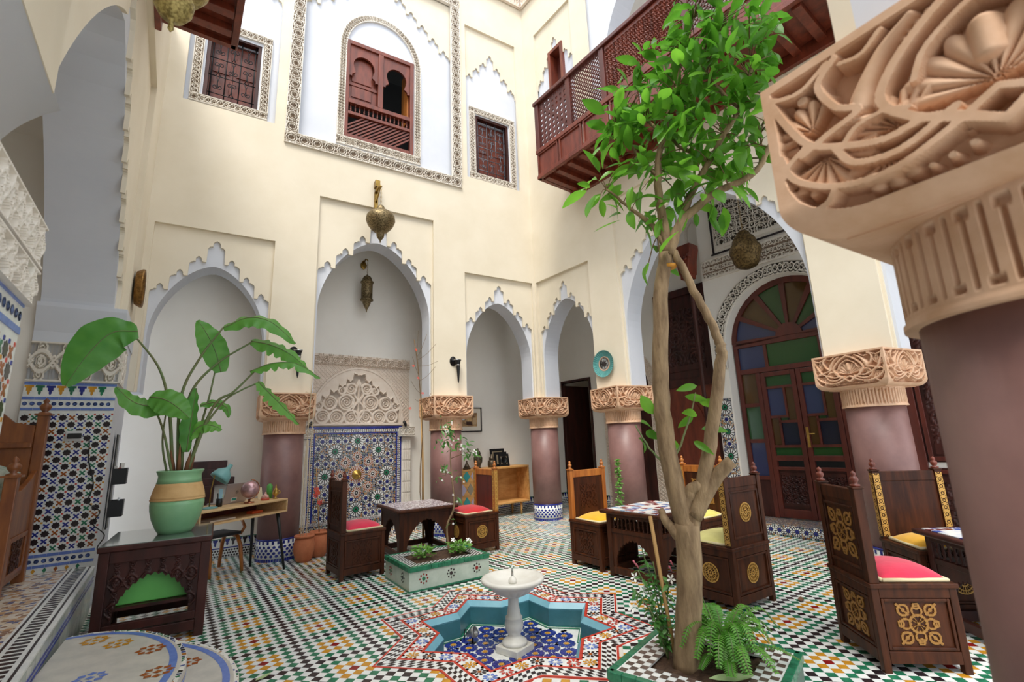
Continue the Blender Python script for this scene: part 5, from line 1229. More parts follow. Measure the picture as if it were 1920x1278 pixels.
small('desk_globe', 'rose gold globe on a curved stand beside the laptop', 'globe', [('stand', g1, mat('rose_gold', '#B9785A', .25, .9)), ('sphere', g2, GLB), ('meridian', g3, MATS['rose_gold'])], .35, 6.87, rz=.4)
q1 = MB(); q1.lathe([(.033, 0), (.033, .09), (.030, .09), (.030, .004), (0, .004)], 16); q2 = MB(); q2.tube([(.01, 0, .02), (.03, .01, .13)], .008, 6); q3 = MB(); q3.tube([(-.01, 0, .02), (-.02, .0, .15)], .006, 6); q4 = MB(); q4.box(-.008, .03, -.012, -.006, .06, .2)
small('pen_cup', 'black pen cup with a lime highlighter by the desk lamp', 'pen cup', [('cup', q1, BLACK), ('highlighter', q2, mat('lime_pen', '#B7D433', .5)), ('pen', q3, BLACK), ('card', q4, mat('pale_blue_card', '#9CC6D8', .7))], .035, 6.76)
g = MB(); g.lathe([(0, 0), (.036, 0), (.036, .165), (.03, .17), (.02, .172), (.02, .185), (0, .185)], 8); small('green_canister', 'tall green canister standing on the desk', 'canister', [('body', g, mat('canister_green', '#4F9A45', .45))], .60, 7.26)
b = MB(); b.lathe([(.03, 0), (.03, .008), (.01, .02), (.014, .035), (.036, .06), (.04, .08), (.03, .1), (.032, .104), (.02, .125), (.008, .14), (.012, .15), (.004, .17), (0, .19)], 20); hd_ = MB(); hd_.tube([(.036, 0, .06), (.065, 0, .06), (.072, 0, .085), (.055, 0, .1), (.034, 0, .095)], .005, 6)
small('incense_burner', 'small brass lidded incense burner at the desk end', 'incense burner', [('bowl', b, BRASSG), ('handle', hd_, BRASSG)], .665, 7.14, rz=.6)
b = MB(); b.lathe([(0, 0), (.05, 0), (.052, .02), (.045, .028)], 24); c = MB(); c.lathe([(.046, .026), (.04, .05), (.016, .075), (.012, .085), (.016, .092), (0, .1)], 24)
small('tagine_pot', 'little red and white tagine pot on the desk', 'tagine', [('dish', b, mat('tagine_red', '#B5503C', .5)), ('lid', c, mat('tagine_white', '#D9C2B8', .5, col2='#B5503C', scale=40))], .54, 7.08)
b = MB(); b.M = Matrix.Rotation(R(-12), 4, 'X'); b.box(-.035, .035, 0, .008, 0, .15); small('leaning_card', 'small cream card standing beside the green canister', 'card', [('board', b, mat('cream_card', '#DCC9A8', .8))], .50, 7.26, rz=DA)
b = MB(); b.box(-.075, .075, -.05, .05, 0, .03); o = small('orange_book', 'orange book lying on the desk shelf', 'book', [('cover', b, mat('orange_cover', '#C9501F', .6))], .43, 7.06, dh-.144, DA)
b = MB(); b.box(-.16, .16, -.1, .1, 0, .014); o = small('papers', 'stack of papers lying on the desk shelf', 'papers', [('sheets', b, mat('paper', '#C8B9A8', .8))], .03, 6.72, dh-.144, DA)
# bentwood desk chair
t = thing('bentwood_chair', 'bentwood desk chair with dark seat under the desk', 'chair', (.05, 7.45, 0), R(-60))
mb = MB(); mb.box(-.2, .2, -.2, .2, .44, .48); sub('seat', mb, [mat('dark_fabric', '#2A2B2E', .8)], t, .02)
for sy in (-1, 1):
    mb = MB(); mb.tube([(.25, sy*.2, 0), (.2, sy*.19, .3), (.14, sy*.18, .41), (0, sy*.17, .44)], [.02, .024, .026, .02], 8); sub('front_leg', mb, [WOODH], t)
    mb = MB(); mb.tube([(-.25, sy*.2, 0), (-.2, sy*.19, .3), (-.14, sy*.18, .41), (0, sy*.17, .44)], [.02, .024, .026, .02], 8); sub('rear_leg', mb, [WOODH], t)
    mb = MB(); mb.tube([(.15, sy*.21, .44), (.2, sy*.23, .52), (.1, sy*.24, .62), (-.15, sy*.24, .64)], .02, 8); sub('arm', mb, [WOODH], t)
# dark carved shelf on the rear wall
t = tag(bpy.data.objects.new('wall_shelf', None), 'dark stepped wooden wall shelf behind the potted plant', 'shelf'); COL.objects.link(t); t.matrix_world = MG
for i, (a, b, c, d) in enumerate(((-.38, .1, 1.2, 1.36), (-.42, .14, 1.1, 1.24), (-.48, .2, 1.02, 1.12), (-.2, -.05, .7, 1.02))): mb = MB(); mb.box(a, b, -.06-.03*i, -.002, c, d); sub('board', mb, [WOODX], t, .006)
# ---------------------------------------------------------------- cabinet in the back gallery (frame MG)
CB = tag(bpy.data.objects.new('wooden_cabinet', None), 'light wood cabinet with open niche and coloured diamond door', 'cabinet'); COL.objects.link(CB); CB.matrix_world = MG @ Matrix.Translation((0, -.45, 0))
c0, c1, y0, y1, z0, z1 = 3.75, 5.60, 0, .42, .24, .97
for nm, q in (('top_board', (c0, c1, y0, y1, z1-.04, z1)), ('bottom_board', (c0, c1, y0, y1, z0, z0+.04)), ('side_board', (c0, c0+.035, y0, y1, z0+.04, z1-.04)), ('side_board', (c1-.035, c1, y0, y1, z0+.04, z1-.04)), ('divider', (4.62, 4.65, y0+.01, y1, z0+.04, z1-.04))):
    mb = MB(); mb.box(*q); sub(nm, mb, [WOODL], CB, .008)
for i in range(5): mb = MB(); a = 4.65+.183*i; mb.box(a+.001, a+.182, y1-.03, y1-.01, z0+.04, z1-.04); sub('rear_plank', mb, [WOODL], CB)
mb = MB(); mb.box(c0+.035, 4.62, .01, .03, z0+.04, z1-.04); dr = sub('door', mb, [WOODL], CB)
colr = [mat('diamond_ochre', '#B79A34', .6), mat('diamond_teal', '#2F8F90', .6), mat('diamond_lilac', '#A9A0B8', .6), mat('diamond_grey', '#8D8270', .6)]
for i in range(5):
    for j in range(3):
        cx_, cz_ = c0+.12+.17*i+(.085 if j % 2 else 0), z0+.12+.24*j; mb = MB(); mb.prism([(cx_-.078, cz_), (cx_, cz_-.11), (cx_+.078, cz_), (cx_, cz_+.11)], .002, .01)
        if cx_+.08 < 4.62: sub('diamond_inlay', mb, [colr[(i+2*j) % 4]], dr)
for a in (c0+.12, c1-.2):
    for b in (.06, y1-.06): mb = MB(); mb.tube([(a, b, z0), (a, b, 0)], [.03, .018], 10); sub('leg', mb, [WOODL], CB)
def on_cab(s, d): v = CB.matrix_world @ Vector((s, d, z1+.001)); return v
DKM = mat('dark_metalwork', '#3A3430', .4, .5, col2='#6A5A44', scale=30)
v_ = on_cab(4.44, .2); b = MB(); b.lathe([(0, 0), (.06, 0), (.05, .02), (.05, .04), (.085, .12), (.09, .2), (.07, .24), (.05, .26)], 22); c = MB(); c.lathe([(.055, .26), (.06, .29), (.04, .33), (.015, .35), (.02, .37), (0, .39)], 22); small('lidded_vase', 'tall dark metal lidded vase on the cabinet', 'vase', [('body', b, DKM), ('lid', c, DKM)], v_.x, v_.y, v_.z)
v_ = on_cab(4.72, .12); b = MB(); b.lathe([(0, 0), (.07, 0), (.085, .05), (.08, .12), (.05, .15)], 22); c = MB(); c.lathe([(.055, .15), (.05, .19), (.02, .22), (.02, .24), (0, .26)], 22); small('lidded_jar', 'short round dark lidded jar on the cabinet beside the frames', 'jar', [('body', b, DKM), ('lid', c, DKM)], v_.x, v_.y, v_.z)
v_ = on_cab(4.12, .12); b = MB(); b.lathe([(0, 0), (.075, 0), (.078, .025), (.065, .03)], 22); c = MB(); c.lathe([(.062, .03), (.04, .08), (.015, .13), (.018, .15), (0, .17)], 22); small('small_tagine', 'small dark tagine at the left end of the cabinet', 'tagine', [('dish', b, DKM), ('lid', c, DKM)], v_.x, v_.y, v_.z)
for k, (sw, sh_, dd, ds) in enumerate(((.36, .36, .26, .0), (.32, .29, .2, .03), (.26, .25, .14, .06))):
    v_ = on_cab(5.0+ds, dd); b = MB(); b.M = Matrix.Rotation(R(-10), 4, 'X')
    for q in ((-sw/2, -sw/2+.045, 0, sh_), (sw/2-.045, sw/2, 0, sh_), (-sw/2+.045, sw/2-.045, 0, .045), (-sw/2+.045, sw/2-.045, sh_-.045, sh_)): b.box(q[0], q[1], -.01, .01, q[2], q[3])
    c = MB(); c.M = b.M; c.box(-sw/2+.045, sw/2-.045, 0, .008, .045, sh_-.045)
    P = [('frame', b, BLACK), ('board', c, mat('frame_board', '#8A7B63', .7))]
    if k == 2:
        d = MB(); d.M = b.M @ Matrix.Translation((0, -.002, sh_/2)) @ Matrix.Rotation(R(90), 4, 'X'); d.lathe([(.085, 0), (.085, .006), (.06, .008), (.055, .0)], 24); P.append(('round_mount', d, BLACK))
    small('picture_frame', ('large black picture frame at the rear of the stack on the cabinet', 'middle black picture frame leaning in the stack on the cabinet', 'small black frame with a round opening at the front on the cabinet')[k], 'frame', P, v_.x, v_.y, v_.z, R(7), 'leaning picture frames')
# framed photograph on the wall
t = tag(bpy.data.objects.new('framed_photograph', None), 'framed photograph of an arched room hanging behind the second column', 'picture'); COL.objects.link(t); t.matrix_world = MG
mb = MB()
for q in ((4.08, 4.10, 1.69, 2.19), (4.69, 4.71, 1.69, 2.19), (4.10, 4.69, 1.69, 1.71), (4.10, 4.69, 2.17, 2.19)): mb.box(q[0], q[1], -.03, 0, q[2], q[3])
sub('frame', mb, [BLACK], t); mb = MB(); mb.box(4.10, 4.69, -.012, -.004, 1.71, 2.17); sub('mat_board', mb, [mat('mat_board', '#D8D0C2', .8)], t)
mb = MB(); mb.box(4.19, 4.60, -.015, -.012, 1.80, 2.08); ph = sub('print', mb, [mat('print', '#6A4B36', .5, col2='#C9A877', scale=9)], t)
for q, m_ in (((4.21, 4.29, 1.93, 2.07), '#C9CFD2'), ((4.32, 4.48, 1.98, 2.06), '#B98A4A'), ((4.33, 4.46, 1.83, 1.9), '#3A211A'), ((4.49, 4.58, 1.84, 1.98), '#B59A78')): mb = MB(); mb.box(q[0], q[1], -.0165, -.015, q[2], q[3]); sub('print_shape', mb, [mat('print_'+m_, m_, .5)], ph)
# ---------------------------------------------------------------- fountain in the pool
t = thing('marble_fountain', 'pale marble pedestal fountain standing in the star pool', 'fountain', (SC_[0], SC_[1], PD), R(20))
mb = MB(); mb.box(-.115, .115, -.115, .115, .0, .055); sub('plinth', mb, [MARBLE], t, .006)
mb = MB(); mb.lathe([(.10, .055), (.105, .07), (.10, .085), (.075, .10), (.055, .115), (.05, .13), (.072, .17), (.078, .215), (.068, .245), (.07, .25), (.07, .262), (.06, .268), (.046, .34), (.042, .41), (.05, .42)], 40); sub('pedestal', mb, [MARBLE], t)
mb = MB(); nf = 18; T_, S_ = np.meshgrid(np.linspace(0, 2*PI, 181), np.linspace(0, 1, 14), indexing='ij')
rr = .05+.165*S_**.7+.012*np.abs(np.cos(T_*nf/2))*np.sin(PI*np.clip(S_*1.15, 0, 1)); mb.grid(np.stack([rr*np.cos(T_), rr*np.sin(T_), .415+.10*S_], -1), 0, True)
mb.lathe([(.215, .515), (.235, .52), (.262, .535), (.268, .55), (.262, .566), (.24, .57), (.215, .56), (.17, .535), (.08, .52), (0, .515)], 56); sub('bowl', mb, [MARBLE], t)
mb = MB(); mb.lathe([(.035, .515), (.036, .54), (.025, .56), (.012, .568), (.009, .575)], 18); sub('nozzle', mb, [MARBLE], t)
WATER = mat('water', '#DDE8EA', .05, trans=1.0); mb = MB(); mb.lathe([(.009, .572), (.008, .62), (.011, .64), (.006, .66), (0, .668)], 10); sub('water_jet', mb, [WATER], t)
t = thing('pool_spotlight', 'small steel spotlight on the pool floor', 'spotlight', (1.98, 4.06, PD), R(-60))
STEEL = mat('steel', '#A7A7A5', .3, .9)
mb = MB(); mb.M = Matrix.Translation((0, 0, .085)) @ Matrix.Rotation(R(70), 4, 'Y'); mb.lathe([(.0, -.06), (.02, -.06), (.024, -.02), (.04, .0), (.044, .03), (.036, .032), (.03, .015), (0, .012)], 20); sub('housing', mb, [STEEL], t)
mb = MB(); mb.tube([(0, 0, .085), (0, 0, .004)], .008, 8); mb.box(-.025, .025, -.02, .02, 0, .008); sub('bracket', mb, [BLACK], t)
mb = MB(); mb.tube([(-.05, 0, .1), (-.09, .01, .09), (-.1, .02, .02), (-.11, .03, .004)], .005, 6); sub('cable', mb, [BLACK], t)
# ---------------------------------------------------------------- tiled planters
def planter(label, x, y, rz, sx, sy, h, band, dia, side_m, edge_m, motif=True):
    t = thing('tiled_planter', label, 'planter', (x, y, 0), rz, 'tiled planters'); hx, hy = sx/2, sy/2
    for a, b, c, d in ((-hx, hx, -hy, -hy+.03), (-hx, hx, hy-.03, hy), (-hx, -hx+.03, -hy+.03, hy-.03), (hx-.03, hx, -hy+.03, hy-.03)): mb = MB(); mb.box(a, b, c, d, 0, h-.01); sub('side_wall', mb, [side_m], t)
    mb = MB()
    for a, b, c, d in ((-hx, hx, -hy, -hy+band), (-hx, hx, hy-band, hy), (-hx, -hx+band, -hy+band, hy-band), (hx-band, hx, -hy+band, hy-band)): mb.box(a, b, c, d, h-.012, h)
    sub('top_border', mb, [T_W], t)
    mb = MB(); p_ = dia; nx_, ny_ = int(sx/p_), int(sy/p_)
    for i in range(-nx_-1, nx_+2):
        for j in range(-ny_-1, ny_+2):
            cx_, cy_ = i*p_/2, j*p_/2
            if (i+j) % 2: continue
            if abs(cx_) > hx-.03 or abs(cy_) > hy-.03 or (abs(cx_) < hx-band-.004 and abs(cy_) < hy-band-.004): continue
            q = p_*.245; mb.add([(cx_-q, cy_-q, h+.001), (cx_+q, cy_-q, h+.001), (cx_+q, cy_+q, h+.001), (cx_-q, cy_+q, h+.001)], [(0, 1, 2, 3)])
    sub('border_pieces', mb, [edge_m], t)['kind'] = 'stuff'
    for k in range(4):
        L_ = hx if k % 2 == 0 else hy; off = hy if k % 2 == 0 else hx; n = max(4, int(2*L_/.075))
        for i in range(n):
            a = -L_+2*L_*i/n; mb = MB(); mb.box(a+.001, a+2*L_/n-.001, -.012, .03, h-.045, h+.004); o = sub('edge_tile', mb, [T_G], t, .004); o.rotation_euler = (0, 0, k*PI/2); o.location = (off*math.sin(k*PI/2), -off*math.cos(k*PI/2), 0)
        mb = MB(); mb.box(-L_, L_, -.006, .01, 0, .018); o = sub('foot_line', mb, [T_G], t); o.rotation_euler = (0, 0, k*PI/2); o.location = (off*math.sin(k*PI/2), -off*math.cos(k*PI/2), 0)
        if motif:
            m_ = 3 if k % 2 == 0 else 2
            for i in range(m_):
                mb = MB(); mats_ = ([T_R, T_G], [T_K, T_K], [T_K, T_R])[i % 3]
                for q in range(8):
                    a = q*PI/4; s_ = .011; mb.prism([(.043*math.cos(a)+s_*math.cos(a+r_*PI/2), .043*math.sin(a)+s_*math.sin(a+r_*PI/2)) for r_ in range(4)], -.003, 0, mi=0)
                mb.prism([(.02*math.cos(q*PI/4), .02*math.sin(q*PI/4)) for q in range(8)], -.003, 0, mi=1)
                o = sub('flower_motif', mb, mats_, t); o.rotation_euler = (0, 0, k*PI/2); u = -L_+2*L_*(i+.5)/m_; c_, s2 = math.cos(k*PI/2), math.sin(k*PI/2); o.location = (off*s2+u*c_, -off*c_+u*s2, h*.48)
    mb = MB(); U, V = np.meshgrid(np.linspace(-hx+.03, hx-.03, 24), np.linspace(-hy+.03, hy-.03, 24), indexing='ij'); mb.grid(np.stack([U, V, h-.025+rng.uniform(-.012, .012, U.shape)], -1), 0, True); sub('soil', mb, [SOIL], t)
    return t
SIDE = mat('white_green_tile', '#B9C4B8', .3, col2='#A5B3A6', scale=8)
planter('long low white tiled planter with flower motifs before the left table', 2.223, 5.454, R(2.3), .95, .74, .24, .13, .05, SIDE, T_K)
SIDE2 = mat('dark_green_tile', '#4F6B5C', .35, col2='#3F594C', scale=5)
planter('square tiled planter with checkered rim around the tree', 2.41, 1.98, R(19.9), .80, .80, .25, .16, .085, SIDE2, mat('brown_tile_pieces', '#4A3A34', .25, col2='#6A5A52', scale=14), False)
# ---------------------------------------------------------------- lanterns
PIERCE = mat('pierced_brass', '#8C7A58', .5, .7, col2='#4C4028', scale=55, detail=1)
PIERCEG = mat('pierced_gold', '#B5A468', .5, .6, col2='#7C6C3C', scale=70, detail=1)
def chain(mb, p, q, r=.006, n=None):
    p, q = Vector(p), Vector(q); L_ = (q-p).length; n = n or max(4, int(L_/.035))
    for i in range(n):
        a, b = p+(q-p)*(i/n), p+(q-p)*((i+1)/n); m_ = (a+b)/2; d = (b-a)*.62
        u = Vector((1, 0, 0)) if i % 2 else Vector((0, 1, 0)); pts = [m_-d, m_-d*.5+u*r*1.6, m_+d*.5+u*r*1.6, m_+d, m_+d*.5-u*r*1.6, m_-d*.5-u*r*1.6, m_-d]; mb.tube(pts, r*.45, 5, cap=False)
def lantern(name, label, x, y, zc, prof, m, top, wall=None, extra=None, seg=36):
    t = thing(name, label, 'lantern', (x, y, 0), 0); mb = MB(); mb.lathe([(r, z+zc) for r, z in prof], seg); sub('body', mb, [m], t)
    zt_ = zc+prof[-1][1]; mb = MB(); chain(mb, (0, 0, zt_), (0, 0, top)); sub('chain', mb, [BRASS], t)
    return t
t = lantern('brass_lantern', 'onion shaped pierced brass lantern hanging before the tall arch', 1.99, 7.25, 5.14, [(0, -.42), (.008, -.40), (.012, -.37), (.02, -.36), (.055, -.31), (.065, -.27), (.06, -.235), (.10, -.215), (.16, -.16), (.205, -.10), (.235, -.02), (.225, .06), (.18, .12), (.10, .155), (.075, .165), (.07, .20), (.05, .245), (.02, .265), (0, .28)], PIERCE, 5.72)
mb = MB(); mb.box(-.03, .03, .30, .34, 5.42-.0, 5.80); mb.tube([(0, .32, 5.78), (0, .22, 5.82), (0, .08, 5.80), (0, 0, 5.74)], [.03, .024, .02, .016], 8); mb.box(-.04, .04, .22, .33, 5.86, 5.98); mb.tube([(0, .30, 5.6), (0, .16, 5.68), (0, .05, 5.78)], .012, 6); sub('wall_bracket', mb, [BRASS], t)
p_ = MG @ Vector((2.07, -.25, 0)); t = lantern('tube_lantern', 'slim cylindrical brass lantern hanging inside the tall arch', p_.x, p_.y, 4.25, [(0, -.40), (.008, -.38), (.015, -.34), (.05, -.27), (.07, -.22), (.075, -.18), (.115, -.17), (.115, -.15), (.10, -.145), (.10, .16), (.115, .165), (.115, .19), (.09, .2), (.085, .24), (.06, .29), (.02, .31), (.01, .33)], PIERCE, 4.86, seg=20)
mb = MB(); mb.tube([(0, 0, 4.86), (-.01, .1, 4.92), (-.02, .23, 4.86)], .012, 6); mb.lathe([(0, -.1), (.05, -.06), (.06, .0), (.03, .06), (0, .1)], 8, (-.02, .21, 4.84), sy=.2); sub('wall_bracket', mb, [BRASS], t)
p_ = wp(MBw, 3.86, .9); lantern('brass_lantern', 'dark brass beehive lantern hanging in the wide right arch', p_[0], p_[1], 4.15, [(0, -.28), (.06, -.275), (.14, -.24), (.185, -.16), (.20, -.08), (.215, -.05), (.225, 0), (.215, .06), (.175, .12), (.165, .17), (.14, .22), (.10, .25), (.09, .29), (.05, .33), (0, .34)], mat('dull_brass', '#75603A', .5, .75, col2='#3A2C18', scale=35, detail=2), 5.85)
lantern('brass_lantern', 'pierced golden three lobed lantern near the top left', -.335, 2.31, 3.60, [(0, -.24), (.012, -.22), (.008, -.18), (.02, -.17), (.05, -.155), (.075, -.11), (.08, -.07), (.07, -.035), (.10, -.02), (.13, .03), (.135, .07), (.12, .10), (.16, .12), (.20, .17), (.21, .24), (.19, .30), (.12, .35), (.05, .42), (0, .45)], PIERCEG, 6.0, seg=44)
# ---------------------------------------------------------------- wall things
def sconce(label, x):
    t = tag(bpy.data.objects.new('torch_sconce', None), label, 'wall light', 'black torch wall lights'); COL.objects.link(t); t.matrix_world = MA @ Matrix.Translation((x, 0, 2.9))
    mb = MB(); mb.M = Matrix.Rotation(R(90), 4, 'X'); mb.lathe([(0, 0), (.085, 0), (.085, .012), (.03, .03), (.025, .05), (0, .05)], 24, sx=.75); sub('wall_plate', mb, [IRON], t)
    mb = MB(); mb.tube([(0, -.04, .02), (.05, -.07, .02), (.11, -.09, .015)], .016, 8); sub('arm', mb, [STEEL], t)
    mb = MB(); mb.lathe([(.003, -.40), (.015, -.35), (.03, -.12), (.034, -.06), (.04, -.02), (.05, .0), (.055, .012), (0, .012)], 16, (.06, -.09, 0)); sub('torch', mb, [BLACK], t)
    mb = MB(); mb.lathe([(.036, -.09), (.037, -.07)], 16, (.06, -.09, 0)); sub('ring', mb, [STEEL], t)
sconce('black torch shaped wall light behind the drooping banana leaves', .83); sconce('black torch shaped wall light beside the bare twigs', 3.42)
t = tag(bpy.data.objects.new('wall_plate', None), 'teal ribbed ceramic plate with a star hanging beside the small arch', 'plate'); COL.objects.link(t); t.matrix_world = MBw @ Matrix.Translation((1.72, 0, 2.69)) @ Matrix.Rotation(R(90), 4, 'X')
TEALP = mat('plate_teal', '#5B9A98', .3, col2='#4A8886', scale=20); mb = MB(); T_, S_ = np.meshgrid(np.linspace(0, 2*PI, 145), np.linspace(0, 1, 8), indexing='ij'); rr = .12+.105*S_; mb.grid(np.stack([rr*np.cos(T_), rr*np.sin(T_), .02+.03*S_**2+.004*np.cos(T_*36)*S_], -1), 0, True); mb.lathe([(.0, .004), (.2, .03), (.226, .05)], 48, cap=False); sub('rim', mb, [TEALP], t)
mb = MB(); mb.lathe([(.125, .022), (.10, .026), (.1, .024)], 40, cap=False); sub('tan_ring', mb, [mat('plate_tan', '#B79A86', .4)], t)
mb = MB(); mb.lathe([(.1, .0235), (0, .0235)], 40); sub('centre', mb, [T_W], t)
mb = MB(); mb.prism([((.075 if k % 2 == 0 else .035)*math.cos(k*PI/8), (.075 if k % 2 == 0 else .035)*math.sin(k*PI/8)) for k in range(16)], .024, .026, axis='z'); mb.lathe([(.092, .026), (.086, .026)], 32, cap=False); sub('star', mb, [T_K], t)
t = tag(bpy.data.objects.new('brass_wall_plate', None), 'embossed brass round plate hanging on the left wall edge', 'plate'); COL.objects.link(t); t.matrix_world = MC @ Matrix.Translation((6.95, .03, 3.45)) @ Matrix.Rotation(R(90), 4, 'X')
mb = MB(); mb.lathe([(0, .01), (.12, .0), (.16, .02), (.2, .07), (.23, .08), (.235, .06), (.2, .0)], 36, cap=False); sub('rim', mb, [mat('embossed_brass', '#9C7440', .4, .85, col2='#6E4F28', scale=30, bump=.8, bscale=40)], t); mb = MB(); mb.lathe([(.15, .03), (.1, .045), (0, .05)], 30); sub('mirror', mb, [STEEL], t)
t = tag(bpy.data.objects.new('wall_socket', None), 'white wall socket with a black plug on the zellige wall', 'socket'); COL.objects.link(t); t.matrix_world = MJ @ Matrix.Translation((.42, -.008, 1.70))
mb = MB(); mb.box(-.065, .065, -.018, 0, -.05, .05); sub('face_plate', mb, [mat('white_plastic', '#DADADA', .4)], t, .005); mb = MB(); mb.box(-.045, .06, -.05, -.018, -.025, .025); sub('plug', mb, [BLACK], t, .006)
mb = MB(MJ); mb.tube(catmull([(.48, -.04, 1.70), (.54, -.03, 1.66), (.56, -.02, 1.45), (.62, -.02, 1.22), (.60, -.03, 1.05), (.70, -.03, .95), (.66, -.04, .84), (.76, -.04, .72), (.72, -.06, .6), (.82, -.1, .5)], 6), .005, 6); tag(mb.build('power_cable', [BLACK]), 'black power cable hanging down from the wall socket', 'cable')
t = tag(bpy.data.objects.new('pocket_organiser', None), 'black wall rack with two baskets beside the plant pot', 'organiser'); COL.objects.link(t); t.matrix_world = MC @ Matrix.Translation((6.9, .02, 0))
mb = MB(); mb.box(-.02, .16, -.012, .0, .72, 1.72); sub('backboard', mb, [BLACK], t)
for z_ in (1.18, .84):
    mb = MB()
    for q in ((-.02, .17, -.13, -.125), (-.02, .17, -.017, -.012), (-.02, -.015, -.125, -.017), (.165, .17, -.125, -.017)): mb.box(q[0], q[1], q[2], q[3], z_, z_+.17)
    mb.box(-.02, .17, -.13, -.012, z_, z_+.006); sub('basket', mb, [BLACK], t)
for k, (dx, zz, c, h_) in enumerate(((.03, 1.22, '#D8D4D0', .20), (.09, 1.22, '#B5342C', .17), (.13, 1.22, '#E0DCD6', .22), (.04, .88, '#DDE0E2', .19), (.10, .88, '#C9CED2', .15))):
    mb = MB()
    if k == 3: mb.lathe([(0, 0), (.022, 0), (.022, .13), (.01, .15), (.01, .19), (0, .19)], 12)
    else: mb.box(-.02, .02, -.012, .012, 0, h_)
    v_ = t.matrix_world @ Vector((dx, -.07, zz-.033)); o = mb.build(('leaflet', 'leaflet', 'leaflet', 'spray_bottle', 'leaflet')[k], [mat('org_'+c, c, .6)], None, tuple(v_), R(20)*k); o.rotation_euler.y = R(8)*(k-2)
    tag(o, ('white leaflet at the inner side of the upper black basket', 'red leaflet in the upper black basket', 'tall white leaflet in the upper black basket', 'small white spray bottle in the lower black basket', 'grey card in the lower black basket')[k], 'leaflet' if k != 3 else 'bottle')
# ---------------------------------------------------------------- settle on the platform
SW = mat('settle_wood', '#6E3A1A', .42, col2='#8E5526', scale=4, stretch=(3, 3, .5), coat=.2)
t = thing('wooden_settle', 'brown carved wooden settle on the raised platform at the left edge', 'settle', (-1.36, 5.30, .44), R(4))
mb = MB(); mb.box(-1.4, -.06, .05, .8, .1, .42); sub('seat_box', mb, [SW], t)
for a, b, h_ in ((-.06, .0, .92), (-.06, .76, 1.45)): mb = MB(); mb.box(a, a+.08, b, b+.08, 0, h_); sub('post', mb, [SW], t, .006); mb = MB(); mb.lathe([(.045, h_), (.045, h_+.02), (.02, h_+.03), (.04, h_+.06), (.045, h_+.08), (.03, h_+.1), (.015, h_+.11), (.025, h_+.13), (0, h_+.16)], 16, (a+.04, b+.04, 0)); sub('finial', mb, [SW], t); mb = MB(); mb.box(a-.02, a+.1, b-.02, b+.1, h_-.005, h_+.012); sub('post_cap', mb, [SW], t)
mb = MB(); mb.prism([(.08, .08), (.76, .08), (.76, .95), (.6, .88), (.3, .80), (.08, .80)], -.04, 0, axis='x'); sub('side_panel', mb, [SW], t, .006)
mb = MB(); 
for q in ((.12, .16, .12, .44), (.66, .70, .12, .44), (.16, .66, .12, .16), (.16, .66, .40, .44)): mb.box(0, .012, q[0], q[1], q[2], q[3])
sub('side_molding', mb, [SW], t, .004)
o = link('medallion', ORN_D, t, (.003, .41, .28)); o.rotation_euler = (0, 0, PI/2); o.scale = (.3, 1, .24)
mb = MB(); mb.prism([(-1.4, .42), (-.06, .42), (-.06, 1.35), (-.2, 1.38), (-.3, 1.48), (-.45, 1.40), (-1.4, 1.42)], .74, .79); sub('backrest', mb, [SW], t, tri=True); mb = MB(); mb.box(-1.4, -.06, .70, .80, 1.15, 1.2); sub('back_rail', mb, [SW], t, .006)
mb = MB(); mb.box(-1.4, -.05, .0, .03, .12, .42)
sub('front_board', mb, [SW], t); cs = cushion(t, .70, 1.3, .42, .1, 'yellow', -.72, 'seat_cushion'); cs.location = (0, .40, 0)
PILM = mat('floral_pillow', '#C9C9BC', .9, col2='#5C7A6A', scale=9, detail=5); n = 20; mb = MB(); U, V = np.meshgrid(np.linspace(-1, 1, n), np.linspace(-1, 1, n), indexing='ij'); H = .09*(1-np.abs(U)**2.5)**.5*(1-np.abs(V)**2.5)**.5
for s_ in (1, -1): mb.grid(np.stack([U*.24*(1-.06*V*V), s_*H, V*.24*(1-.06*U*U)], -1), 0, True, flip=(s_ > 0))
o = mb.build('throw_pillow', [PILM], None, (-1.62, 5.55, 1.23), R(-28)); o.rotation_euler = (R(-14), R(14), R(-35)); tag(o, 'floral throw pillow leaning on the wooden settle', 'pillow')
# fallen leaves
LEAFD = mat('dry_leaf', '#6A4A32', .8); LEAFP = mat('pale_leaf', '#9DB07E', .6)
def fallen(x, y, m, label, rz, s_=.06, z=.004):
    mb = MB(); U, V = np.meshgrid(np.linspace(0, 1, 9), np.linspace(-1, 1, 5), indexing='ij'); W_ = np.sin(U*PI)**.8*.35; mb.grid(np.stack([(U-.5)*2*s_, V*W_*s_, .25*s_*(V*W_*2)**2+.3*s_*np.abs(U-.5)], -1), 0, True); o = mb.build('fallen_leaf', [m], None, (x, y, z), rz); tag(o, label, 'leaf')
fallen(4.54, 2.63, LEAFD, 'curled dry brown leaf on the floor by the medallion chair', .5, .07); fallen(.36, 3.93, LEAFP, 'pale green fallen leaf on the floor by the round steps', .6, .06)
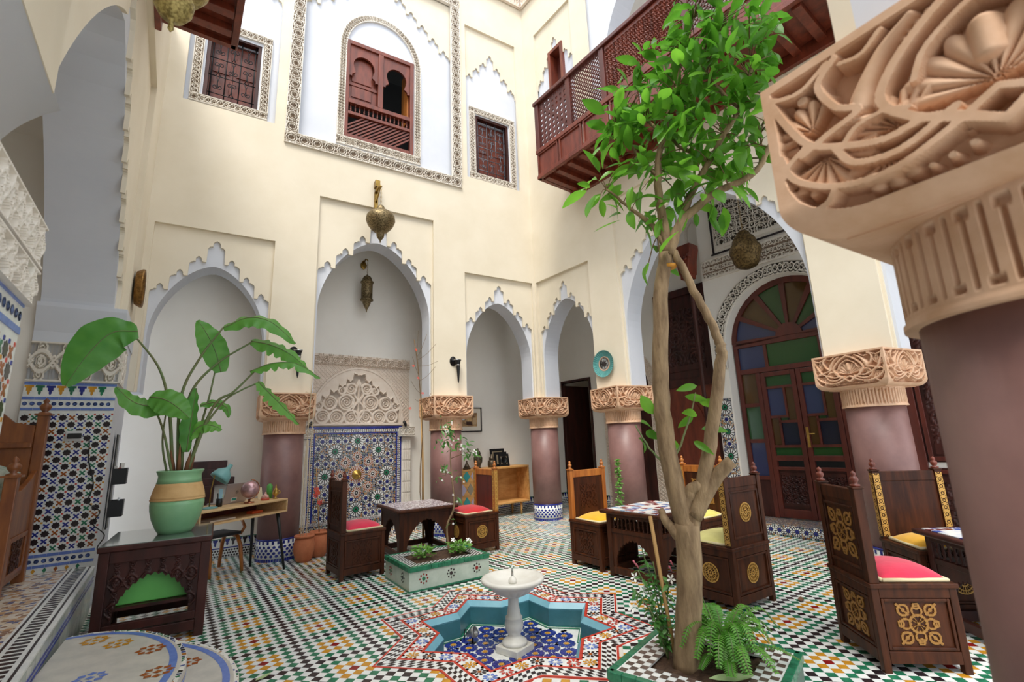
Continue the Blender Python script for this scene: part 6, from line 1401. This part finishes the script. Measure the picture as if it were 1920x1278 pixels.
# ---------------------------------------------------------------- plants
def leafmat(name, c1, c2, tr=.35, rough=.4):
    m = bpy.data.materials.new(name); m.use_nodes = True; nt = m.node_tree; N = nt.nodes; L = nt.links; b = N['Principled BSDF']; b.inputs['Roughness'].default_value = rough
    oi = N.new('ShaderNodeObjectInfo'); ge = N.new('ShaderNodeTexNoise'); ge.inputs['Scale'].default_value = 9.; g = N.new('ShaderNodeNewGeometry'); L.new(g.outputs['Position'], ge.inputs['Vector'])
    ad = N.new('ShaderNodeMath'); ad.operation = 'ADD'; L.new(oi.outputs['Random'], ad.inputs[0]); L.new(ge.outputs[0], ad.inputs[1]); ml = N.new('ShaderNodeMath'); ml.operation = 'MULTIPLY'; ml.inputs[1].default_value = .5; L.new(ad.outputs[0], ml.inputs[0])
    mx = N.new('ShaderNodeMix'); mx.data_type = 'RGBA'; mx.inputs[6].default_value = lin(c1); mx.inputs[7].default_value = lin(c2); L.new(ml.outputs[0], mx.inputs['Factor']); L.new(mx.outputs[2], b.inputs['Base Color'])
    t = N.new('ShaderNodeBsdfTranslucent'); L.new(mx.outputs[2], t.inputs[0]); ms = N.new('ShaderNodeMixShader'); ms.inputs[0].default_value = tr; L.new(b.outputs[0], ms.inputs[1]); L.new(t.outputs[0], ms.inputs[2]); L.new(ms.outputs[0], N['Material Output'].inputs[0])
    return m
LEAF = leafmat('citrus_leaf', '#2A6E1A', '#8FD043', .5); LEAFB = leafmat('banana_leaf', '#3E8A38', '#84C455', .45); LEAFF = leafmat('fern_leaf', '#3F8A2A', '#82C04A', .4); LEAFS = leafmat('shrub_leaf', '#2F6A2C', '#6FA650', .35); LEAFL = leafmat('lettuce_leaf', '#4E8E3A', '#8CBF5A', .35)
BARK = mat('tree_bark', '#9A8262', .85, col2='#715B42', scale=7, stretch=(3, 3, .7), bump=.5, bscale=30); TWIG = mat('twig', '#6B5436', .85); STEMB = mat('banana_stem', '#5E7A48', .6, col2='#6E6A44', scale=4); DRYST = mat('dry_stalk', '#7A5234', .85)
WHITEF = mat('white_petal', '#EDEDE6', .7); PINKF = mat('pink_petal', '#C76A7A', .7); REDF = mat('red_petal', '#C6402C', .7)
def leaf_shape(L_=1., W_=.4, fold=.25, curl=.25, n=6):
    mb = MB(); U, V = np.meshgrid(np.linspace(0, 1, n+1), np.array([-1., -.5, 0, .5, 1.]), indexing='ij'); w_ = np.sin(np.clip(U, 0, 1)*PI)**.75*(1-.25*U)*W_/2
    mb.grid(np.stack([U*L_, V*w_, np.abs(V)*w_*fold-curl*L_*U**2], -1), 0, True); return mb
LM = []
for k in range(4): o = leaf_shape(1, (.42, .46, .38, .5)[k], (.3, .15, .4, .2)[k], (.15, .35, .5, .05)[k]).build('leaf', [LEAF]); LM.append(o.data); bpy.data.objects.remove(o)
def leaf_matrix(p, d, size, roll):
    d = Vector(d).normalized(); up = Vector((0, 0, 1)); s_ = up.cross(d)
    if s_.length < .05: s_ = Vector((1, 0, 0))
    s_.normalize(); u = d.cross(s_); m = Matrix((d, s_, u)).transposed().to_4x4(); return Matrix.Translation(p) @ m @ Matrix.Rotation(roll, 4, 'X') @ Matrix.Scale(size, 4)
# --- the tree
TR = thing('citrus_tree', 'slender tree with forked trunk and bright green leaves in the square planter', 'tree', (2.31, 2.05, .24)); TB = Vector((2.31, 2.05, .24)); rt = random.Random(11)
def br(pts, r0, r1, name='branch', m=BARK, jit=.006):
    P = catmull([tuple(Vector(p)-TB) for p in pts], 5); n = len(P); P = [(p[0]+rt.uniform(-jit, jit), p[1]+rt.uniform(-jit, jit), p[2]) for p in P]
    mb = MB(); mb.tube(P, [r0+(r1-r0)*i/(n-1) for i in range(n)], 12 if r0 > .03 else 7); return sub(name, mb, [m], TR)
br([(2.31, 2.05, .20), (2.34, 2.02, .45), (2.36, 1.99, .75), (2.37, 1.98, .98)], .072, .070, 'trunk', BARK, .003)
br([(2.37, 1.98, .94), (2.345, 2.01, 1.12), (2.325, 2.04, 1.5), (2.33, 2.03, 1.87), (2.36, 1.99, 2.35), (2.40, 1.94, 2.66)], .060, .044)
br([(2.37, 1.98, .92), (2.44, 1.90, 1.18), (2.49, 1.83, 1.5), (2.545, 1.75, 1.9), (2.555, 1.735, 2.02)], .048, .028)
br([(2.555, 1.735, 2.0), (2.53, 1.77, 2.15), (2.48, 1.83, 2.38), (2.43, 1.90, 2.66)], .028, .024)
br([(2.40, 1.95, 1.02), (2.48, 1.85, 1.22), (2.545, 1.76, 1.33)], .05, .036); br([(2.36, 1.99, 1.06), (2.39, 1.95, 1.16), (2.42, 1.9, 1.2)], .045, .03)
br([(2.35, 2.0, .88), (2.30, 2.06, .98), (2.275, 2.09, 1.06)], .035, .018)
F0 = (2.41, 1.93, 2.64)
crown = [([F0, (2.40, 1.94, 2.9), (2.38, 1.93, 3.2), (2.45, 1.88, 3.55), (2.52, 1.80, 3.85)], .036, .012), ([F0, (2.47, 1.85, 2.85), (2.60, 1.68, 3.0), (2.72, 1.45, 3.08), (2.80, 1.32, 3.35)], .036, .012), ([F0, (2.50, 1.83, 2.95), (2.62, 1.70, 3.25), (2.72, 1.50, 3.55), (2.78, 1.42, 3.8)], .03, .01), ([F0, (2.35, 1.99, 2.86), (2.27, 2.08, 3.0), (2.17, 2.2, 3.18)], .022, .007), ([(2.45, 1.88, 3.5), (2.38, 2.0, 3.7), (2.30, 2.08, 3.85)], .014, .006), ([(2.62, 1.70, 3.25), (2.55, 1.9, 3.5), (2.52, 1.98, 3.75)], .014, .006), ([(2.38, 1.93, 3.2), (2.30, 2.02, 3.4), (2.22, 2.1, 3.65)], .014, .006), ([(2.72, 1.5, 3.55), (2.66, 1.65, 3.9), (2.68, 1.62, 4.2)], .014, .006), ([(2.52, 1.8, 3.85), (2.56, 1.75, 4.1), (2.62, 1.66, 4.35)], .012, .005), ([(2.72, 1.45, 3.08), (2.86, 1.5, 3.2), (2.95, 1.5, 3.5)], .014, .006)]
tips = []
for P, a, b in crown: br(P, a, b); tips += catmull(P, 6)[4:]
clus = [(2.15, 2.22, 3.20, .10, 12), (2.26, 2.1, 3.0, .10, 8), (2.33, 2.02, 3.25, .16, 30), (2.24, 2.1, 3.62, .14, 26), (2.20, 2.13, 3.72, .08, 10), (2.32, 2.04, 3.85, .14, 24), (2.44, 1.9, 3.55, .20, 46), (2.52, 1.85, 3.8, .20, 46), (2.50, 1.83, 3.25, .18, 34), (2.62, 1.7, 3.5, .22, 56), (2.60, 1.72, 4.0, .20, 46), (2.70, 1.55, 3.75, .22, 56), (2.68, 1.6, 4.2, .20, 44), (2.76, 1.45, 4.0, .2, 44), (2.74, 1.48, 3.35, .18, 36), (2.62, 1.68, 3.08, .16, 26), (2.82, 1.38, 3.6, .18, 36), (2.45, 1.9, 2.98, .13, 16), (2.36, 2.0, 2.62, .07, 8), (2.62, 1.66, 4.45, .2, 30), (2.80, 1.4, 4.3, .2, 30), (2.86, 1.5, 3.3, .15, 18), (2.52, 1.95, 4.15, .14, 18)]
LV = []
for cx, cy, cz, r_, n in clus:
    for i in range(int(n*1.15)):
        while True:
            o = Vector((rt.uniform(-1, 1), rt.uniform(-1, 1), rt.uniform(-1, 1)))
            if o.length < 1: break
        p = Vector((cx, cy, cz))+o*r_*1.15; d = (o+Vector((rt.uniform(-.6, .6), rt.uniform(-.6, .6), rt.uniform(-.75, .35)))).normalized(); LV.append((p, d, rt.uniform(.10, .21), rt.uniform(-.9, .9)))
for (x, y, z, s_) in ((2.62, 1.66, 2.86, .12), (2.60, 1.70, 2.93, .11), (2.53, 1.78, 2.90, .1)): LV.append((Vector((x, y, z)), Vector((.1, .1, -1)), s_, .2))
LV.sort(key=lambda q: (q[0].length-q[2]*4)); big, restl = LV[:300], LV[300:]
for i, (p, d, s_, ro) in enumerate(big): o = link('leaf', LM[i % 4], TR); o.matrix_world = Matrix.Identity(4); o.matrix_parent_inverse = Matrix.Identity(4); o.matrix_basis = leaf_matrix(p-TB, d, s_, ro)
mb = MB()
base = [leaf_shape(1, .44, .3, .2, 4), leaf_shape(1, .4, .2, .4, 4)]
for i, (p, d, s_, ro) in enumerate(restl): mb.M = leaf_matrix(p-TB, d, s_, ro); q = base[i % 2]; mb.add(q.v[0], q.f, 0, True)
mb.M = None; sub('foliage', mb, [LEAF], TR)['kind'] = 'stuff'
mb = MB()
for (p, d, s_, ro) in LV[::2]:
    t_ = min(tips, key=lambda q: (Vector(q)-p).length); mb.tube([tuple(Vector(t_)-TB), tuple((Vector(t_)+p)/2-TB+Vector((0, 0, .02))), tuple(p-TB)], [.004, .003, .002], 4, cap=False)
sub('twigs', mb, [TWIG], TR)['kind'] = 'stuff'
# side shoots low on the trunk
for pts, lv in (([(2.33, 2.03, 1.28), (2.25, 2.10, 1.42), (2.20, 2.16, 1.56)], [(2.22, 2.13, 1.58), (2.24, 2.11, 1.52), (2.21, 2.15, 1.48), (2.28, 2.07, 1.62)]), ([(2.33, 2.02, 1.30), (2.40, 1.94, 1.52), (2.45, 1.88, 1.74)], [(2.41, 1.93, 1.72), (2.46, 1.87, 1.78), (2.39, 1.95, 1.62), (2.46, 1.87, 1.68), (2.43, 1.9, 1.60), (2.45, 1.87, 1.52), (2.42, 1.91, 1.45), (2.37, 1.97, 1.4)])):
    br(pts, .008, .004, 'shoot', STEMB)
    for i, q in enumerate(lv): o = link('leaf', LM[i % 4], TR); o.matrix_basis = leaf_matrix(Vector(q)-TB, (rt.uniform(-.6, .9), rt.uniform(-.9, .3), rt.uniform(-.2, .3)), rt.uniform(.12, .17), rt.choice((-1, 1))*rt.uniform(.8, 1.3))
mb = MB(); mb.lathe([(.045, 0), (.047, .01), (.045, .02)], 14, (2.405-TB.x, 1.935-TB.y, 2.55-TB.z)); sub('orange_tie', mb, [mat('orange_string', '#C98A2E', .7)], TR)
# stake, jasmine and fern in the square planter
mb = MB(); mb.tube([(2.30, 2.10, .24), (2.27, 2.12, .6), (2.235, 2.135, 1.02)], .011, 8); tag(mb.build('plant_stake', [mat('cane', '#B08A56', .7)]), 'thin cane stake beside the tree trunk', 'stake')
def pinnate(mb, pts, L0, n, lw, m=0, droop=.3):
    P = catmull(pts, n); mb.tube(P[::3]+[P[-1]], .003, 5, mi=1)
    for i in range(2, len(P)):
        t_ = i/len(P); d = (Vector(P[i])-Vector(P[i-1])).normalized(); s_ = d.cross(Vector((0, 0, 1)))
        if s_.length < .1: s_ = Vector((1, 0, 0))
        s_.normalize(); L_ = L0*math.sin(PI*min(1, .12+.88*(1-t_)**.8))**.6*(1.-.55*t_)
        for sg in (1, -1):
            a = Vector(P[i]); tip = a+(s_*sg+d*.35+Vector((0, 0, -droop*.5)))*L_; w_ = d*lw*.5; mid = (a+tip)/2+Vector((0, 0, .12*L_))
            mb.add([tuple(a-w_), tuple(a+w_), tuple(mid+w_*1.1), tuple(mid-w_*1.1), tuple(tip)], [(0, 1, 2, 3), (3, 2, 4)], m, True)
FE = thing('fern', 'bright green fern spilling over the square planter behind the trunk', 'fern', (2.52, 1.93, .24)); rf_ = random.Random(3)
for k in range(62):
    a = rf_.uniform(0, 2*PI); L_ = rf_.uniform(.16, .36); h_ = rf_.uniform(.08, .26); c, s_ = math.cos(a), math.sin(a); mb = MB()
    pinnate(mb, [(0, 0, 0), (c*L_*.3, s_*L_*.3, h_*.75), (c*L_*.7, s_*L_*.7, h_), (c*L_, s_*L_, h_*.55)], .052, 9, .0085); sub('frond', mb, [LEAFF, STEMB], FE)
mb = MB(); pinnate(mb, [(0, .02, 0), (-.02, .06, .2), (-.06, .1, .38)], .03, 9, .008); sub('frond', mb, [LEAFF, STEMB], FE)
JA = thing('jasmine_plant', 'jasmine with pink buds and white star flowers left of the trunk', 'jasmine', (2.28, 2.14, .24)); rj = random.Random(5)
def sprig(t, pts, lm, n, size, jit=.05, name='leaf'):
    P = catmull(pts, 8); mb = MB(); mb.tube(P, .004, 5); sub('stem', mb, [STEMB], t); q = leaf_shape(1, .42, .25, .25, 4); me_ = None; mb = MB()
    for i in range(n):
        a = Vector(P[rj.randrange(2, len(P))]); mb.M = leaf_matrix(a, (rj.uniform(-1, 1), rj.uniform(-1, 1), rj.uniform(-.5, .6)), size*rj.uniform(.7, 1.3), rj.uniform(-1, 1)); mb.add(q.v[0], q.f, 0, True)
    mb.M = None; sub('foliage', mb, [lm], t)['kind'] = 'stuff'
for k, tip in enumerate(((-.07, .06, .58), (-.12, .06, .48), (-.03, .02, .52), (-.16, .05, .38), (.02, -.04, .42), (-.06, .1, .3))): sprig(JA, [(0, 0, 0), (tip[0]*.4, tip[1]*.4, tip[2]*.6), tip], LEAFS, 34, .05)
def flower(t, p, r, m, n=5, name='flower', d=(0, 0, 1)):
    mb = MB(); mb.M = leaf_matrix(Vector(p), d, 1, 0) @ Matrix.Rotation(R(90), 4, 'Y')
    for k in range(n):
        a = 2*PI*k/n; c, s_ = math.cos(a), math.sin(a); mb.add([(0, 0, 0), (r*.6*c-r*.25*s_, r*.6*s_+r*.25*c, r*.1), (r*c, r*s_, r*.05), (r*.6*c+r*.25*s_, r*.6*s_-r*.25*c, r*.1)], [(0, 3, 2, 1)], 0, True)
    return sub(name, mb, [m], t)
for p in ((.0, .0, .37), (-.17, .08, .28), (-.13, .08, .44), (.03, -.05, .43), (-.09, .06, .36)): flower(JA, p, .03, WHITEF, 5, 'flower', (-.4, -.8, .3))
for p in ((-.11, .08, .50), (-.09, .08, .48), (-.15, .07, .33), (.05, -.06, .5), (.045, -.05, .47)):
    mb = MB(); mb.tube([p, (p[0]-.02, p[1], p[2]+.03)], [.003, .006], 6); sub('bud', mb, [PINKF], JA)
fallen(2.33, 1.77, LEAFP, 'large pale green leaf lying on the planter soil', -.5, .12, .252)
# --- banana plant in its pot
BP = Vector((-.30, 5.51, .791))
t = thing('plant_pot', 'tall round pot banded in mint green and tan on the side table', 'pot', BP)
prof = [(.0, 0), (.125, 0), (.15, .04), (.185, .12), (.205, .20), (.21, .25), (.208, .285)]
mb = MB(); mb.lathe(prof, 48); sub('lower_band', mb, [GREENG], t)
mb = MB(); mb.lathe([(.208, .285), (.214, .29), (.214, .298), (.205, .303), (.211, .31), (.208, .32), (.20, .36), (.185, .41), (.178, .435)], 48); sub('middle_band', mb, [TANC], t)
mb = MB(); mb.lathe([(.178, .435), (.17, .47), (.168, .50), (.178, .525), (.186, .54), (.184, .548), (.165, .548), (.15, .52), (.15, .50)], 48); sub('rim_band', mb, [GREENG], t)
mb = MB(); mb.lathe([(.155, .51), (0, .515)], 30); sub('soil', mb, [SOIL], t)
BN = thing('banana_plant', 'leafy banana plant with long arching stems in the mint pot', 'plant', BP+Vector((0, 0, .5))); BO = BP+Vector((0, 0, .5)); rb = random.Random(2)
def stalk(pts, r0=.016, r1=.008):
    P = catmull([tuple(Vector(p)-BO) for p in pts], 8); n = len(P); mb = MB(); mb.tube(P, [r0+(r1-r0)*i/(n-1) for i in range(n)], 9); sub('stem', mb, [STEMB], BN)
def bleaf(pts, wid, side=(0, -.3, 1), fold=.25, tears=0, name='leaf'):
    """pts: midrib; side: rough normal direction of the blade"""
    P = [Vector(p)-BO for p in catmull(pts, 8)]; n = len(P); nv = 9; nr = Vector(side).normalized(); rows = []
    for i, p in enumerate(P):
        t_ = i/(n-1); d = (P[min(i+1, n-1)]-P[max(i-1, 0)]).normalized(); s_ = d.cross(nr).normalized(); u = s_.cross(d).normalized()
        w_ = wid*(math.sin(PI*(.04+.94*t_)**.8)**.7)*(1 if not tears else 1-.35*((i % 3) == 1)*(rb.random() < .8))
        rows.append([tuple(p+s_*w_*v+u*(-abs(v)*w_*fold+.012*math.sin(i*1.3)*abs(v))) for v in np.linspace(-1, 1, nv)])
    mb = MB(); mb.grid(np.array(rows), 0, True); l_ = sub(name, mb, [LEAFB], BN); mb = MB(); mb.tube([tuple(p) for p in P], [.006*(1-.7*i/n) for i in range(n)], 6); sub('midrib', mb, [STEMB], l_)
yb = 5.5
stalk([(-.36, 5.51, 1.3), (-.44, 5.5, 1.9), (-.55, 5.48, 2.28), (-.77, 5.46, 2.59)]); bleaf([(-.74, 5.46, 2.62), (-.92, 5.42, 2.58), (-1.05, 5.36, 2.36), (-1.15, 5.30, 2.08)], .19, (.3, -.9, .5), .15)
stalk([(-.32, 5.51, 1.3), (-.36, 5.51, 2.0), (-.24, 5.51, 2.40), (-.07, 5.5, 2.72)]); bleaf([(-.07, 5.5, 2.72), (.14, 5.46, 2.84), (.36, 5.40, 2.80), (.60, 5.35, 2.58)], .13, (-.2, -.75, .9), .35)
stalk([(-.30, 5.53, 1.3), (-.30, 5.53, 1.99), (-.11, 5.54, 2.34), (.20, 5.52, 2.60)]); bleaf([(.19, 5.52, 2.61), (.38, 5.48, 2.57), (.58, 5.45, 2.47), (.76, 5.42, 2.30)], .10, (0, -.9, .5), .5, 1)
stalk([(-.26, 5.49, 1.3), (-.09, 5.48, 1.92), (.07, 5.46, 2.07), (.24, 5.45, 2.28)]); bleaf([(.20, 5.45, 2.28), (.40, 5.42, 2.37), (.62, 5.38, 2.37), (.86, 5.33, 2.22)], .10, (-.1, -.5, 1), .5, 1)
stalk([(-.16, 5.49, 1.72), (.0, 5.48, 1.98), (.14, 5.46, 2.09), (.29, 5.45, 2.17)], .01, .007); bleaf([(.28, 5.45, 2.18), (.40, 5.43, 2.05), (.52, 5.41, 1.92), (.68, 5.38, 1.74)], .085, (.3, -.8, .6), .5, 1)
stalk([(-.25, 5.56, 1.3), (-.17, 5.57, 1.8), (-.13, 5.58, 2.05), (-.10, 5.58, 2.32)], .012, .007); bleaf([(-.05, 5.58, 2.28), (-.12, 5.58, 2.5), (-.20, 5.58, 2.66), (-.29, 5.58, 2.80)], .13, (.2, -1, .1), .12)
stalk([(-.40, 5.49, 1.3), (-.46, 5.46, 1.6), (-.45, 5.40, 1.94)], .01, .006); bleaf([(-.45, 5.40, 1.94), (-.58, 5.36, 1.92), (-.70, 5.33, 1.96), (-.82, 5.31, 2.08)], .11, (.2, -.8, .6), .3)
stalk([(-.36, 5.45, 1.3), (-.46, 5.41, 1.7), (-.58, 5.34, 2.0)], .012, .007); bleaf([(-.58, 5.34, 2.0), (-.46, 5.28, 1.97), (-.36, 5.24, 1.9), (-.26, 5.2, 1.80)], .13, (.1, -1, .35), .2)
bleaf([(-.27, 5.47, 1.50), (-.26, 5.46, 1.72), (-.25, 5.46, 1.92), (-.24, 5.46, 2.10)], .075, (.5, -.8, .1), .5); bleaf([(-.28, 5.5, 1.62), (-.18, 5.48, 1.74), (-.08, 5.46, 1.74), (.0, 5.45, 1.70)], .08, (.1, -.8, .6), .3); bleaf([(-.2, 5.55, 1.94), (-.08, 5.54, 1.97), (.02, 5.53, 1.92), (.05, 5.52, 1.82)], .05, (0, -.8, .6), .3)
for k in range(7): a = k*.9; mb = MB(); mb.tube([(.06*math.cos(a), .05*math.sin(a), 0), (.08*math.cos(a), .07*math.sin(a), .12), (.1*math.cos(a), .09*math.sin(a), .18+.05*(k % 3))], [.022, .016, .003], 6); sub('dry_sheath', mb, [DRYST], BN)
# --- long planter: slim flowering shrub and petunias
SHR = thing('flowering_shrub', 'slim shrub with small white blossoms growing from the long planter', 'shrub', (2.45, 5.62, .22)); so_ = Vector((2.45, 5.62, .22)); rj = random.Random(9)
def sp(pts): return [tuple(Vector(p)-so_) for p in pts]
mb = MB(); P = catmull(sp([(2.45, 5.62, .2), (2.43, 5.63, .5), (2.51, 5.60, .72), (2.49, 5.60, 1.05), (2.47, 5.6, 1.3), (2.49, 5.6, 1.62)]), 6); mb.tube(P, [.014*(1-.6*i/len(P)) for i in range(len(P))], 8); sub('trunk', mb, [BARK], SHR)
q_ = leaf_shape(1, .36, .25, .3, 4); o = q_.build('leaf', [LEAFS]); SL = o.data; bpy.data.objects.remove(o)
for cx, cy, cz, r_, n in ((2.44, 5.62, 1.66, .12, 34), (2.42, 5.63, 1.5, .10, 18), (2.62, 5.56, 1.44, .12, 26), (2.72, 5.5, 1.36, .08, 14), (2.40, 5.64, 1.18, .09, 12), (2.55, 5.6, 1.08, .08, 8), (2.52, 5.6, .82, .08, 7), (2.36, 5.65, 1.08, .06, 6), (2.47, 5.6, .56, .04, 3)):
    for i in range(n):
        p = Vector((cx+rj.gauss(0, r_*.5), cy+rj.gauss(0, r_*.5), cz+rj.gauss(0, r_*.5)))-so_; o = link('leaf', SL, SHR); o.matrix_basis = leaf_matrix(p, (rj.uniform(-1, 1), rj.uniform(-1, .4), rj.uniform(-.7, .3)), rj.uniform(.06, .11), rj.uniform(-.8, .8))
    for i in range(n//4+1): flower(SHR, (cx-so_.x+rj.gauss(0, r_*.5), cy-.06-so_.y, cz-so_.z+rj.gauss(0, r_*.5)), .016, WHITEF, 5, 'blossom', (0, -1, .3))
mb = MB()
for a, b in (((2.48, 5.6, 1.3), (2.70, 5.5, 1.38)), ((2.48, 5.6, 1.0), (2.58, 5.58, 1.12)), ((2.5, 5.6, .8), (2.56, 5.58, .86)), ((2.48, 5.6, 1.1), (2.36, 5.65, 1.16)), ((2.49, 5.6, 1.55), (2.36, 5.64, 1.5))): mb.tube(sp([a, b]), .004, 5)
sub('twigs', mb, [TWIG], SHR)['kind'] = 'stuff'
def clump(label, x, y, n, sz, flowers):
    t = thing('petunia_plant', label, 'plant', (x, y, .225), 0, 'petunias in the long planter'); mb = MB(); q = leaf_shape(1, .5, .2, .35, 4)
    for i in range(n):
        a = rj.uniform(0, 2*PI); r_ = rj.uniform(.0, .13)**1.; mb.M = leaf_matrix(Vector((r_*math.cos(a), r_*math.sin(a)*.8, rj.uniform(.02, .12))), (math.cos(a), math.sin(a), rj.uniform(0, 1)), sz*rj.uniform(.7, 1.3), rj.uniform(-1, 1)); mb.add(q.v[0], q.f, 0, True)
    mb.M = None; sub('foliage', mb, [LEAFL], t)['kind'] = 'stuff'
    for k in range(4): a = k*1.6; mb = MB(); mb.tube([(0, 0, 0), (.05*math.cos(a), .05*math.sin(a), .06), (.09*math.cos(a), .08*math.sin(a), .09)], .006, 6); sub('stem', mb, [LEAFL], t)
    for p in flowers: flower(t, p, .035, WHITEF, 5, 'flower', (.0, -.6, .6))
clump('leafy green petunia at the left end of the long planter', 2.06, 5.46, 110, .055, []); clump('leafy petunia with white flowers at the right end of the long planter', 2.47, 5.40, 130, .055, [(-.05, .03, .15), (.13, .0, .13), (.16, .02, .11)])
# --- terracotta pots and twigs
def terracotta(label, x, y, h_, r_):
    t = thing('terracotta_pot', label, 'pot', (x, y, 0), 0, 'terracotta pots'); mb = MB(); mb.lathe([(0, 0), (r_*.62, 0), (r_*.8, h_*.12), (r_*.98, h_*.4), (r_*1.0, h_*.6), (r_*.9, h_*.82), (r_*.82, h_*.9)], 32); sub('body', mb, [TERRA], t)
    mb = MB(); mb.lathe([(r_*.82, h_*.9), (r_*.95, h_*.92), (r_*.98, h_*.96), (r_*.94, h_), (r_*.8, h_), (r_*.76, h_*.93)], 32); sub('rim', mb, [TERRA], t); mb = MB(); mb.lathe([(r_*.77, h_*.92), (0, h_*.93)], 24); sub('soil', mb, [SOIL], t); return t
terracotta('front terracotta pot at the foot of the desk column', 1.07, 7.33, .34, .135); terracotta('rear terracotta pot between column and pink cushioned chair', 1.29, 7.52, .34, .135)
t = thing('dry_creeper', 'tall pale dry creeper tied to canes in the front terracotta pot', 'plant', (1.07, 7.33, .31)); rj = random.Random(4)
for dx, top in ((-.02, 2.3), (.02, 1.75), (-.05, 1.3)): mb = MB(); mb.tube(catmull([(dx, 0, 0), (dx+.01, .02, .6), (dx, .03, 1.2*top/2), (dx+.03, .03, top)], 5), [.008]+[.006]*15 if False else .006, 6); sub('cane', mb, [mat('pale_cane', '#C9B79A', .8)], t)
mb = MB()
for k in range(46): z_ = rj.uniform(.3, 2.1); a = rj.uniform(0, 2*PI); L_ = rj.uniform(.03, .10); mb.tube([(.0, .02, z_), (L_*math.cos(a), .02+L_*math.sin(a), z_+rj.uniform(-.05, .06))], .002, 4)
sub('twigs', mb, [mat('pale_cane', '#C9B79A')], t)['kind'] = 'stuff'
t = thing('red_flower_plant', 'small plant with red blooms and a brown leaf in the rear pot', 'plant', (1.29, 7.52, .31)); mb = MB(); mb.tube([(0, 0, 0), (-.03, -.02, .3), (-.06, -.03, .62), (-.08, -.02, .9)], .008, 6); sub('stem', mb, [mat('cane', '#B08A56')], t)
for p in ((-.07, -.05, .6), (-.06, -.06, .55), (-.08, -.05, .52), (-.02, -.05, .42)): flower(t, p, .045, REDF, 6, 'flower', (0, -1, .2))
mb = leaf_shape(.2, .16, .2, .3, 6); mb.M = None; o = sub('brown_leaf', mb, [mat('bronze_leaf', '#5E3A30', .5)], t); o.location = (-.02, -.04, .42); o.rotation_euler = (0, .1, -.2); mb = leaf_shape(.16, .13, .2, .3, 6); o = sub('brown_leaf', mb, [MATS['bronze_leaf']], t); o.location = (-.02, -.04, .36); o.rotation_euler = (0, -.5, .4)
t = thing('bare_twig_plant', 'bare twiggy plant with few orange blooms tied to a bamboo cane', 'plant', (2.80, 7.42, 0)); mb = MB(); mb.tube([(0, 0, 0), (.0, .02, 1.2), (-.03, .02, 2.1)], .017, 8); sub('cane', mb, [mat('cane', '#B08A56')], t)
mb = MB(); mb.tube([(.02, -.02, 0), (-.06, -.02, .75), (-.05, 0, 1.1), (-.01, 0, 1.6), (-.04, 0, 2.2), (-.1, 0, 2.8), (-.16, 0, 3.2)], .008, 6); sub('stem', mb, [TWIG], t); mb = MB()
for (z0_, x1_, z1_) in ((2.1, .12, 2.3), (2.3, -.22, 2.5), (2.5, .2, 2.75), (2.6, -.2, 2.9), (2.75, .25, 2.85), (2.9, .05, 3.3), (2.2, -.15, 2.2), (2.85, .22, 3.15), (3.0, -.1, 3.35)):
    xs_ = -.04-.1*(z0_-2.2); mb.tube(catmull([(xs_, 0, z0_), ((xs_+x1_)/2, -.02, (z0_+z1_)/2-.03), (x1_, -.03, z1_)], 4), .003, 5)
sub('twigs', mb, [TWIG], t)['kind'] = 'stuff'
for p in ((-.1, -.03, 2.55), (-.18, -.02, 2.75), (-.02, -.02, 2.3), (-.14, -.03, 3.02), (-.26, -.1, 2.05)): flower(t, p, .028, REDF, 5, 'bloom', (0, -1, .3))
t = thing('climbing_plant', 'pale green climbing plant rising behind the mosaic table before the column', 'plant', (4.98, 5.30, 0)); rj = random.Random(8)
mb = MB(); mb.lathe([(0, 0), (.10, 0), (.13, .22), (.15, .24), (.15, .27), (.12, .27), (.11, .22), (0, .22)], 20); sub('pot', mb, [TERRA], t); sprig(t, [(0, 0, .2), (.02, .0, .7), (0, .02, 1.15)], LEAFL, 170, .055); sprig(t, [(0, 0, .2), (-.05, .0, .6), (.04, .02, 1.0)], LEAFL, 120, .05)
